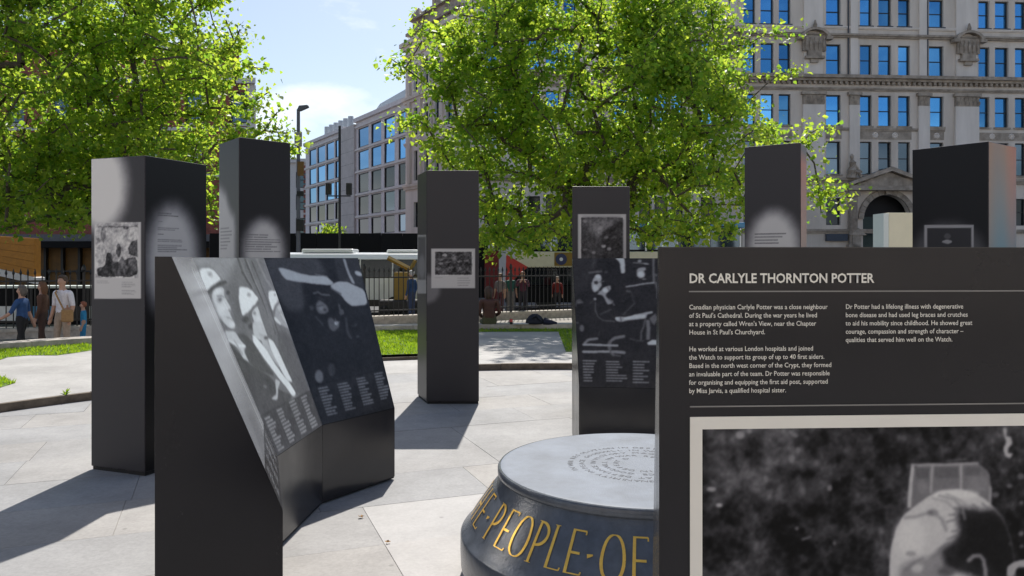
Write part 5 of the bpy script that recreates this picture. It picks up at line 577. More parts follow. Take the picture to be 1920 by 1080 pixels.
C0 = Vector((-0.966, 5.0)); E1 = Vector((0.934, 0.357)).normalized(); E2 = Vector((E1.y, -E1.x))
circ = [polar(RP-0.004, a) for a in range(0, 360, 5)]
def clip_circle(poly):
    if all((p[0]-PC[0])**2+(p[1]-PC[1])**2 < (RP-0.05)**2 for p in poly): return poly
    out = list(poly)
    for i in range(len(circ)):
        a, b_ = circ[i], circ[(i+1) % len(circ)]
        ex, ey = b_[0]-a[0], b_[1]-a[1]
        side = lambda p: ex*(p[1]-a[1])-ey*(p[0]-a[0])
        new = []
        for j in range(len(out)):
            p, q = out[j], out[(j+1) % len(out)]; sp, sq = side(p), side(q)
            if sp >= 0: new.append(p)
            if (sp >= 0) != (sq >= 0):
                t = sp/(sp-sq); new.append((p[0]+(q[0]-p[0])*t, p[1]+(q[1]-p[1])*t))
        out = new
        if len(out) < 3: return None
    return out
rng = random.Random(11)
def area(p): return abs(sum(p[i][0]*p[(i+1)%len(p)][1]-p[(i+1)%len(p)][0]*p[i][1] for i in range(len(p))))/2
def lay(s0, s1, t0, t1, material, gap=0.0017):
    q = [C0+E1*s+E2*t for s, t in ((s0+gap, t0+gap), (s1-gap, t0+gap), (s1-gap, t1-gap), (s0+gap, t1-gap))]
    q = clip_circle([(p.x, p.y) for p in q])
    if not q or area(q) < 0.02: return
    z = rng.uniform(-0.0008, 0.0012)
    m = MB().prism(q, -0.03, z)
    m.build('paving_slab', material, plaza)
CW = 0.70; SQ_S, SQ_T = 2.6, 4*CW          # the pale square that carries the memorial
for c in range(-16, 17):
    t0, t1 = c*CW, (c+1)*CW
    inside = 0 <= c < 4
    s = -12.0+rng.uniform(0, 1.0)
    while s < 12:
        e = s+rng.uniform(0.85, 1.6)
        if inside and s < 0 < e: e = 0.0
        if inside and -1e-6 <= s < SQ_S:
            s = SQ_S; continue
        if inside and e < 0 and e > -0.35: e = 0.0
        lay(s, e, t0, t1, M['slab']); s = e
for i in range(3):
    for j in range(4):
        lay(i*SQ_S/3, (i+1)*SQ_S/3, j*CW, (j+1)*CW, M['slab_light'])

# raised ring of path and lawn around the plaza
GAP0, GAP1 = 104.3, 121.0
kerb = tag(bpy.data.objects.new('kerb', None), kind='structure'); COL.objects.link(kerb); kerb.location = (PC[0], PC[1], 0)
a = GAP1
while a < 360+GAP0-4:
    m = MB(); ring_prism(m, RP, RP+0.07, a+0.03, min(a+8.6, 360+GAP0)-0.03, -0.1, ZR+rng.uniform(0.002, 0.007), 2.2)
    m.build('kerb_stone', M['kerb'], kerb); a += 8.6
m = MB(); ring_prism(m, RP+0.07, 12.92, GAP1, 360+GAP0, -0.55, ZR)
tag(m.build('raised_path', M['ring']), kind='structure')
m = MB(); ring_prism(m, RP+0.0, 8.70, GAP0, GAP1, -0.2, 0.001)
tag(m.build('level_path', M['ring']), kind='structure')
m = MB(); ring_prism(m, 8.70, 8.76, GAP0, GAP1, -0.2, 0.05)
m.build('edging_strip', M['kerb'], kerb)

def lawn(polys, name, label, n, seed, z):
    rr = random.Random(seed)
    mb = MB()
    for p in polys:
        mb.add([(x, y, z) for x, y in (p if area_signed(p) > 0 else p[::-1])], [tuple(range(len(p)))])
    sheet = tag(mb.build(name, M['soil']), kind='structure')
    gb = MB(); tot = sum(area(p) for p in polys)
    for p in polys:
        xs = [q[0] for q in p]; ys = [q[1] for q in p]; k = int(n*area(p)/tot); done = 0; tries = 0
        while done < k and tries < k*30:
            tries += 1
            x = rr.uniform(min(xs), max(xs)); y = rr.uniform(min(ys), max(ys)); ins = False
            for i in range(len(p)):
                a_, b_ = p[i], p[(i+1) % len(p)]
                if (a_[1] > y) != (b_[1] > y) and x < (b_[0]-a_[0])*(y-a_[1])/(b_[1]-a_[1])+a_[0]: ins = not ins
            if not ins: continue
            done += 1
            t = rr.uniform(0, 6.28); h = rr.uniform(0.02, 0.055); w = rr.uniform(0.006, 0.013); l = rr.uniform(-0.03, 0.03); l2 = rr.uniform(-0.03, 0.03)
            gb.add([(x-w*math.cos(t), y-w*math.sin(t), z), (x+w*math.cos(t), y+w*math.sin(t), z), (x+l, y+l2, z+h)], [(0, 1, 2)])
    o = gb.build('grass', M['grass']); tag(o, label, 'grass', kind='stuff')
def area_signed(p): return sum(p[i][0]*p[(i+1)%len(p)][1]-p[(i+1)%len(p)][0]*p[i][1] for i in range(len(p)))/2
def sector(r0, r1, a0, a1, step=2.5):
    I, O = arc_poly(r0, r1, a0, a1, step); return I+O[::-1]
lawn([sector(8.76, 12.92, 99.0, GAP1+8)], 'lawn', 'sunlit mown grass between dark tilted lectern and central charcoal tower', 26000, 1, ZR+0.004)
lawn([sector(12.30, 12.92, 88.5, 98.9), sector(8.75, 12.92, 40, 88.5)], 'lawn', 'shaded green grass right of the pale path, under the middle tree', 26000, 2, ZR+0.004)
wav = [(polar(11.45+0.25*math.sin(i*1.7)+0.2*math.sin(i*0.6), 129+i*1.5)) for i in range(24)]
lawn([wav+[polar(12.92, 129+i*1.5) for i in range(23, -1, -1)], [(-6.1, 9.5), (-6.75, 10.15), (-8.2, 10.6), (-9.6, 9.9), (-9.3, 8.1), (-7.2, 8.05), (-6.0, 8.75)]],
     'lawn', 'patchy grass strips beside the pale path at the far left', 18000, 3, ZR+0.004)

# low coping ledge at the outer edge of the ring
ledge = thing('stone_ledge', 'low curved stone ledge along the far edge of the lawns', 'ledge', (*polar(13.1, 110), -0.5))
a = 14.0
while a < 168:
    m = MB(); ring_prism(m, 12.93, 13.36, a+0.02, a+5.2-0.02, -0.5, 0.19+rng.uniform(-0.004, 0.006), 2.6)
    m.build('coping_stone', M['coping'], ledge); a += 5.2

# lower pavement out to the railing
RA, RB = Vector((-19.0, 17.86)), Vector((7.5, 31.05))
RD = (RB-RA).normalized(); RN = Vector((-RD.y, RD.x))
q0, q1 = RA-RD*14, RB+RD*18
m = MB(); m.prism([tuple(q0+RN*0.4), tuple(q1+RN*0.4), (40, 2), (20, -16), (-20, -16), (-40, 2)], -0.7, -0.5)
tag(m.build('lower_pavement', M['lower']), kind='structure')
# ------------------------------------------------------------------ exhibition lecterns
def lectern_points(K, side, flare, top, kz=0.52, run=0.44, depth=0.5):
    K = [Vector(k) for k in K]; n = []
    for i in range(3):
        h = (K[i+1]-K[i]).normalized(); n.append(Vector((-h.y, h.x))*side)
    def rot(v, a):
        c, s = math.cos(R(a)), math.sin(R(a)); return Vector((c*v.x-s*v.y, s*v.x+c*v.y))
    D = [rot(n[0], flare*side)]
    for i in (1, 2):
        q = (n[i-1]+n[i]).normalized(); D.append(q/q.dot(n[i]))
    D.append(rot(n[2], -flare*side))
    z = lambda v, h: Vector((v.x, v.y, h))
    G0 = [z(K[i], 0.0) for i in range(4)]; Q = [z(K[i], kz) for i in range(4)]
    T = [z(K[i]+D[i]*run, top) for i in range(4)]; TB = [z(K[i]+D[i]*depth, top) for i in range(4)]
    B = [z(K[i]+D[i]*depth, 0.0) for i in range(4)]
    return G0, Q, T, TB, B

def build_lectern(label, K, side, flare, top, prints, back_print=None):
    G0, Q, T, TB, B = lectern_points(K, side, flare, top)
    c = sum((p for p in B+G0), Vector())/8
    root = thing('display_lectern', label, 'lectern', (c.x, c.y, 0), group='sloping lecterns around the stone memorial')
    flip = side < 0
    up = Vector((0, 0, 0.022))
    def ori(q): return q[::-1] if flip else q
    # core: slightly shrunken solid, black
    core = MB()
    def sh(p, i):   # pull 6 mm towards the middle of the section
        m_ = (G0[i]+T[i]+B[i])/3+Vector((0, 0, 0.2)); d = (m_-p); return p+d.normalized()*0.012
    for i in range(3):
        j = i+1
        A = [G0[i], Q[i], T[i], TB[i], B[i]]; Bq = [G0[j], Q[j], T[j], TB[j], B[j]]
        A = [sh(p, i) for p in A]; Bq = [sh(p, j) for p in Bq]
        core.add(A+Bq, [ori(list(f)) for f in ((0,5,6,1),(1,6,7,2),(2,7,8,3),(3,8,9,4),(4,9,5,0))])
        if i == 0: core.add(A, [ori([0,1,2,3,4])])
        if i == 2: core.add(Bq, [ori([4,3,2,1,0])])
    core.build('core', M['void'], root)
    e = 0.0018
    def inset(q):
        m_ = sum(q, Vector())/len(q); return [p+(m_-p).normalized()*e for p in q]
    for i in range(3):
        j = i+1
        MB().slab(inset(ori([G0[i]+up, G0[j]+up, Q[j], Q[i]])), 0.006).build('front_plate', M['black'], root)
        MB().slab(inset(ori([Q[i], Q[j], T[j], T[i]])), 0.006).build('slope_plate', M['black'], root)
        MB().slab(inset(ori([T[i], T[j], TB[j], TB[i]])), 0.006).build('top_plate', M['black'], root)
        MB().slab(inset(ori([B[j]+up, B[i]+up, TB[i], TB[j]])), 0.006).build('back_plate', M['black_end'], root)
        L_, R_ = (Q[i], Q[j]) if not flip else (Q[j], Q[i]); TL, TR = (T[i], T[j]) if not flip else (T[j], T[i])
        key, kw = prints[i]
        print_sheet('photo_panel', inset([L_, R_, TR, TL]), key, root, lift=0.0015, mt='print_gloss', warp=0.007, **{**dict(tint=(0.98, 0.96, 1.06), white=(0.90, 0.975, 1.0)), **kw})
    for i, s in ((0, 1), (3, -1)):
        poly = [G0[i]+up, Q[i], T[i], TB[i], B[i]+up]
        nrm = (poly[1]-poly[0]).cross(poly[4]-poly[0]).normalized()
        mid = sum((p for p in B+G0), Vector())/8
        if nrm.dot(poly[0]-mid) < 0: poly = poly[::-1]; nrm = -nrm
        m = MB(); n5 = len(poly)
        outp = [p+nrm*0.002 for p in poly]; inp = [p-nrm*0.004 for p in poly]
        m.add(outp+inp, [tuple(range(n5)), tuple(range(2*n5-1, n5-1, -1))]+[(k+n5, (k+1) % n5+n5, (k+1) % n5, k) for k in range(n5)])
        m.build('end_panel', M['black_end'], root)
    return root, (G0, Q, T, TB, B)

GR = [['b', 2], ['c', 0.12, 0.04, 3], ['c', 0.025, 0.035, 4], ['g', 0.009, 0.06]]
strip_ops = [['p', [[0, 0], [1.2, 0], [1.2, 1.3], [0, 1.3]], 0.56, 0.01],  # pale ground tone paints in the sky sheen on this grazing facet
             ['p', [[0, 0.55], [0.9, 0.45], [1.1, 1.0], [0, 1.2]], 0.66, 0.2], ['p', [[0.2, 0.2], [0.7, 0.1], [0.6, 0.35], [0.3, 0.42]], 0.5, 0.15],
             ['l', [[0.7, 1.1], [0.8, 0.5], [0.86, 0.2]], 0.04, 0.76, 0.03], ['l', [[0.82, 1.1], [0.9, 0.5], [0.96, 0.2]], 0.03, 0.72, 0.03],
             ['p', [[0, 0], [1.2, 0], [1.2, 0.2], [0, 0.2]], 0.27, 0.004], ['t', 0.1, 0.03, 0.22, 0.18, 8, 0.7, 90], ['t', 0.33, 0.03, 0.45, 0.18, 8, 0.7, 91],
             ['t', 0.55, 0.03, 0.67, 0.18, 8, 0.7, 92], ['t', 0.77, 0.03, 0.88, 0.18, 8, 0.7, 93], ['g', 0.015, 0.06]]
def plain_ops(seed):
    r_ = random.Random(seed); ops = [['n', 0, 0.2, 1.2, 1.3, 0.22, 0.16, 0.5, seed]]
    for k in range(4): ops.append(['t', 0.08+0.22*k, 0.03, 0.2+0.22*k, 0.18, 8, 0.62, seed+k])
    return ops+GR
LL = [(-0.986, 3.326), (-1.29, 4.255), (-1.237, 5.05), (-0.856, 5.63)]
FL = [(0.570, 6.56), (1.365, 6.467), (2.036, 6.03), (2.45, 5.35)]
RL = [(0.352, 1.95), (1.15, 2.0), (1.846, 2.395), (2.298, 3.055)]
build_lectern('dark angled lectern at left with photograph of helmeted people on its slope', LL, 1, 9, 1.613,
              [(None, dict(ops=strip_ops, res=0.007)), ('helmets', dict(res=0.0055, base=0.34, post=GR)), ('raid', dict(res=0.0055, base=0.22, post=GR))])
build_lectern('black lectern behind the memorial with dim photograph and three columns of names', FL, 1, 9, 1.613,
              [('listening', dict(res=0.0055, base=0.225, post=GR, tint=(1.05, 0.97, 1.02))), (None, dict(ops=plain_ops(31), res=0.012)), (None, dict(ops=plain_ops(37), res=0.012))])
rl, (G0, Q, T, TB, B) = build_lectern('large near black lectern at right, its back showing a biography and portrait', RL, -1, 12, 1.624,
              [(None, dict(ops=plain_ops(41), res=0.012)), (None, dict(ops=plain_ops(43), res=0.012)), (None, dict(ops=plain_ops(47), res=0.012))])
# the back of the near lectern: heading, two columns of text, framed portrait
bl, br = Vector((B[0].x, B[0].y, 0)), Vector((B[1].x, B[1].y, 0)); ux = (br-bl).normalized(); uz = Vector((0, 0, 1)); nn = ux.cross(uz)
at = lambda u, v: bl+ux*u+uz*v
fr = MB(); x0, x1, z0, z1 = 0.0561, 0.962, 0.42, 1.3040; w = 0.0235
def rect(u0, u1, v0, v1, lift, t=0.0008): return [at(u0, v0)+nn*lift, at(u1, v0)+nn*lift, at(u1, v1)+nn*lift, at(u0, v1)+nn*lift]
for r4 in ((x0, x1, z1-w, z1), (x0, x1, z0, z0+w), (x0, x0+w, z0+w, z1-w), (x1-w, x1, z0+w, z1-w)):
    fr.slab(rect(*r4, 0.0032), 0.0008)
fr.build('portrait_border', M['cream_ink'], rl)
PW, PH = PRINTS['portrait_face'][0], PRINTS['portrait_face'][1]
def shift(ops, dx, dy):
    o = []
    for p in ops:
        p = list(p); 
        if p[0] in 'pl': p[1] = [[a[0]-dx, a[1]-dy] for a in p[1]]
        o.append(p)
    return o
px0, pz0, px1, pz1 = x0+w, z0+w, x1-w, z1-w
pre = [['n', 0, 0, 1, 1, 0.14, 0.14, 0.30, 77], ['c', 0.05, 0.26, 12], ['c', 0.022, 0.26, 13], ['c', 0.009, 0.12, 14], ['p', [[0.1, 0.0], [0.16, 0.18], [0.3, 0.28], [0.62, 0.28], [0.75, 0.16], [0.8, 0.0]], 0.2, 0.02]]
det = [['n', 0, 0, 1, 1, 0.03, 0.0, 1.0, 78]]
print_sheet('portrait_photo', rect(px0, px1, pz0, pz1, 0.0), None, rl, res=0.0022, base=0.2, lift=0.0026, warp=0.004,
            ops=pre+shift(PRINTS['portrait_face'][2], px0, pz0)+[['b', 2], ['c', 0.02, 0.03, 15], ['g', 0.006, 0.05]])
ru = MB()
ru.slab(rect(0.0541, 0.97, 1.5390, 1.5413, 0.0032), 0.0008); ru.build('heading_rule', M['rule_ink'], rl)
ru = MB(); ru.slab(rect(0.0561, 0.97, 1.3222, 1.3246, 0.0032), 0.0008); ru.build('heading_rule', M['rule_ink'], rl)
text_mesh('heading_lettering', 'DR CARLYLE THORNTON POTTER', at(0.0541, 1.5565), ux, uz, 0.0253, M['cream_ink'], rl, fit_w=0.358, bold=0.022)
para1 = ("Canadian physician Carlyle Potter was a close neighbour\nof St Paul's Cathedral. During the war years he lived\n"
         "at a property called Wren's View, near the Chapter\nHouse in St Paul's Churchyard.\n\nHe worked at various London hospitals and joined\n"
         "the Watch to support its group of up to 40 first aiders.\nBased in the north west corner of the Crypt, they formed\n"
         "an invaluable part of the team. Dr Potter was responsible\nfor organising and equipping the first aid post, supported\nby Miss Jarvis, a qualified hospital sister.")
para2 = ("Dr Potter had a lifelong illness with degenerative\nbone disease and had used leg braces and crutches\nto aid his mobility since childhood. He showed great\n"
         "courage, compassion and strength of character –\nqualities that served him well on the Watch.")
text_mesh('body_lettering', para1, at(0.0541, 1.5065), ux, uz, 0.0128, M['cream_ink'], rl, spacing=0.01575, fit_w=0.274, bold=0.006)
text_mesh('body_lettering', para2, at(0.3559, 1.5065), ux, uz, 0.0128, M['cream_ink'], rl, spacing=0.01575, fit_w=0.249, bold=0.006)

# ------------------------------------------------------------------ exhibition towers
def build_tower(label, C, a, b_, H, left=None, right=None, a2=None, bases=(0.275, 0.275), left_rgb=None, right_rgb=None, left_ops=None, right_ops=None):
    C, a, b_ = Vector(C), Vector(a), Vector(b_); a2 = Vector(a2) if a2 else a
    P = [C, C+b_, C+b_+a2, C+a]                     # ccw from above
    root = thing('display_tower', label, 'display tower', ((C+b_/2+a/2).x, (C+b_/2+a/2).y, 0), group='charcoal towers of the exhibition')
    cen = sum(P, Vector((0, 0)))/4
    inn = [p+(cen-p).normalized()*0.012 for p in P]
    MB().prism([tuple(p) for p in inn], 0.0, 0.03).build('recessed_base', M['void'], root)
    MB().prism([tuple(p) for p in P], 0.028, H).build('casing', M['tower'], root, bevel=0.004, seg=2)
    v3 = lambda p, z: Vector((p.x, p.y, z))
    e = 0.004
    def face(p, q, key, rgb, ops, base):
        d = (q-p).normalized()*e
        print_sheet('printed_face', [v3(p+d, 0.03+e), v3(q-d, 0.03+e), v3(q-d, H-e), v3(p+d, H-e)], key, root, res=0.0068, base=base, lift=0.0015, rgb=rgb, ops=ops, warp=0.014)
    if left or left_rgb is not None or left_ops: face(C+a, C, left, left_rgb, left_ops, bases[0])
    if right or right_rgb is not None or right_ops: face(C, C+b_, right, right_rgb, right_ops, bases[1])
    # fine joint between the casing panels
    return root
def dusk(u, v):
    """colour photograph: warm glow above grey blue water"""
    wob = 0.06*np.sin(u*7+v*3)
    t = np.clip((v-0.62+0.25*(1-u)*0.6+wob)/0.5, 0, 1)[..., None]
    warm = np.array([1.0, 0.25, 0.06]); gray = np.array([0.50, 0.30, 0.19]); blue = np.array([0.11, 0.33, 0.46])
    edge = np.clip((u-0.55)/0.45, 0, 1)[..., None]
    c = blue*(1-t)+(gray*(1-edge)+warm*edge)*t
    return c*(1-0.15*edge)*0.52
def ember(u, v):
    t = np.clip((v-0.55)/0.4, 0, 1)[..., None]
    c = np.array([0.26, 0.20, 0.18])*(1-t)+np.array([0.62, 0.16, 0.07])*t
    k = np.clip((v-0.93)/0.05, 0, 1)[..., None]
    return (c*(1-k)+np.array([0.12, 0.08, 0.07])*k)*0.7
build_tower('charcoal tower at far left with white glow above a framed photograph', (-2.71, 5.71), (-0.5, 0.19), (0.225, 0.58), 2.37, 't1l', 't1r', bases=(0.275, 0.13))
build_tower('tallest dark tower behind the left lectern, pale text glow on both faces', (-2.47, 7.0), (-0.345, 0.434), (0.362, 0.356), 2.71, 't2l', 't2r', bases=(0.14, 0.19))
build_tower('lone charcoal tower in the middle with small white framed photograph and long shadow', (-0.947, 8.58), (-0.158, 0.47), (0.58, 0.0), 2.59, 't3l', 't3r', a2=(-0.035, 0.47))
build_tower('low charcoal tower right behind the lectern and memorial, with framed photograph', (0.6075, 7.8), (0.055, 0.57), (0.58, 0.0), 2.34, None, 't4r', a2=(0.075, 0.57))
build_tower('charcoal tower right of the middle tree with white text glow and rusty orange side', (2.684, 7.19), (-0.432, 0.297), (0.187, 0.352), 2.69, 't5l', None, right_rgb=ember)
build_tower('wide dark tower at far right with orange and blue photographic side', (4.024, 6.53), (-0.38, 0.51), (0.455, 0.34), 2.6, 't6l', None, right_rgb=dusk, bases=(0.15, 0.2))

# cream totem seen between the right-hand towers
ct = thing('cream_totem', 'cream information totem in front of the arched stone doorway', 'totem', (5.7, 11.2, ZR))
MB().box(5.36, 5.98, 11.0, 11.32, ZR+0.02, 2.27).build('cream_face', M['cream_board'], ct, bevel=0.004)
MB().box(5.285, 5.357, 11.0, 11.32, ZR+0.02, 2.262).build('pale_side_strip', M['pale_board'], ct)
MB().box(5.50, 5.60, 10.996, 10.999, 1.70, 1.735).build('red_mark', M['red_paint'], ct)
MB().box(5.29, 5.97, 11.02, 11.30, ZR, ZR+0.02).build('base_plate', M['iron'], ct)

# ------------------------------------------------------------------ round stone memorial
mem = thing('stone_memorial', 'round dark stone memorial with gilded lettering and pale top', 'memorial', (PC[0], PC[1], 0))
prof = [(0.84, 0.0), (0.86, 0.03), (0.90, 0.06), (0.913, 0.075), (0.916, 0.15), (0.915, 0.226), (0.908, 0.236), (0.893, 0.250), (0.872, 0.278), (0.846, 0.318), (0.812, 0.366), (0.770, 0.425), (0.738, 0.465), (0.722, 0.495), (0.712, 0.512)]
MB().lathe(prof, PC, 128).build('flared_drum', M['stone_dark'], mem, smooth=True)
MB().lathe([(0.70, 0.505), (0.722, 0.513), (0.727, 0.52), (0.727, 0.545), (0.721, 0.553)], PC, 128).build('rim', M['stone_dark'], mem, smooth=True)
MB().lathe([(0.712, 0.545), (0.712, 0.5545), (0.704, 0.5565), (0.69, 0.557)], PC, 128).build('top_disc', M['stone_top'], mem, smooth=True)
# carved spiral inscription on the top, set as small letters along a spiral
insc = 'IN WAR RESOLUTION IN DEFEAT DEFIANCE IN VICTORY MAGNANIMITY IN PEACE GOODWILL '
def glyph_polys(ch):
    cu = bpy.data.curves.new('g', 'FONT'); cu.body = ch; cu.size = 1.0; cu.resolution_u = 1
    t_ = bpy.data.objects.new('g', cu); COL.objects.link(t_); bpy.context.view_layer.update()
    me = bpy.data.meshes.new_from_object(t_.evaluated_get(bpy.context.evaluated_depsgraph_get()))
    res = ([tuple(v.co[:2]) for v in me.vertices], [tuple(p.vertices) for p in me.polygons])
    bpy.data.objects.remove(t_, do_unlink=True); bpy.data.meshes.remove(me); bpy.data.curves.remove(cu)
    return res
GL = {c: glyph_polys(c) for c in set(insc) if c != ' '}
m = MB(); th = R(200); r_ = 0.345; tx = insc*4; i = 0
while r_ > 0.10 and i < len(tx):
    ch = tx[i]; sz = 0.050; adv = 0.036 if ch != ' ' else 0.022
    if ch in 'MW': adv = 0.045
    if ch == 'I': adv = 0.019
    if ch != ' ':
        vs, fs = GL[ch]; P3 = []
        for (gx_, gy_) in vs:
            aa = th-(gx_*sz)/r_; rr = r_+gy_*sz*0.8
            P3.append((PC[0]+rr*math.cos(aa), PC[1]+rr*math.sin(aa), 0.5578))
        m.add(P3, fs)
    th -= adv/r_; r_ -= 0.058*adv/(2*math.pi*r_); i += 1
tag(m.build('carved_inscription', M['carve'], mem), kind='stuff')

# gilded capitals: thick and thin strokes with small serifs, bent on to the flared side
def side_at(t):
    """point on the letter band, t 0 (bottom) .. 1 (top) -> radius, z"""
    pts = [(0.858, 0.300), (0.846, 0.318), (0.829, 0.342), (0.812, 0.366), (0.791, 0.3955), (0.770, 0.425), (0.750, 0.450)]
    f = t*(len(pts)-1); i_ = max(0, min(len(pts)-2, int(f))); k = f-i_
    return pts[i_][0]+(pts[i_+1][0]-pts[i_][0])*k, pts[i_][1]+(pts[i_+1][1]-pts[i_][1])*k
def stroke(x0, y0, x1, y1, w0, w1=None):
    return ('s', x0, y0, x1, y1, w0, w1 if w1 else w0)
ser = lambda x, y, w=0.1: stroke(x-w, y, x+w, y, 0.035)
STEM, THIN = 0.088, 0.048
LET = {
 'P': [stroke(0.12, 0, 0.12, 1, STEM), ser(0.12, 0.0), ser(0.1, 1.0, 0.08), ('a', 0.12, 0.735, 0.36, 0.25, -90, 90, THIN, STEM)],
 'E': [stroke(0.12, 0, 0.12, 1, STEM), stroke(0.12, 0.985, 0.5, 0.985, THIN), stroke(0.12, 0.53, 0.42, 0.53, THIN), stroke(0.12, 0.015, 0.52, 0.015, THIN), stroke(0.5, 0.985, 0.5, 0.9, 0.04), stroke(0.52, 0.015, 0.54, 0.11, 0.04)],
 'F': [stroke(0.12, 0, 0.12, 1, STEM), stroke(0.12, 0.985, 0.5, 0.985, THIN), stroke(0.12, 0.53, 0.44, 0.53, THIN), ser(0.12, 0.0), stroke(0.5, 0.985, 0.5, 0.9, 0.04)],
 'L': [stroke(0.12, 0, 0.12, 1, STEM), ser(0.12, 1.0, 0.09), stroke(0.12, 0.015, 0.5, 0.015, THIN), stroke(0.5, 0.015, 0.52, 0.11, 0.04)],
 'T': [stroke(0.3, 0, 0.3, 1, STEM), ser(0.3, 0.0), stroke(0.02, 0.985, 0.58, 0.985, THIN)],
 'H': [stroke(0.12, 0, 0.12, 1, STEM), stroke(0.56, 0, 0.56, 1, STEM), stroke(0.12, 0.52, 0.56, 0.52, THIN), ser(0.12, 0, 0.08), ser(0.56, 0, 0.08), ser(0.12, 1, 0.08), ser(0.56, 1, 0.08)],
 'N': [stroke(0.1, 0, 0.1, 1, THIN), stroke(0.1, 1, 0.58, 0, STEM), stroke(0.58, 0, 0.58, 1, THIN), ser(0.1, 0, 0.08), ser(0.58, 1, 0.08)],
 'D': [stroke(0.12, 0, 0.12, 1, STEM), ('a', 0.12, 0.5, 0.5, 0.485, -90, 90, THIN, STEM), ser(0.1, 0, 0.07), ser(0.1, 1, 0.07)],
 'O': [('a', 0.34, 0.5, 0.30, 0.5, 0, 360, THIN, STEM)],
 '.': [stroke(0.06, 0.5, 0.22, 0.54, 0.09, 0.03)],
}
def letter(ch, phi, wdeg):
    """phi: angle of the letter's centre, degrees, 0 = towards the camera side, negative to the left"""
    out = MB(); wid = {'O': 0.68, '.': 0.28, 'H': 0.68, 'N': 0.68, 'D': 0.66, 'T': 0.6}.get(ch, 0.56)
    def pt(x, y, lift):
        r, z = side_at(min(1.0, max(0.0, y))); r += lift; z += lift*0.6
        aa = R(-90+phi)+(x-wid/2)*0.150/0.78
        return (PC[0]+r*math.cos(aa), PC[1]+r*math.sin(aa), z)
    def ribbon(path, ws):
        n = len(path); vs = []
        for i_, (x, y) in enumerate(path):
            a_, b2 = path[max(0, i_-1)], path[min(n-1, i_+1)]
            dx, dy = b2[0]-a_[0], b2[1]-a_[1]; L = math.hypot(dx, dy)+1e-9; nx_, ny_ = -dy/L, dx/L
            w_ = ws[i_]/2
            vs += [pt(x+nx_*w_, y+ny_*w_, 0.0035), pt(x-nx_*w_, y-ny_*w_, 0.0035)]
        out.add(vs, [(2*i_, 2*i_+1, 2*i_+3, 2*i_+2) for i_ in range(n-1)])
    for s_ in LET[ch]:
        if s_[0] == 's':
            _, xa, ya, xb, yb, w0, w1 = s_; N_ = 7
            ribbon([(xa+(xb-xa)*k/N_, ya+(yb-ya)*k/N_) for k in range(N_+1)], [w0+(w1-w0)*k/N_ for k in range(N_+1)])
        else:
            _, cx, cy, rx, ry, a0, a1, wt, wk = s_; N_ = 28 if a1-a0 > 200 else 16
            path, ws = [], []
            for k in range(N_+1):
                aa = R(a0+(a1-a0)*k/N_); path.append((cx+rx*math.cos(aa), cy+ry*math.sin(aa))); ws.append(wt+(wk-wt)*abs(math.cos(aa)))
            ribbon(path, ws)
    return out.build('gilt_letter', M['gilt'], mem)
for ch, ph in [('T', -96), ('H', -87), ('E', -77.5), ('.', -71), ('P', -64.5), ('E', -57), ('O', -49.3), ('P', -41.5), ('L', -35), ('E', -28.8), ('.', -24), ('O', -17.2), ('F', -9.3),
               ('.', -4), ('L', 2.5), ('O', 10.5), ('N', 19), ('D', 28), ('O', 37), ('N', 46)]:
    letter(ch, ph, 7)

# small dry leaves and a weed on the paving
for k, (x, y, s_) in enumerate([(-0.935, 4.79, 0.022), (-0.70, 4.36, 0.02), (-0.44, 9.1, 0.03), (-1.19, 5.95, 0.02)]):
    m = MB(); r2 = random.Random(k); a0 = r2.uniform(0, 6.28); pts = []
    for i in range(10):
        rr = s_*(1.0 if i % 2 == 0 else 0.55); aa = a0+i*math.pi/5
        pts.append((x+rr*math.cos(aa), y+rr*math.sin(aa)*0.8, 0.006+0.012*abs(math.sin(i*1.3))))
    m.add([(x, y, 0.008)]+pts, [(0, i+1, (i+1) % 10+1) for i in range(10)])
    o = m.build('fallen_leaf', M['dry_leaf']); 
    tag(o, ['tiny dry leaf on the paving just right of the left lectern, the farther of two', 'tiny dry leaf on the paving nearest the memorial flange', 'dry leaf lying right beside the middle tower base', 'dry leaf beside the far end of the left lectern'][k], 'leaf', 'dry leaves on the paving')
wp = thing('weed', 'small green weed growing out of the kerb at far left', 'plant', (-5.0, 8.66, 0.08))
m = MB(); r2 = random.Random(5)
for i in range(16):
    a = r2.uniform(0, 6.28); l = r2.uniform(0.03, 0.07); h = r2.uniform(0.03, 0.09); w_ = 0.009
    d = Vector((math.cos(a), math.sin(a), 0)); n2 = Vector((-d.y, d.x, 0)); o3 = Vector((-5.0, 8.66, 0.08))
    m.add([o3, o3+d*l*0.5+n2*w_+Vector((0, 0, h*0.7)), o3+d*l+Vector((0, 0, h)), o3+d*l*0.5-n2*w_+Vector((0, 0, h*0.7))], [(0, 1, 2, 3)])
m.build('leaves', M['grass'], wp)
# ------------------------------------------------------------------ buildings
def wall_grid(mb, x0, x1, z0, z1, openings, y0=0.0, y1=0.5):
    """wall with rectangular openings (x0,x1,z0,z1), built from boxes that butt"""
    zs = sorted(set([z0, z1]+[o[2] for o in openings]+[o[3] for o in openings])); zs = [z for z in zs if z0 <= z <= z1]
    for a, b_ in zip(zs[:-1], zs[1:]):
        zm = (a+b_)/2; cuts = sorted((o[0], o[1]) for o in openings if o[2] < zm < o[3]); x = x0
        for c in cuts:
            if c[0] > x: mb.box(x, c[0], y0, y1, a, b_)
            x = max(x, c[1])
        if x < x1: mb.box(x, x1, y0, y1, a, b_)

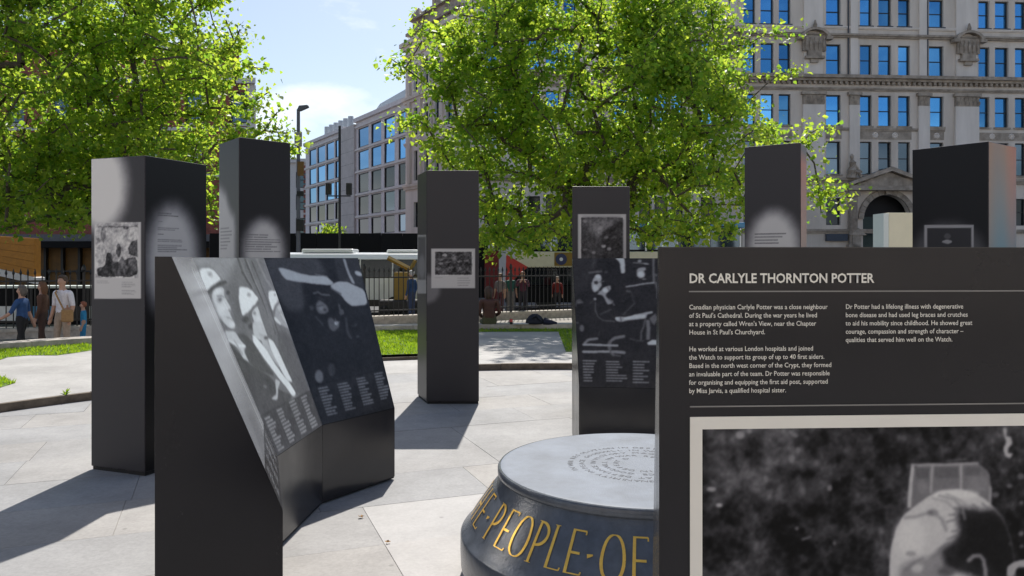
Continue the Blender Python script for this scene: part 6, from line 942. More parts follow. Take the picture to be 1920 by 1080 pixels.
_wcache = {}; _wr = random.Random(77)
def sash_window(parent, x0, x1, z0, z1, glass, y=0.24, bars=1, vbars=0, t=0.07):
    """window (frame) with its pane as a sub-part; alike windows share mesh data"""
    w, h = round(x1-x0, 2), round(z1-z0, 2); key = (w, h, glass, bars, vbars, t)
    if key not in _wcache:
        f = MB(); f.box(0, t, -0.04, 0.06, 0, h); f.box(w-t, w, -0.04, 0.06, 0, h); f.box(t, w-t, -0.04, 0.06, 0, t); f.box(t, w-t, -0.04, 0.06, h-t, h)
        for k in range(bars):
            zc = h*(k+1)/(bars+1); f.box(t, w-t, -0.03, 0.05, zc-t*0.45, zc+t*0.45)
        for k in range(vbars):
            xc = w*(k+1)/(vbars+1); f.box(xc-t*0.3, xc+t*0.3, -0.028, 0.048, t, h-t)
        p = MB(); p.add([(t*0.5, 0.03, t*0.5), (w-t*0.5, 0.03, t*0.5), (w-t*0.5, 0.03, h-t*0.5), (t*0.5, 0.03, h-t*0.5)], [(0, 1, 2, 3)])
        _wcache[key] = (f.mesh('window', M['frame']), p.mesh('pane', M[glass]))
    fm, pm = _wcache[key]
    o = link_mesh('window', fm, parent, (x0, y, z0)); pn = link_mesh('pane', pm, o)
    pn.rotation_euler = (_wr.uniform(-0.012, 0.012), 0, _wr.uniform(-0.012, 0.012))
    return o

# --- big stone office facade on the right
fac = thing('stone_office_building', 'large ornate pale stone building with rows of blue sash windows and arched doorway', 'building', (24.83, 60.0, -0.62), R(4))
G = 0.62                                    # local z = world z + G
rows = [(4.29+G, 6.4+G), (8.22+G, 10.79+G), (12.01+G, 14.39+G), (15.96+G, 18.32+G), (19.81+G, 21.96+G), (23.9+G, 26.0+G)]
cols_mid = [(-0.39, 0.6), (2.33, 3.10), (3.82, 4.68), (5.42, 6.21), (7.93, 8.93)]
cols = [(-26.9, -26.0), (-23.6, -22.85), (-22.25, -21.4), (-20.9, -20.15), (-17.1, -16.15), (-15.1, -14.35), (-13.9, -13.05), (-12.6, -11.85), (-10.3, -9.35), (-6.95, -6.2), (-5.6, -4.75), (-4.15, -3.40)] + cols_mid + \
       [(11.98, 12.70), (13.34, 14.28), (15.0, 15.72), (18.1, 19.05), (20.9, 21.65), (22.3, 23.2)]
cols_mid = [(a-0.09, b_+0.09) for a, b_ in cols_mid]; cols = [(a-0.09, b_+0.09) for a, b_ in cols]
cols = [c for c in cols]
XL, XR = -28.9, 24.5
ops = []
for ri, (a, b_) in enumerate(rows):
    for c in cols:
        if ri == 0 and c in cols_mid[1:4]: continue
        ops.append((c[0], c[1], a, b_))
door = (2.48, 6.32, 0.0, 6.75+G)
wm = MB(); wall_grid(wm, XL, XR, 0.0, 28.6, ops+[door]); wm.build('wall', M['ashlar'], fac, local=True)
rr = random.Random(4)
for ri, (a, b_) in enumerate(rows):
    for ci, c in enumerate(cols):
        if ri == 0 and c in cols_mid[1:4]: continue
        gl = 'glass_blue' if ri >= 2 else ('glass_mid' if ri == 1 else 'glass_dark')  # greyer second-row glass paints in the buildings mirrored there
        sash_window(fac, c[0], c[1], a, b_, gl)
m = MB(); m.box(XL+0.6, XR-0.6, 1.2, 1.4, 0.0, 28.0); m.build('inner_wall', M['void'], fac, local=True)
# string courses and cornices
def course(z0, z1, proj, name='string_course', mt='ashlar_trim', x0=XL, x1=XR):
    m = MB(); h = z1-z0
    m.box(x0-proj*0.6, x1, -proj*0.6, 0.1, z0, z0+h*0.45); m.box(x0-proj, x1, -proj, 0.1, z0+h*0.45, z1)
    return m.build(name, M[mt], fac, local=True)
course(15.42+G, 15.86+G, 0.62, 'main_cornice'); course(14.72+G, 14.95+G, 0.16)
course(18.82+G, 19.10+G, 0.34); course(19.52+G, 19.70+G, 0.14, mt='ashlar_pale')
course(22.6+G, 22.95+G, 0.3); course(27.2+G, 28.0+G, 0.7, 'roof_cornice')
course(11.62+G, 11.86+G, 0.12, x0=-0.55, x1=9.1); course(7.55+G, 7.95+G, 0.32, 'ground_floor_cornice')
course(3.66+G, 3.98+G, 0.2, 'ground_sill_course', mt='ashlar_trim')
m = MB(); x = XL
while x < XR:
    m.box(x, x+0.2, -0.30, -0.002, 15.2+G, 15.415+G); x += 0.42
tag(m.build('dentil_row', M['ashlar_trim'], fac, local=True), kind='stuff')
m = MB()
for (a_, b2) in ((XL, -9.2), (-7.5, -2.4), (-0.7, 1.3), (9.0, 24.4)):
    m.box(a_, b2, -0.35, -0.02, 15.875+G, 15.93+G)
m.build('lead_flashing', M['lead'], fac, local=True)
# sills and spandrel panels with carved bosses
for c in cols:
    for ri in (1, 2, 4):
        MB().box(c[0]-0.12, c[1]+0.12, -0.1, 0.3, rows[ri][0]-0.14, rows[ri][0]-0.003).build('sill', M['lead'] if ri == 4 else M['ashlar_trim'], fac, local=True)
def boss(x, z, r):
    m = MB()
    for k in range(9):
        a = k*2*math.pi/8; rr_ = 0 if k == 8 else r*0.62
        cx, cz = x+rr_*math.cos(a), z+rr_*math.sin(a); s_ = r*(0.36 if k < 8 else 0.5)
        vs = [(cx, -0.13, cz)]+[(cx+s_*math.cos(t*math.pi/4), -0.035, cz+s_*math.sin(t*math.pi/4)) for t in range(8)]
        m.add(vs, [(0, 1+(t+1) % 8, 1+t) for t in range(8)])
    m.build('carved_boss', M['ashlar_pale'], fac, local=True)
for (xa, xb, bs) in ((-0.5, 0.75, [0.1]), (2.2, 6.4, [3.45, 5.05]), (7.9, 9.05, [8.45]), (-7.1, -3.2, [-5.85, -4.4]), (11.9, 15.8, [13.0, 14.6])):
    MB().box(xa, xb, -0.03, 0.05, 10.98+G, 11.6+G).build('spandrel_panel', M['ashlar_trim'], fac, local=True)
    for x in bs: boss(x, 11.3+G, 0.26)
# pilasters with carved capitals
def pilaster(x0, x1, z0=8.15+G, z1=14.6+G):
    m = MB(); m.box(x0, x1, -0.2, 0.02, z0, z1-1.0); m.box(x0-0.08, x1+0.08, -0.27, 0.02, z0-0.35, z0-0.002)
    o = m.build('pilaster', M['ashlar_pale'], fac, local=True)
    cm = MB(); w = x1-x0; cm.box(x0+0.02, x1-0.02, -0.22, 0.02, z1-0.998, z1-0.25); cm.box(x0-0.12, x1+0.12, -0.34, 0.02, z1-0.24, z1)
    n = max(3, int(w/0.3))
    for tier in range(2):
        for k in range(n):
            cx = x0+w*(k+0.5+(0.0 if tier else 0.25))/n
            if cx > x1-0.08: continue
            zz = z1-0.95+0.34*tier
            cm.add([(cx-0.1, -0.225, zz), (cx+0.1, -0.225, zz), (cx+0.12, -0.30, zz+0.24), (cx, -0.36, zz+0.33), (cx-0.12, -0.30, zz+0.24)], [(0, 1, 2, 3, 4)])
            cm.add([(cx-0.12, -0.30, zz+0.24), (cx, -0.36, zz+0.33), (cx+0.12, -0.30, zz+0.24), (cx, -0.225, zz+0.30)], [(0, 1, 2, 3)])
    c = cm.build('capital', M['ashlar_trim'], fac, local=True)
    c.parent = o
for p in ((-25.4, -24.0), (-19.6, -18.0), (-9.1, -7.5), (-2.39, -0.69), (1.32, 2.14), (6.89, 7.80), (9.89, 11.82), (16.3, 17.9), (19.6, 20.4)): pilaster(*p)
for x0, x1 in ((-2.39, -0.69), (9.89, 11.82), (1.32, 2.14), (6.89, 7.80), (-9.1, -7.5), (16.3, 17.9)):
    MB().box(x0+0.1, x1-0.1, -0.13, 0.02, 15.95+G, 22.55+G).build('upper_pier', M['ashlar_pale'], fac, local=True)
for x in (0.95, 7.35):
    MB().tube([(x+0.3, -0.12, 15.95+G), (x+0.3, -0.12, 27+G)], 0.06, 6).build('rain_pipe', M['lead'], fac, local=True)
# aedicules with curved hood above the wide pilasters
def aedicule(xc):
    m = MB(); z = 18.55+G; r = 0.98; n = 14
    for k in range(n):
        a0, a1 = math.pi*(0.08+0.84*k/n), math.pi*(0.08+0.84*(k+1)/n)
        q = [(xc+r*math.cos(a0), z+0.75*r*math.sin(a0)), (xc+r*math.cos(a1), z+0.75*r*math.sin(a1)), (xc+(r+0.24)*math.cos(a1), z+0.75*(r+0.24)*math.sin(a1)), (xc+(r+0.24)*math.cos(a0), z+0.75*(r+0.24)*math.sin(a0))]
        m.xprism(q, -0.62, -0.1)
    m.box(xc-1.35, xc-0.85, -0.6, -0.1, z, z+0.25); m.box(xc+0.85, xc+1.35, -0.6, -0.1, z, z+0.25)
    m.tube([(xc, -0.4, z+0.9), (xc, -0.4, z+1.12), (xc, -0.4, z+1.5)], [0.13, 0.16, 0.05], 8)
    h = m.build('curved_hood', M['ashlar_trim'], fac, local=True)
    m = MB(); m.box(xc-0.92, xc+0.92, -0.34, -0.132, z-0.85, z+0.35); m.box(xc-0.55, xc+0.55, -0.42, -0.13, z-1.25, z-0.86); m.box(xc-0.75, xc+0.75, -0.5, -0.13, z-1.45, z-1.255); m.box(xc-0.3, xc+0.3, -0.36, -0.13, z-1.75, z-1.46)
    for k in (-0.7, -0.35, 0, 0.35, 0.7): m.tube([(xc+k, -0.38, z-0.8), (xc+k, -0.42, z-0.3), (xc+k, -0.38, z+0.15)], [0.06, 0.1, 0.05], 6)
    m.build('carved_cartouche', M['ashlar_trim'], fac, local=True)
aedicule(-1.54); aedicule(10.86); aedicule(-8.3)
# arched doorway
xc, r, sp = 4.40, 1.92, 4.75+G
m = MB(); N_ = 24
arc = [(xc+r*math.cos(math.pi*k/N_), sp+r*math.sin(math.pi*k/N_)) for k in range(N_+1)]
for k in range(N_):
    p, q = arc[k], arc[k+1]; m.xprism([p, (p[0], 6.75+G), (q[0], 6.75+G), q], 0.0, 0.5) if abs(p[0]-q[0]) > 1e-4 else None
m.build('arch_spandrel', M['ashlar'], fac, local=True)
for k in range(13):
    a0, a1 = math.pi*k/13+0.008, math.pi*(k+1)/13-0.008
    ro = r+(0.52 if k == 6 else 0.42); pr = -0.34 if k == 6 else -0.16
    q = [(xc+r*math.cos(a), sp+r*math.sin(a)) for a in (a0, (a0+a1)/2, a1)]+[(xc+ro*math.cos(a), sp+ro*math.sin(a)) for a in (a1, (a0+a1)/2, a0)]
    MB().xprism(q, pr, 0.02).build('voussoir', M['ashlar_trim'], fac, local=True)
for s_ in (-1, 1):
    x = xc+s_*2.85
    m = MB(); m.box(x-0.42, x+0.42, -0.5, 0.0, 0.0, 3.4); m.box(x-0.3, x+0.3, -0.42, 0.0, 3.4, 6.5+G); m.box(x-0.45, x+0.45, -0.55, 0.0, 6.5+G, 6.95+G)
    for k in range(5): m.tube([(x-0.22+k*0.11, -0.43, 4.2), (x-0.22+k*0.11, -0.43, 6.3+G)], 0.035, 5)
    m.build('door_pier', M['ashlar_trim'], fac, local=True)
    m = MB()                                 # seated figure carved beside the pediment
    sx = xc+s_*3.0; m.tube([(sx, -0.35, 7.95+G), (sx, -0.42, 8.5+G), (sx+s_*-0.05, -0.4, 9.1+G), (sx, -0.38, 9.35+G), (sx, -0.38, 9.6+G), (sx, -0.38, 9.78+G)], [0.42, 0.36, 0.28, 0.1, 0.16, 0.06], 8)
    m.tube([(sx-s_*0.2, -0.45, 8.9+G), (sx-s_*0.5, -0.5, 8.5+G), (sx-s_*0.75, -0.5, 8.35+G)], [0.1, 0.09, 0.06], 6)
    m.tube([(sx, -0.5, 8.4+G), (sx-s_*0.45, -0.6, 8.3+G), (sx-s_*0.6, -0.6, 7.95+G)], [0.2, 0.16, 0.1], 6)
    m.build('carved_figure', M['ashlar_trim'], fac, local=True)
m = MB(); m.box(xc-3.3, xc+3.3, -0.75, 0.0, 6.96+G, 7.3+G)
for s_ in (-1, 1):
    m.xprism([(xc, 8.45+G), (xc+s_*3.4, 7.3+G), (xc+s_*3.4, 7.55+G), (xc, 8.78+G)], -0.8, 0.0)
m.xprism([(xc-2.9, 7.31+G), (xc+2.9, 7.31+G), (xc, 8.4+G)], -0.4, -0.05)
m.build('door_pediment', M['ashlar_trim'], fac, local=True)
boss(xc, 7.72+G, 0.34)
m = MB(); m.box(xc-r-0.2, xc+r+0.2, 1.6, 1.7, 0, 6.9+G); m.build('door_recess', M['void'], fac, local=True)
dm = mat('dark_green_door', (0.012, 0.035, 0.03), 0.5)
for s_ in (0, 1):
    m = MB(); x0 = xc-r+s_*r; m.box(x0+0.02, x0+r-0.02, 1.0, 1.1, 0, 5.0+G)
    for k in range(3): m.box(x0+0.2, x0+r-0.2, 0.95, 1.0, 0.5+k*1.5, 1.6+k*1.5)
    m.build('door_leaf', dm, fac, local=True)
m = MB(); m.box(-0.55, 1.15, -0.26, -0.02, 3.05+G, 3.6+G); m.build('blue_name_board', mat('slate_board', (0.03, 0.045, 0.07), 0.5), fac, local=True)
m = MB(); m.box(1.4, 2.1, -0.5, -0.02, 2.2+G, 3.5+G); m.xprism([(1.2, 3.5+G), (2.5, 3.5+G), (1.85, 4.05+G)], -0.55, -0.02); m.build('niche_hood', M['ashlar_trim'], fac, local=True)
# wing that turns the corner and recedes along the side street
wing = thing('stone_corner_building', 'ornate stone corner wing rising behind the left edge of the middle tree', 'building', (24.83+XL*math.cos(R(4)), 60+XL*math.sin(R(4)), -0.62), math.atan2(0.847, -0.532)-math.pi)
WL = 9.6                                    # runs along local -x, face towards local -y
wops = []
for c in (1.1, 3.1, 5.0, 7.0):
    for (a, b_) in ((4.3+G, 6.4+G), (8.2+G, 10.7+G), (12.0+G, 14.3+G), (15.6+G, 17.9+G)): wops.append((-c-0.95, -c, a, b_))
m = MB(); wall_grid(m, -WL, 0.0, 0, 20.2, wops); m.box(-WL, 0.3, 0.5, 9.0, 0, 20.2); m.build('wall', M['ashlar_pale'], wing, local=True)
for o_ in wops: sash_window(wing, o_[0], o_[1], o_[2], o_[3], 'glass_mid' if o_[2] < 12 else 'glass_blue')
for z0, z1, pj in ((7.5+G, 7.95+G, 0.22), (11.2+G, 11.5+G, 0.14), (14.8+G, 15.3+G, 0.28), (18.6+G, 19.0+G, 0.22), (19.3+G, 20.0+G, 0.42)):
    m = MB(); m.box(-WL-pj, 0.25, -pj, 0.05, (z0+z1)/2, z1); m.box(-WL-pj*0.6, 0.25, -pj*0.6, 0.05, z0, (z0+z1)/2); m.build('cornice', M['ashlar'], wing, local=True)
for c in (0.2, 2.4, 4.3, 6.3, 8.4):
    MB().box(-c-0.55, -c, -0.18, 0.02, 8.0+G, 18.6+G).build('pilaster', M['ashlar'], wing, local=True)
m = MB()
for k in range(3):
    zz = 20.2+k*1.25; m.box(-WL+0.5+k*1.5, 0.2, 0.2+k*0.3, 8.0, zz, zz+1.25); m.box(-WL+0.2+k*1.5, 0.3, -0.1+k*0.3, 8.2, zz+1.0, zz+1.24)
m.build('attic', M['ashlar_trim'], wing, local=True)
m = MB(); m.tube([(-WL+0.9, 0.8, 20.2), (-WL+0.9, 0.8, 22.4), (-WL+0.9, 0.8, 22.5), (-WL+0.9, 0.8, 23.0), (-WL+0.9, 0.8, 23.6)], [0.55, 0.5, 0.8, 0.6, 0.1], 10)
m.build('corner_turret', M['ashlar_trim'], wing, local=True)
MB().box(-4.0, 0.3, 1.0, 8.0, 23.95, 28.0).build('slate_roof', M['lead'], wing, local=True)

# --- modern office block in the side street
ang = math.atan2(0.847, -0.532)             # direction the facade recedes
off = thing('modern_office_block', 'modern stone and glass office block with blue windows behind the bus', 'building', (-9.6, 75.0, -0.62), ang-math.pi)
# local: facade along -x (t = -x), face towards local -y
T_R = [(0.71, 3.32), (4.58, 6.98), (8.11, 10.60), (11.67, 14.45)]
T_L = [(21.1, 23.94), (24.5, 27.3), (27.9, 30.9), (31.5, 34.3)]
zr = [(4.6+G, 6.0+G), (6.65+G, 8.7+G), (9.2+G, 11.2+G), (11.7+G, 13.75+G), (14.2+G, 16.2+G)]
zr = [(1.6+G, 4.0+G), (4.4+G, 6.2+G), (6.6+G, 8.7+G), (9.1+G, 11.25+G), (11.65+G, 13.78+G), (14.2+G, 16.35+G)]
oops = [(-b_-0.16, -a+0.16, z0, z1) for a, b_ in T_R for z0, z1 in zr]
loops_ = [(-b_-0.08, -a+0.08, z0, z1) for a, b_ in T_L for z0, z1 in zr]
m = MB(); wall_grid(m, -15.3, 0.2, 0, 17.15+G, oops, 0, 0.4); m.build('wall', M['office'], off, local=True)
m = MB(); wall_grid(m, -36.0, -20.3, 0, 17.1+G, loops_, 0.6, 1.0); m.build('wall', M['office'], off, local=True)
MB().box(-20.3, -15.3, -0.25, 1.2, 0, 17.0+G).build('stair_pier', M['office_pier'], off, local=True)
for k in range(11): MB().box(-20.32, -15.28, -0.256, -0.25, 1.6+k*1.45, 1.62+k*1.45).build('stone_joint', M['void'], off, local=True)
MB().box(-36, 0.2, 2.2, 2.4, 0, 16.5).build('inner_wall', M['void'], off, local=True)
rr = random.Random(8)
for o_ in oops+loops_:
    hi = o_[2] > 11.0
    lf = o_[0] < -20
    gl = 'glass_blue' if (hi or (lf and o_[2] > 8.5)) else ('glass_dark' if rr.random() < 0.92 else 'glass_mid')  # lower panes darker: the mirrored brickwork is put into their glass colour
    sash_window(off, o_[0], o_[1], o_[2], o_[3], gl, y=(0.7 if lf else 0.10), bars=0, vbars=0, t=0.09)
for (x0, x1, y) in ((-15.3, 0.2, 0.0), (-36.0, -20.3, 0.6)):
    for z0, z1 in zr: MB().box(x0, x1, y-0.16, y-0.002, z1+0.12, z1+0.34).build('floor_band', M['white_trim'], off, local=True)
MB().box(-15.4, 0.4, -0.3, 9, 17.15+G, 17.6+G).build('parapet', M['office'], off, local=True)
MB().box(-36.2, -20.3, 0.3, 9, 17.1+G, 17.5+G).build('parapet', M['office'], off, local=True)
m = MB(); m.xprism([(-11.5, 17.62+G), (0.3, 17.62+G), (0.3, 18.9+G), (-9.5, 18.4+G)], 0.5, 7); m.build('plant_screen', M['steel'], off, local=True)
for k in range(6):
    x = -21.3-k*1.75; MB().tube([(x, 1.6, 17.4+G), (x, 1.6, 19.0+G)], 0.34, 10).build('vent_pipe', M['steel'], off, local=True)

# --- red brick building behind the left tree
brk = thing('red_brick_building', 'red brick building with pale cornices half hidden by the left tree', 'building', (-17.0, 52.0, -0.62))
s_ = 27.88
def BX(px): return (px-960)/s_+17.0
bops = [(x, x+1.2, z, z+2.1) for x in (-2.0, -5.0, -8.0, -11.0, -14.0, -17.0, -20.0) for z in (5.2, 8.4, 11.4)]
m = MB(); wall_grid(m, -26.0, BX(476), 3.9, 13.4+G, bops, 0, 0.4); m.prism([(-26, 0.4), (BX(476), 0.4), (BX(476)-4.5, 10), (-26, 10)], 3.9, 13.4+G); m.build('wall', M['brick'], brk, local=True)
for o_ in bops: sash_window(brk, o_[0], o_[1], o_[2], o_[3], 'glass_mid', y=0.2, bars=1, t=0.12)
for o_ in bops: MB().box(o_[0]-0.15, o_[1]+0.15, -0.08, 0.1, o_[2]-0.2, o_[2]-0.003).build('sill', M['white_trim'], brk, local=True)
MB().prism([(-26.2, -0.4), (BX(476)+0.25, -0.4), (BX(476)-4.4, 10.2), (-26.2, 10.2)], 13.4+G, 13.75+G).build('cornice', M['white_trim'], brk, local=True)
MB().prism([(-26, 0.6), (BX(443), 0.6), (BX(443)-4.5, 9), (-26, 9)], 13.75+G, 15.9+G).build('upper_storey', M['brick'], brk, local=True)
MB().prism([(-26.2, 0.2), (BX(443)+0.3, 0.2), (BX(443)-4.3, 9.3), (-26.2, 9.3)], 15.9+G, 16.25+G).build('upper_cornice', M['white_trim'], brk, local=True)
MB().box(BX(476)-0.45, BX(476)+0.02, -0.05, 0.3, 3.9, 13.4+G).build('corner_quoins', M['white_trim'], brk, local=True)
for z in (7.75, 10.9): MB().box(-26, BX(476)+0.06, -0.12, 0.1, z, z+0.22).build('band', M['white_trim'], brk, local=True)
# shop floor below: dark frames, amber timber, canopy
MB().box(-26, BX(476), 0.3, 0.5, 0.0, 3.45).build('shop_back', M['amber'], brk, local=True)
MB().box(-26, BX(476), -0.9, 0.5, 3.45, 3.9).build('shop_fascia', M['grey_metal'], brk, local=True)
m = MB(); m.xprism([(-26, 3.0), (BX(476), 3.0), (BX(476), 3.42), (-26, 3.42)], -1.9, -0.92); m.build('shop_canopy', M['hoard'], brk, local=True)
x = -26.0
while x < BX(476)-0.3:
    MB().box(x, x+0.16, 0.0, 0.3, 0, 3.4).build('shopfront_post', M['iron'], brk, local=True); x += 1.15
MB().box(-26, BX(476), 0.05, 0.25, 1.4, 1.5).build('shopfront_rail', M['iron'], brk, local=True)
# --- pale slice of a far building between the towers
pale = thing('pale_far_building', 'narrow pale building glimpsed right of the tallest tower, behind lamp post', 'building', (-34.0, 118.0, -0.62))
pops = [(x, x+1.5, z, z+2.4) for x in (-4.2, -1.6, 1.0) for z in (2.5, 6.2, 9.8, 13.2)]
m = MB(); wall_grid(m, -6.0, 3.0, 0, 17.0, pops, 0, 0.4); m.box(-6, 3, 0.5, 9, 0, 17); m.build('wall', M['white_trim'], pale, local=True)
for o_ in pops: sash_window(pale, o_[0], o_[1], o_[2], o_[3], 'glass_mid', y=0.2, bars=1, t=0.14)
for k in range(22): MB().box(2.2, 3.06, -0.08, 0.4, 0.4+k*0.75, 0.85+k*0.75).build('quoin', M['brick'], pale, local=True)
MB().box(-6.3, 3.4, -0.5, 9, 17.0, 17.6).build('cornice', M['white_trim'], pale, local=True)

# --- pale stone building opposite, behind the viewpoint; it shows only in the lower windows and lights the shaded side
opp = thing('stone_building_opposite', 'long pale stone building opposite, showing only as reflection in lower windows', 'building', (0.0, -30.0, -0.62))
zo = [(x+1.1, x+3.1, z, z+4.2) for x in range(-55, 54, 5) for z in (3.0, 13.5)]
m = MB(); wall_grid(m, -55.0, 55.0, 0.0, 24.0, zo, -0.5, 0.0); m.box(-55, 55, -14.0, -0.9, 0, 24.0); m.build('wall', M['ashlar_pale'], opp, local=True)
pm = MB(); pm.box(-0.05, 0.95, 0.0, 0.35, 1.5, 10.6).box(-0.05, 0.95, 0.0, 0.35, 12.4, 21.5); pm = pm.mesh('pilaster', M['ashlar_pale'])
for x in range(-55, 54, 5): link_mesh('pilaster', pm, opp, (x+0.05, 0, 0))
for o_ in zo:
    MB().box(o_[0], o_[1], -0.45, -0.4, o_[2], o_[3]).build('window', M['glass_dark'], opp, local=True)
for z0, z1, pj in ((0.0, 1.4, 0.5), (10.7, 11.9, 0.8), (21.6, 23.0, 1.1)): MB().box(-55.3, 55.3, 0.0, pj, z0, z1).build('cornice', M['ashlar_pale'], opp, local=True)
MB().box(-55, 55, -0.4, 0.2, 24.0, 25.0).build('parapet', M['ashlar_pale'], opp, local=True)
# ------------------------------------------------------------------ railing, street furniture, vehicles
rail = thing('iron_railing', 'black iron railing on a low stone wall beyond the lower pavement', 'railing', (RA.x, RA.y, -0.5), math.atan2(RD.y, RD.x))
RLEN = (RB-RA).length
m = MB(); m.box(0, RLEN, -0.18, 0.22, 0.0, 0.18); m.build('wall_base', M['coping'], rail, local=True)
x = 0.0
while x < RLEN-0.1:
    e = min(x+1.5, RLEN); MB().box(x+0.004, e-0.004, -0.22, 0.26, 0.18, 0.27).build('wall_coping', M['coping'], rail, local=True); x += 1.5
bar = MB(); bar.tube([(0, 0, 0.27), (0, 0, 1.68)], 0.016, 5); bar.tube([(0, 0, 1.68), (0, 0, 1.74), (0, 0, 1.86)], [0.016, 0.036, 0.004], 6)
barm = bar.mesh('bar', M['iron'])
post = MB(); post.box(-0.035, 0.035, -0.035, 0.035, 0.27, 1.75); post.tube([(0, 0, 1.75), (0, 0, 1.82), (0, 0, 1.9), (0, 0, 1.98)], [0.02, 0.06, 0.05, 0.005], 8)
postm = post.mesh('post', M['iron'])
n = int(RLEN/0.165)
for k in range(n):
    if k % 16 == 0: link_mesh('post', postm, rail, (0.06+k*0.165, 0, 0))
    else: link_mesh('bar', barm, rail, (0.06+k*0.165, 0, 0))
for z in (0.42, 1.50): MB().box(0, RLEN, -0.022, 0.022, z, z+0.045).build('rail', M['iron'], rail, local=True)

def wheel(parent, x, y, z, r, side=-1):
    t = MB(); t.lathe([(r*0.6, -0.11), (r*0.9, -0.12), (r, -0.08), (r, 0.08), (r*0.9, 0.12), (r*0.6, 0.11)], n=20)
    me = t.mesh('tyre', M['rubber']); o = link_mesh('tyre', me, parent, (x, y, z)); o.rotation_euler = (R(90), 0, 0)
    h = MB(); h.lathe([(0.05, -0.10), (r*0.25, -0.09), (r*0.58, -0.05), (r*0.6, 0.1)], n=16)
    o2 = link_mesh('rim', h.mesh('rim', M['steel']), o); return o

# white minibus beyond the railing
bus = thing('white_minibus', 'white minibus with dark windows parked beyond the railing, behind left lectern', 'minibus', (-7.4, 32.0, -0.62))
m = MB(); prof = [(0.35, -1.05), (1.45, -1.1), (2.25, -0.98), (2.46, -0.8), (2.52, 0.0), (2.46, 0.8), (2.25, 0.98), (1.45, 1.1), (0.35, 1.05)]
L_ = 4.3
vs = []
for x, sc in ((-L_, 0.94), (-L_+0.35, 1.0), (L_-0.5, 1.0), (L_, 0.9)): vs += [(x, p[1]*sc, p[0] if p[0] < 1 else p[0]*(0.97 if sc < 1 else 1)) for p in prof]
k = len(prof); fs = [(i*k+j, i*k+(j+1) % k, (i+1)*k+(j+1) % k, (i+1)*k+j) for i in range(3) for j in range(k)]+[tuple(range(k-1, -1, -1)), tuple(range(3*k, 4*k))]
m.add(vs, fs); m.build('body', M['white_paint'], bus, local=True, bevel=0.03)
for k_ in range(6):
    x0 = -L_+0.45+k_*1.3
    MB().slab([(x0, -1.105, 1.50), (x0+1.24, -1.105, 1.50), (x0+1.24, -1.0, 2.23), (x0, -1.0, 2.23)], 0.02).build('side_window', M['glass_dark'], bus, local=True)
MB().slab([(L_+0.005, -0.85, 1.45), (L_+0.005, 0.85, 1.45), (L_-0.06, 0.78, 2.2), (L_-0.06, -0.78, 2.2)], 0.02).build('windscreen', M['glass_dark'], bus, local=True)
m = MB(); m.box(-1.15, 0.95, -0.6, 0.6, 2.5, 2.66); m.build('roof_unit', M['white_paint'], bus, local=True, bevel=0.05, seg=2)
m = MB(); m.box(2.3, 3.6, -0.55, 0.55, 2.5, 2.63); m.build('roof_unit', M['white_paint'], bus, local=True, bevel=0.05, seg=2)
MB().box(-L_+0.1, L_-0.1, -1.12, -1.102, 0.36, 0.62).build('skirt', M['iron'], bus, local=True)
for x in (-2.6, 2.7):
    for y in (-0.98, 0.98): wheel(bus, x, y, 0.38, 0.38)

# double deck sightseeing bus under the middle tree
dd = thing('sightseeing_bus', 'red and cream double deck tour bus glimpsed under the middle tree', 'bus', (4.9, 35.0, -0.62))
def slabbox(name, x0, x1, z0, z1, material, y0=-1.2, y1=1.2, bevel=0.04): return MB().box(x0, x1, y0, y1, z0, z1).build(name, M[material], dd, local=True, bevel=bevel, seg=2)
slabbox('lower_body', -5.2, 5.3, 0.35, 1.05, 'hoard'); slabbox('lower_saloon', -5.0, 5.2, 1.05, 1.88, 'hoard', -1.15, 1.15)
slabbox('cream_band', -4.75, 5.3, 1.88, 2.58, 'cream_paint'); slabbox('upper_saloon', -4.6, 5.2, 2.58, 3.62, 'hoard', -1.12, 1.12); slabbox('roof', -4.7, 5.3, 3.62, 3.85, 'blue_paint')
for k_ in range(7):
    x0 = -4.5+k_*1.38
    MB().box(x0, x0+1.28, -1.17, -1.123, 2.66, 3.56).build('upper_window', M['glass_mid'], dd, local=True)
    MB().box(x0, x0+1.28, -1.19, -1.153, 1.12, 1.82).build('lower_window', M['glass_dark'], dd, local=True)
for k_ in range(8): MB().box(-4.6+k_*1.38, -4.53+k_*1.38, -1.19, -1.125, 2.6, 3.6).build('window_pillar', M['white_paint'], dd, local=True)
MB().box(-4.75, -4.45, -1.19, -1.1, 2.58, 3.64).build('front_pillar', M['white_paint'], dd, local=True)
MB().box(-3.05, -1.35, -1.215, -1.203, 1.95, 2.54).build('yellow_panel', M['yellow_paint'], dd, local=True)
m = MB(); m.tube([(-2.75, -1.235, 2.24), (-2.75, -1.216, 2.24)], 0.25, 20); m.build('round_emblem', M['navy'], dd, local=True)
m = MB(); m.tube([(-2.75, -1.245, 2.24), (-2.75, -1.236, 2.24)], 0.08, 10); m.build('emblem_centre', M['white_paint'], dd, local=True)
m = MB(); m.xprism([(-5.2, 1.0), (-4.2, 1.9), (-5.15, 2.45)], -1.215, -1.16); m.build('red_front_panel', M['red_paint'], dd, local=True)
for x in (-3.4, 3.6):
    for y in (-1.08, 1.08): wheel(dd, x, y, 0.48, 0.48)

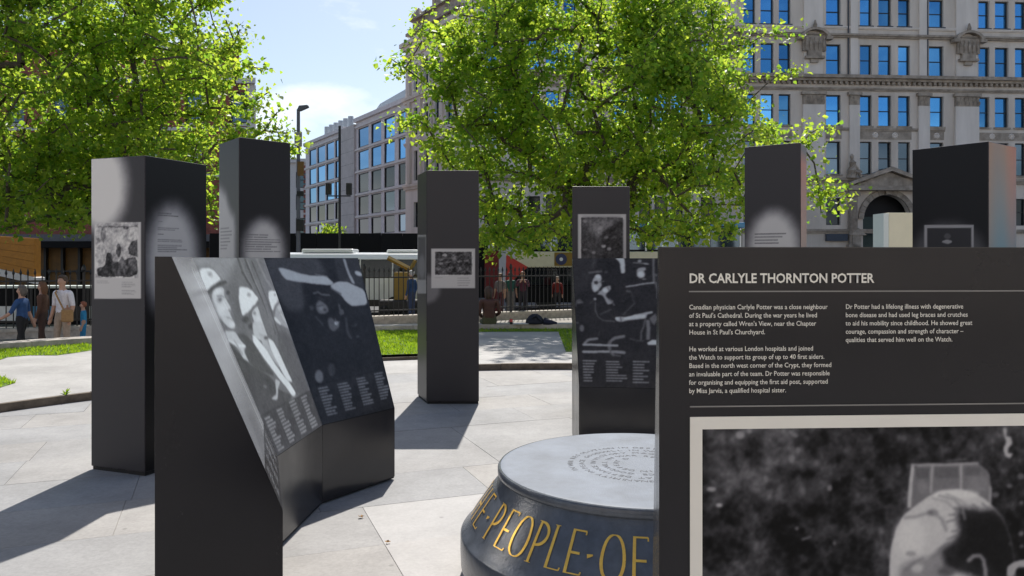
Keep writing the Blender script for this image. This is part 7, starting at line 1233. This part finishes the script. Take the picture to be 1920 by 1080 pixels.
# dark stall counter with blue and white panels at the left
cb = thing('stall_counter', 'dark stall counter with pale top rail and blue and white panels, far left behind railing', 'stall', (-18.0, 27.0, -0.62))
MB().box(-6.4, 5.6, -0.35, 0.35, 0.0, 1.22).build('counter', M['hoard'], cb, local=True, bevel=0.02)
MB().box(-6.5, 5.7, -0.42, 0.42, 1.24, 1.32).build('top_rail', M['pale_board'], cb, local=True)
for k_, c in enumerate(('blue_paint', 'iron', 'white_paint', 'iron', 'blue_paint', 'iron', 'white_paint', 'blue_paint', 'iron', 'pale_board', 'white_paint')):
    MB().box(-6.2+k_*1.06, -5.25+k_*1.06, -0.375, -0.352, 0.12, 0.62).build('front_panel', M[c], cb, local=True)
for k_ in range(7): MB().box(-6.4+k_*1.95, -6.3+k_*1.95, -0.39, -0.352, 0.0, 1.24).build('post', M['iron'], cb, local=True)

# orange boarded canopy at the left edge
oc = thing('orange_canopy', 'orange boarded canopy with white sloping edge at the far left', 'canopy', (-24.0, 37.0, -0.62))
for k_ in range(5):
    zl, zr_ = 2.4+k_*0.22, 1.4+k_*0.37
    MB().xprism([(-3.0, zl), (1.15, zr_), (1.15, zr_+0.355), (-3.0, zl+0.21)], -0.05, 0.05).build('board', M['orange'], oc, local=True)
m = MB(); m.xprism([(-3.0, 2.4), (1.15, 1.4), (1.15, 3.25), (-3.0, 3.5)], 0.06, 0.5); m.build('canopy_body', M['orange'], oc, local=True)
m = MB(); m.xprism([(-3.0, 2.02), (-3.0, 2.38), (1.3, 1.36), (1.3, 1.05)], -0.1, 0.6); m.build('white_edge', M['white_trim'], oc, local=True)
for x in (-2.8, 1.1): MB().box(x, x+0.12, 0.2, 0.32, 0, 2.0 if x < 0 else 1.05).build('post', M['iron'], oc, local=True)

# black hoarding behind the minibus
ho = thing('black_hoarding', 'tall black site hoarding behind the white minibus', 'hoarding', (-9.0, 44.0, -0.62))
for k_ in range(13): MB().box(-8.2+k_*1.22, -7.0+k_*1.22, 0, 0.06, 0.05, 3.72+0.004*(k_ % 3)).build('hoarding_panel', M['hoard'], ho, local=True)
for k_ in range(13): MB().box(-8.25+k_*1.22, -8.16+k_*1.22, 0.07, 0.2, 0, 3.6).build('post', M['iron'], ho, local=True)
# low shrubs showing over the hoarding
# yellow boom lift
bl_ = thing('yellow_boom_lift', 'yellow boom lift behind the railing, right of the white minibus', 'boom lift', (-4.1, 29.4, -0.62))
MB().box(-0.9, 0.9, -0.4, 0.4, 0.25, 0.7).build('chassis', M['iron'], bl_, local=True, bevel=0.04)
MB().box(-0.35, 0.15, -0.25, 0.25, 0.7, 1.75).build('mast', M['yellow_paint'], bl_, local=True, bevel=0.02)
MB().tube([(0.25, 0, 1.85), (-0.62, 0, 2.30)], 0.09, 4).build('boom', M['yellow_paint'], bl_, local=True)
MB().tube([(0.25, 0, 1.85), (0.42, 0, 2.2)], 0.07, 4).build('boom', M['yellow_paint'], bl_, local=True)
for x in (-0.65, 0.65):
    for y in (-0.4, 0.4): wheel(bl_, x, y, 0.25, 0.25)

# tall lamp post and traffic signal pole
lp = thing('lamp_post', 'tall grey street lamp post with sign boxes, right of tallest tower', 'lamp post', (-11.05, 40.0, -0.62))
MB().tube([(0, 0, 0), (0, 0, 2.0), (0, 0, 2.02), (0, 0, 10.0)], [0.15, 0.15, 0.11, 0.085], 10).build('column', M['grey_metal'], lp, local=True)
m = MB(); m.xprism([(-0.05, 9.95), (0.1, 9.9), (0.55, 10.1), (0.5, 10.22), (0.05, 10.18)], -0.12, 0.12); m.build('lamp_head', M['grey_metal'], lp, local=True, bevel=0.02)
MB().box(-0.15, 0.22, -0.2, -0.1, 8.05, 8.8).build('sign_box', M['sign_grey'], lp, local=True); MB().box(0.0, 0.32, -0.2, -0.1, 6.55, 7.28).build('sign_box', M['amber'], lp, local=True)
MB().box(-0.02, 0.3, -0.22, 0.0, 5.5, 5.75).build('camera_box', M['iron'], lp, local=True); MB().box(-0.06, 0.3, -0.22, 0.1, 3.7, 4.3).build('signal_box', M['iron'], lp, local=True)
tp = thing('signal_pole', 'thin black signal pole with two signal heads in front of the office block', 'signal pole', (-8.47, 38.0, -0.62))
MB().tube([(0, 0, 0), (0, 0, 8.8)], 0.065, 8).build('pole', M['iron'], tp, local=True)
MB().tube([(-0.6, -0.05, 5.35), (0.55, -0.05, 5.35)], 0.035, 6).build('arm', M['iron'], tp, local=True)
for x in (-0.52, 0.48):
    h = MB().box(x-0.13, x+0.13, -0.2, 0.05, 5.4, 5.98).build('signal_head', M['iron'], tp, local=True, bevel=0.02)
# ------------------------------------------------------------------ trees
def make_tree(label, base, trunk_top, centre, rad, n_cl, seed, leaf=0.125, per=92, tufts=(), trunk_r=0.2, spread=0.44, zmin=None, group=None):
    rs = np.random.RandomState(seed)
    root = thing('plane_tree', label, 'tree', base, group=group)
    C = np.array(centre, float); A = np.array(rad, float)
    # lumpy envelope
    lobes = rs.normal(size=(26, 3)); lobes /= np.linalg.norm(lobes, axis=1)[:, None]; amp = rs.uniform(-0.22, 0.20, 26)
    pts = []
    while len(pts) < n_cl:
        d = rs.normal(size=3); d /= np.linalg.norm(d)
        k = 1.0+np.sum(amp*np.clip((lobes@d-0.72)/0.28, 0, 1))
        r = (0.42+0.58*rs.uniform(0, 1)**0.8)*k
        p = C+A*d*r
        if abs(p[0]-C[0]) < 0.75 and p[1] < C[1]+0.5 and rs.rand() < 0.6: continue
        if zmin is not None and p[2] < zmin+rs.uniform(0, 0.5): continue
        pts.append(p)
    pts = np.array(pts+[np.array(t) for t in tufts])
    # skeleton: trunk nodes, then every cluster joins the nearest branch
    tb, tt = np.array(base, float), np.array(trunk_top, float)
    nodes = [tb+(tt-tb)*k/6 for k in range(7)]; par = [-1]+list(range(6))
    top = np.array([C[0], C[1], C[2]+A[2]*0.75])
    for k in range(1, 8):
        nodes.append(tt+(top-tt)*k/7+rs.normal(size=3)*0.10*np.array([1, 1, 0.2])); par.append(len(nodes)-2)
    order = np.argsort(np.linalg.norm((pts-tt)/A, axis=1)); cl_node = {}
    for ci in order:
        p = pts[ci]; N = np.array(nodes)
        dv = p-N; dist = np.linalg.norm(dv, axis=1)
        pen = np.where(N[:, 2] > p[2]+0.3, 1.35, 1.0)+np.where(np.arange(len(N)) < 4, 5.0, 0.0)
        j = int(np.argmin(dist*pen)); a = N[j]; L = dist[j]
        steps = max(1, int(L/0.55)); prev = j
        for s_ in range(1, steps+1):
            t = s_/steps; q = a+(p-a)*t; q[2] += 0.10*L*math.sin(math.pi*t); 
            if s_ < steps: q = q+rs.normal(size=3)*0.05*L
            nodes.append(q); par.append(prev); prev = len(nodes)-1
        cl_node[ci] = prev
    n = len(nodes); w = np.zeros(n); kids = [0]*n
    for i in range(n): 
        if par[i] >= 0: kids[par[i]] += 1
    for i in range(n-1, -1, -1):
        if kids[i] == 0: w[i] += 1
        if par[i] >= 0: w[par[i]] += w[i]
    rr = np.maximum(0.009, trunk_r*(w/w[0])**0.46)
    tk, br = MB(), MB()
    def seg(mb, i, ns):
        p0, p1 = Vector(nodes[par[i]]), Vector(nodes[i]); r0 = rr[par[i]] if rr[par[i]] < rr[i]*1.8 else rr[i]*1.25
        mb.tube([p0, p1], [r0, rr[i]], ns, cap=False)
    for i in range(1, n):
        if i < 7: continue
        seg(br, i, 7 if rr[i] > 0.06 else (5 if rr[i] > 0.02 else 3))
    tk.tube([nodes[k] for k in range(7)], [trunk_r*(1.45 if k == 0 else 1.12-0.02*k) for k in range(7)], 12)
    tk.build('trunk', M['bark'], root, smooth=True); br.build('branches', M['bark'], root, smooth=True)
    # leaves: small folded blades in sprays round every twig end
    P_, O_ = [], []
    for ci, p in enumerate(pts):
        q = np.array(nodes[par[cl_node[ci]]]); m_ = int(per*rs.uniform(0.6, 1.35)); sp = spread*rs.uniform(0.7, 1.25)
        outw = (p-C)/A; outw /= (np.linalg.norm(outw)+1e-6)
        t = rs.uniform(-0.4, 1.1, m_)[:, None]
        P_.append(q+(p-q)*t+rs.normal(size=(m_, 3))*np.array([sp, sp, sp*0.55])*0.62); O_.append(np.repeat(outw[None], m_, 0))
    c = np.concatenate(P_); outw = np.concatenate(O_); N_ = len(c)
    unit = lambda a: a/(np.linalg.norm(a, axis=1)[:, None]+1e-9)
    s_ = (leaf*rs.choice([0.55, 0.75, 0.95, 1.2, 1.4], N_, p=[0.2, 0.25, 0.25, 0.2, 0.1])*rs.uniform(0.85, 1.15, N_))[:, None]
    d = unit(rs.normal(size=(N_, 3))+outw*0.7+np.array([0, 0, -0.35])); u = unit(np.cross(d, rs.normal(size=(N_, 3))*0.8+np.array([0, 0, 1.2]))); nn_ = np.cross(d, u)
    fold = nn_*s_*rs.uniform(0.05, 0.25, N_)[:, None]; wd = rs.uniform(0.40, 0.58, N_)[:, None]
    # seven point blade: stalk, shoulders, side lobes, tip, raised along the midrib
    L7 = [c, c+d*s_*0.30+u*s_*wd-fold, c+d*s_*0.62+u*s_*wd*0.72-fold*0.8, c+d*s_*1.08, c+d*s_*0.62-u*s_*wd*0.72-fold*0.8, c+d*s_*0.30-u*s_*wd-fold, c+d*s_*0.5]
    V = np.stack(L7, 1).reshape(-1, 3)-np.array(base)
    b0 = (np.arange(N_)*7)[:, None]
    F_ = np.concatenate([b0+np.array([[0, 1, 2, 6]]), b0+np.array([[6, 2, 3, 4]]), b0+np.array([[0, 6, 4, 5]])], 1).reshape(-1, 4)
    me = bpy.data.meshes.new('crown'); F4 = F_
    me.vertices.add(len(V)); me.vertices.foreach_set('co', V.reshape(-1))
    me.loops.add(len(F4)*4); me.loops.foreach_set('vertex_index', F4.reshape(-1)); me.polygons.add(len(F4)); me.polygons.foreach_set('loop_start', np.arange(0, len(F4)*4, 4))
    me.update(calc_edges=True); me.materials.append(M['leaf'])
    link_mesh('crown', me, root)
    return root
def TP(px, py, d): return ((px-960)*d/1450.0, d, 1.6+(487-py)*d/1450.0)
make_tree('large leafy tree in the middle in front of the stone facade', (2.85, 23.9, -0.5), (2.8, 23.9, 3.2), (2.75, 24.0, 7.1), (6.1, 4.3, 5.8), 800, 3, tufts=[TP(*t) for t in
    ((735, 112, 23.2), (760, 128, 23.2), (745, 245, 22.7), (765, 225, 23.2), (790, 60, 23.8), (1545, 235, 23.2), (1520, 250, 23.2), (1500, 270, 23.2), (1590, 358, 22.7), (1560, 365, 22.7), (1535, 352, 22.9), (1540, 400, 22.9), (1490, 130, 23.2), (1485, 60, 23.8),
     (940, 440, 21.3), (990, 460, 20.7), (930, 470, 22.0), (1220, 445, 21.3), (1290, 450, 22.0), (1370, 440, 22.0), (1350, 400, 21.3), (910, 380, 22.0), (1040, 420, 20.1), (840, 300, 22.6), (820, 270, 22.6), (960, 410, 20.7), (1250, 410, 20.5), (1310, 420, 20.7))],
    trunk_r=0.24, zmin=1.9, group='plane trees beyond the lawns')
make_tree('spreading leafy tree filling the upper left, in front of brick building', (-17.2, 24.6, -0.62), (-16.9, 24.5, 3.0), (-15.1, 24.1, 7.6), (6.6, 5.0, 6.3), 1100, 9, tufts=[TP(*t) for t in
    ((450, 55, 23.8), (440, 80, 23.8), (505, 172, 23.5), (485, 185, 23.5), (520, 210, 23.5), (495, 245, 23.2), (470, 262, 23.2), (540, 250, 23.2), (535, 275, 22.7), (460, 200, 23.2), (440, 260, 22.7), (470, 300, 22.7), (555, 285, 22.9), (440, 150, 23.2),
     (40, 420, 20.7), (90, 425, 20.7), (140, 420, 21.3), (200, 400, 20.7), (260, 380, 20.7), (300, 350, 20.7), (350, 330, 20.7), (400, 320, 21.3), (10, 430, 20.7), (160, 390, 20.1), (390, 370, 22.0), (400, 410, 22.0), (330, 280, 20.7), (420, 230, 22.0))],
    trunk_r=0.30, zmin=2.6, group='plane trees beyond the lawns')
# small yellow-green shrub over the hoarding
sh = thing('street_shrub', 'small yellow green shrub above the hoarding, by the signal pole', 'shrub', (-10.7, 46.0, -0.62))
rs = np.random.RandomState(2); m = MB()
MB().tube([(-10.7, 46, -0.62), (-10.6, 46, 1.6), (-10.7, 46, 3.0)], [0.07, 0.05, 0.02], 6).build('stem', M['bark'], sh)
for k in range(900):
    d = rs.normal(size=3); d /= np.linalg.norm(d); c = Vector((-10.7, 46.0, 2.9))+Vector(d*np.array([1.1, 0.7, 0.9]))*rs.uniform(0.3, 1.0)
    u = Vector(rs.normal(size=3)).normalized(); v = u.orthogonal().normalized(); s_ = 0.11
    m.add([c, c+u*s_+v*s_*0.5, c+u*s_*2, c+u*s_-v*s_*0.5], [(0, 1, 2, 3)])
m.build('foliage', M['leaf'], sh)
# ------------------------------------------------------------------ people
_pm = {}
def cloth(c, rough=0.8):
    k = tuple(c)
    if k not in _pm: _pm[k] = mat('cloth_%d' % len(_pm), c, rough, 0.15, 18)
    return _pm[k]
SKIN = mat('skin', (0.46, 0.27, 0.19), 0.55, 0.06)
def person(label, loc, face, height, top, bottom, hair, pose='stand', sleeve='long', hair_len=0.0, shoe=(0.05, 0.04, 0.035), stride=0.0, arm=None, group='people near the railing'):
    """face: heading in degrees, local +y is forward"""
    k = height/1.75
    root = thing('person', label, 'person', loc, R(face), group)
    J = {'pelvis': (0, 0, 0.96), 'waist': (0, 0, 1.10), 'chest': (0, 0.01, 1.30), 'neckb': (0, 0, 1.45), 'neck': (0, 0.015, 1.51), 'jaw': (0, 0.03, 1.575), 'head': (0, 0.02, 1.645), 'crown': (0, 0.005, 1.71),
         'nose': (0, 0.125, 1.615), 'earl': (-0.082, 0.0, 1.62), 'earr': (0.082, 0.0, 1.62)}
    for s, n in ((-1, 'l'), (1, 'r')):
        J['sh'+n] = (0.185*s, 0, 1.41); J['el'+n] = (0.235*s, -0.02, 1.13); J['wr'+n] = (0.24*s, 0.06, 0.88); J['pa'+n] = (0.24*s, 0.08, 0.81)
        J['hip'+n] = (0.095*s, 0, 0.90); f = stride*s
        J['kn'+n] = (0.10*s, 0.03+f*0.5, 0.50); J['an'+n] = (0.10*s, -0.01+f*(1.0 if f > 0 else 1.25), 0.085 if f >= 0 else 0.12); J['toe'+n] = (0.115*s, 0.16+f*(1.0 if f > 0 else 1.2), 0.035)
    if pose == 'sit':
        for s, n in ((-1, 'l'), (1, 'r')):
            J['kn'+n] = (0.12*s, 0.42, 0.93); J['an'+n] = (0.12*s, 0.45, 0.50); J['toe'+n] = (0.13*s, 0.6, 0.45)
            J['wr'+n] = (0.14*s, 0.28, 1.02); J['pa'+n] = (0.12*s, 0.35, 1.02)
        J['chest'] = (0, 0.05, 1.28); J['neckb'] = (0, 0.09, 1.42); 
        for q in ('neck', 'jaw', 'head', 'crown', 'nose', 'earl', 'earr'): J[q] = (J[q][0], J[q][1]+0.1, J[q][2]-0.04)
    if arm: J.update(arm)
    for n in ('l', 'r'):           # palm and five fingers
        w_, p_ = Vector(J['wr'+n]), Vector(J['pa'+n]); d = (p_-w_).normalized(); sd = d.orthogonal().normalized(); s = -1 if n == 'l' else 1
        sd = Vector((0, 1, 0))-d*d.y; sd = sd.normalized() if sd.length > 0.05 else d.orthogonal().normalized()
        cr = d.cross(sd).normalized()
        for i, (o, l) in enumerate(((-0.032, 0.055), (-0.011, 0.072), (0.011, 0.078), (0.032, 0.070))):
            J['f%d%s' % (i, n)] = tuple(p_+sd*o+d*l+cr*0.012*s); 
        J['f4'+n] = tuple(w_+d*0.045+sd*0.055)
    names = list(J); idx = {n: i for i, n in enumerate(names)}
    E = [('pelvis', 'waist', 'top'), ('waist', 'chest', 'top'), ('chest', 'neckb', 'top'), ('neckb', 'neck', 'skin'), ('neck', 'jaw', 'skin'), ('jaw', 'head', 'skin'), ('head', 'crown', 'skin'), ('head', 'nose', 'skin'), ('head', 'earl', 'skin'), ('head', 'earr', 'skin')]
    for n in ('l', 'r'):
        E += [('chest', 'sh'+n, 'top'), ('sh'+n, 'el'+n, 'top'), ('el'+n, 'wr'+n, 'top' if sleeve == 'long' else 'skin'), ('wr'+n, 'pa'+n, 'skin'), ('pelvis', 'hip'+n, 'bottom'), ('hip'+n, 'kn'+n, 'bottom'), ('kn'+n, 'an'+n, 'bottom'), ('an'+n, 'toe'+n, 'shoe')]
        E += [('pa'+n, 'f%d%s' % (i, n), 'skin') for i in range(4)]+[('wr'+n, 'f4'+n, 'skin')]
    rad = {'pelvis': (0.15, 0.115), 'waist': (0.14, 0.10), 'chest': (0.165, 0.115), 'neckb': (0.075, 0.065), 'neck': (0.055, 0.055), 'jaw': (0.062, 0.07), 'head': (0.08, 0.092), 'crown': (0.06, 0.07), 'nose': (0.014, 0.014), 'earl': (0.02, 0.02), 'earr': (0.02, 0.02)}
    base = {'sh': 0.068, 'el': 0.047, 'wr': 0.031, 'pa': 0.036, 'hip': 0.095, 'kn': 0.064, 'an': 0.046, 'toe': 0.036}
    me = bpy.data.meshes.new('body'); me.from_pydata([tuple(c*k for c in J[n]) for n in names], [(idx[a], idx[b_]) for a, b_, _ in E], [])
    tmp = bpy.data.objects.new('tmp', me); COL.objects.link(tmp)
    sk = tmp.modifiers.new('s', 'SKIN'); sk.use_smooth_shade = True
    for n, i in idx.items():
        sv = me.skin_vertices[0].data[i]
        r_ = rad.get(n) or ((base[n[:-1]],)*2 if n[:-1] in base else (0.010, 0.010))
        sv.radius = (r_[0]*k, r_[1]*k); sv.use_root = (n == 'pelvis')
    ss = tmp.modifiers.new('d', 'SUBSURF'); ss.levels = 2; ss.render_levels = 2
    bpy.context.view_layer.update()
    bm_ = bpy.data.meshes.new_from_object(tmp.evaluated_get(bpy.context.evaluated_depsgraph_get()))
    bpy.data.objects.remove(tmp, do_unlink=True)
    bm_.name = 'body'; bm_.materials.clear()
    mi = {'skin': 0, 'top': 1, 'bottom': 2, 'shoe': 3}
    for m_ in (SKIN, cloth(top), cloth(bottom), cloth(shoe, 0.6)): bm_.materials.append(m_)
    segs = [(np.array(J[a])*k, np.array(J[b_])*k, mi[t]) for a, b_, t in E]
    cen = np.zeros(len(bm_.polygons)*3); bm_.polygons.foreach_get('center', cen); cen = cen.reshape(-1, 3)
    best = np.full(len(cen), 1e9); bi = np.zeros(len(cen), int)
    for a, b_, t in segs:
        d = b_-a; u = np.clip(((cen-a)@d)/(d@d+1e-9), 0, 1); ds = np.linalg.norm(cen-a-u[:, None]*d, axis=1)
        if t == 2: ds = ds*0.95
        m_ = ds < best; best[m_] = ds[m_]; bi[m_] = t
    if pose != 'sit': bi[(cen[:, 2] < 0.97*k) & (bi == 1) & (np.abs(cen[:, 0]) < 0.19*k) & (cen[:, 2] > 0.3)] = 2
    bm_.polygons.foreach_set('material_index', bi); bm_.update()
    link_mesh('body', bm_, root)
    # hair
    hm = MB(); hc = Vector(J['head'])*k+Vector((0, -0.012*k, 0.018*k)); vs = []; nu, nv = 16, 10
    for i in range(nv+1):
        th = math.pi*i/nv
        for j in range(nu):
            ph = 2*math.pi*j/nu
            v = Vector((math.sin(th)*math.cos(ph)*0.098, math.sin(th)*math.sin(ph)*0.112, math.cos(th)*0.108))
            if v.y > 0.02 and v.z < 0.045: v = Vector((v.x*0.8, min(v.y, 0.06)*0.6, v.z*0.6))
            if v.y <= 0.02 and v.z < 0: v.z -= hair_len*(-v.z/0.108); v.y -= 0.02*(hair_len > 0)
            vs.append(hc+v*k*(1+0.05*math.sin(j*2.3+i*1.7)))
    hm.add(vs, [(i*nu+j, (i+1)*nu+j, (i+1)*nu+(j+1) % nu, i*nu+(j+1) % nu) for i in range(nv) for j in range(nu)])
    hm.build('hair', cloth(hair, 0.6), root, smooth=True, local=True)
    return root
LZ = -0.5
walk = {'wrl': (-0.30, 0.34, 0.98), 'pal': (-0.31, 0.42, 0.94), 'ell': (-0.27, 0.12, 1.12), 'wrr': (0.25, -0.12, 0.90), 'par': (0.25, -0.14, 0.82)}
person('grey haired woman in dark blue top walking left past the ledge', (-10.2, 16.1, LZ), 95, 1.56, (0.025, 0.075, 0.20), (0.012, 0.012, 0.014), (0.12, 0.10, 0.085), sleeve='short', hair_len=0.07, stride=0.16, arm=walk)
mn = person('man in white shirt and tan trousers with brown shoulder bag', (-9.35, 16.1, LZ), 165, 1.77, (0.66, 0.64, 0.68), (0.34, 0.27, 0.21), (0.07, 0.045, 0.03), sleeve='short', stride=0.05, shoe=(0.4, 0.28, 0.15))
bg = thing('shoulder_bag', 'brown shoulder bag hanging at the hip of the man in white', 'bag', (-9.13, 15.9, 0.38), group='bags carried or set down')
MB().box(-9.25, -9.02, 15.84, 15.93, 0.32, 0.58).build('pouch', cloth((0.32, 0.19, 0.08)), bg, bevel=0.03, seg=2)
MB().tube([(-9.2, 15.88, 0.56), (-9.32, 15.92, 0.75), (-9.42, 15.95, 0.92), (-9.47, 16.08, 0.95)], 0.018, 6).build('strap', cloth((0.32, 0.19, 0.08)), bg)
person('person in long dark brown coat just behind the woman in blue', (-10.5, 17.3, LZ), 100, 1.60, (0.10, 0.045, 0.025), (0.06, 0.03, 0.02), (0.14, 0.06, 0.025), hair_len=0.2, stride=0.1)
person('child in bright blue with reddish hair behind the man in white', (-9.75, 17.6, LZ), 120, 1.14, (0.02, 0.22, 0.42), (0.02, 0.20, 0.38), (0.25, 0.08, 0.04), sleeve='short', stride=0.06)
person('brown haired person in olive sitting on the ledge, back turned', (-0.50, 16.95, -0.66), 8, 1.70, (0.075, 0.032, 0.022), (0.07, 0.075, 0.035), (0.045, 0.022, 0.012), pose='sit', hair_len=0.16)
hold = {'ell': (-0.24, 0.10, 1.18), 'elr': (0.24, 0.10, 1.18), 'wrl': (-0.09, 0.26, 1.36), 'wrr': (0.09, 0.26, 1.36), 'pal': (-0.05, 0.30, 1.42), 'par': (0.05, 0.30, 1.42)}
def RP_(px, d): return ((px-960)*d/1450.0, d, LZ)
person('brown haired person in plum check behind the railing raising both hands', RP_(980, 28.4), 180, 1.66, (0.09, 0.02, 0.045), (0.02, 0.018, 0.03), (0.16, 0.07, 0.03), arm=hold, hair_len=0.1)
person('person in teal top behind the railing, left of the plum check figure', RP_(957, 28.6), 200, 1.62, (0.02, 0.12, 0.10), (0.20, 0.19, 0.19), (0.05, 0.03, 0.02), sleeve='short')
person('person in bright red top behind the railing near the low tower', RP_(1045, 30.2), 170, 1.45, (0.16, 0.012, 0.01), (0.02, 0.02, 0.025), (0.2, 0.17, 0.14))
person('person in pale top behind the railing beside a dark red banner', RP_(938, 28.3), 150, 1.6, (0.18, 0.15, 0.15), (0.09, 0.02, 0.025), (0.12, 0.08, 0.05), sleeve='short')
person('person in dark blue jacket behind the railing left of middle tower', RP_(772, 26.8), 60, 1.72, (0.02, 0.06, 0.17), (0.03, 0.05, 0.12), (0.42, 0.42, 0.44))
# dark red pull-up banner and things left on the ledge
bn = thing('red_banner', 'dark red upright banner behind the railing near the seated person', 'banner', (*RP_(922, 29.2)[:2], -0.62))
x = RP_(922, 29.2)[0]
MB().box(x-0.27, x+0.27, 29.19, 29.21, -0.4, 1.95).build('banner_cloth', cloth((0.13, 0.012, 0.02)), bn); MB().box(x-0.3, x+0.3, 29.1, 29.3, -0.62, -0.5).build('banner_foot', M['iron'], bn)
by = (1003-960)*16.9/1450.0
bk = thing('black_rucksack', 'black rucksack slumped on the stone ledge under the middle tree', 'bag', (by, 16.95, 0.19), group='bags carried or set down')
m = MB(); m.lathe([(0.30, 0.0), (0.33, 0.05), (0.31, 0.14), (0.22, 0.24), (0.10, 0.31)], n=16); o = m.build('sack', cloth((0.008, 0.010, 0.02)), bk, smooth=True, local=True); o.scale = (0.62, 0.4, 0.72)
MB().tube([(-0.06, -0.11, 0.14), (0.03, -0.13, 0.2), (0.13, -0.11, 0.08)], 0.018, 6).build('strap', M['iron'], bk, local=True); MB().tube([(0.2, 0, 0.05), (0.35, -0.03, 0.03), (0.48, -0.05, 0.02)], [0.1, 0.06, 0.03], 8).build('side_pocket', cloth((0.01, 0.012, 0.03)), bk, local=True)
cx = (958.5-960)*16.9/1450.0
cn = thing('red_drink_can', 'small red topped drink can on the stone ledge', 'can', (cx, 16.9, 0.19))
MB().lathe([(0.03, 0), (0.035, 0.01), (0.035, 0.05)], n=14).build('can_body', M['iron'], cn, smooth=True, local=True); MB().lathe([(0.035, 0.0505), (0.036, 0.1), (0.028, 0.115), (0.026, 0.118)], n=14).build('can_top', M['red_paint'], cn, smooth=True, local=True)
cx = (975-960)*16.9/1450.0
pp = thing('white_papers', 'white papers lying on the stone ledge between the can and rucksack', 'papers', (cx, 16.88, 0.197))
for k in range(3): 
    o = MB().box(-0.15+0.02*k, 0.15+0.02*k, -0.1, 0.1, 0.004*k, 0.004*k+0.003).build('sheet', M['white_trim'], pp, local=True)
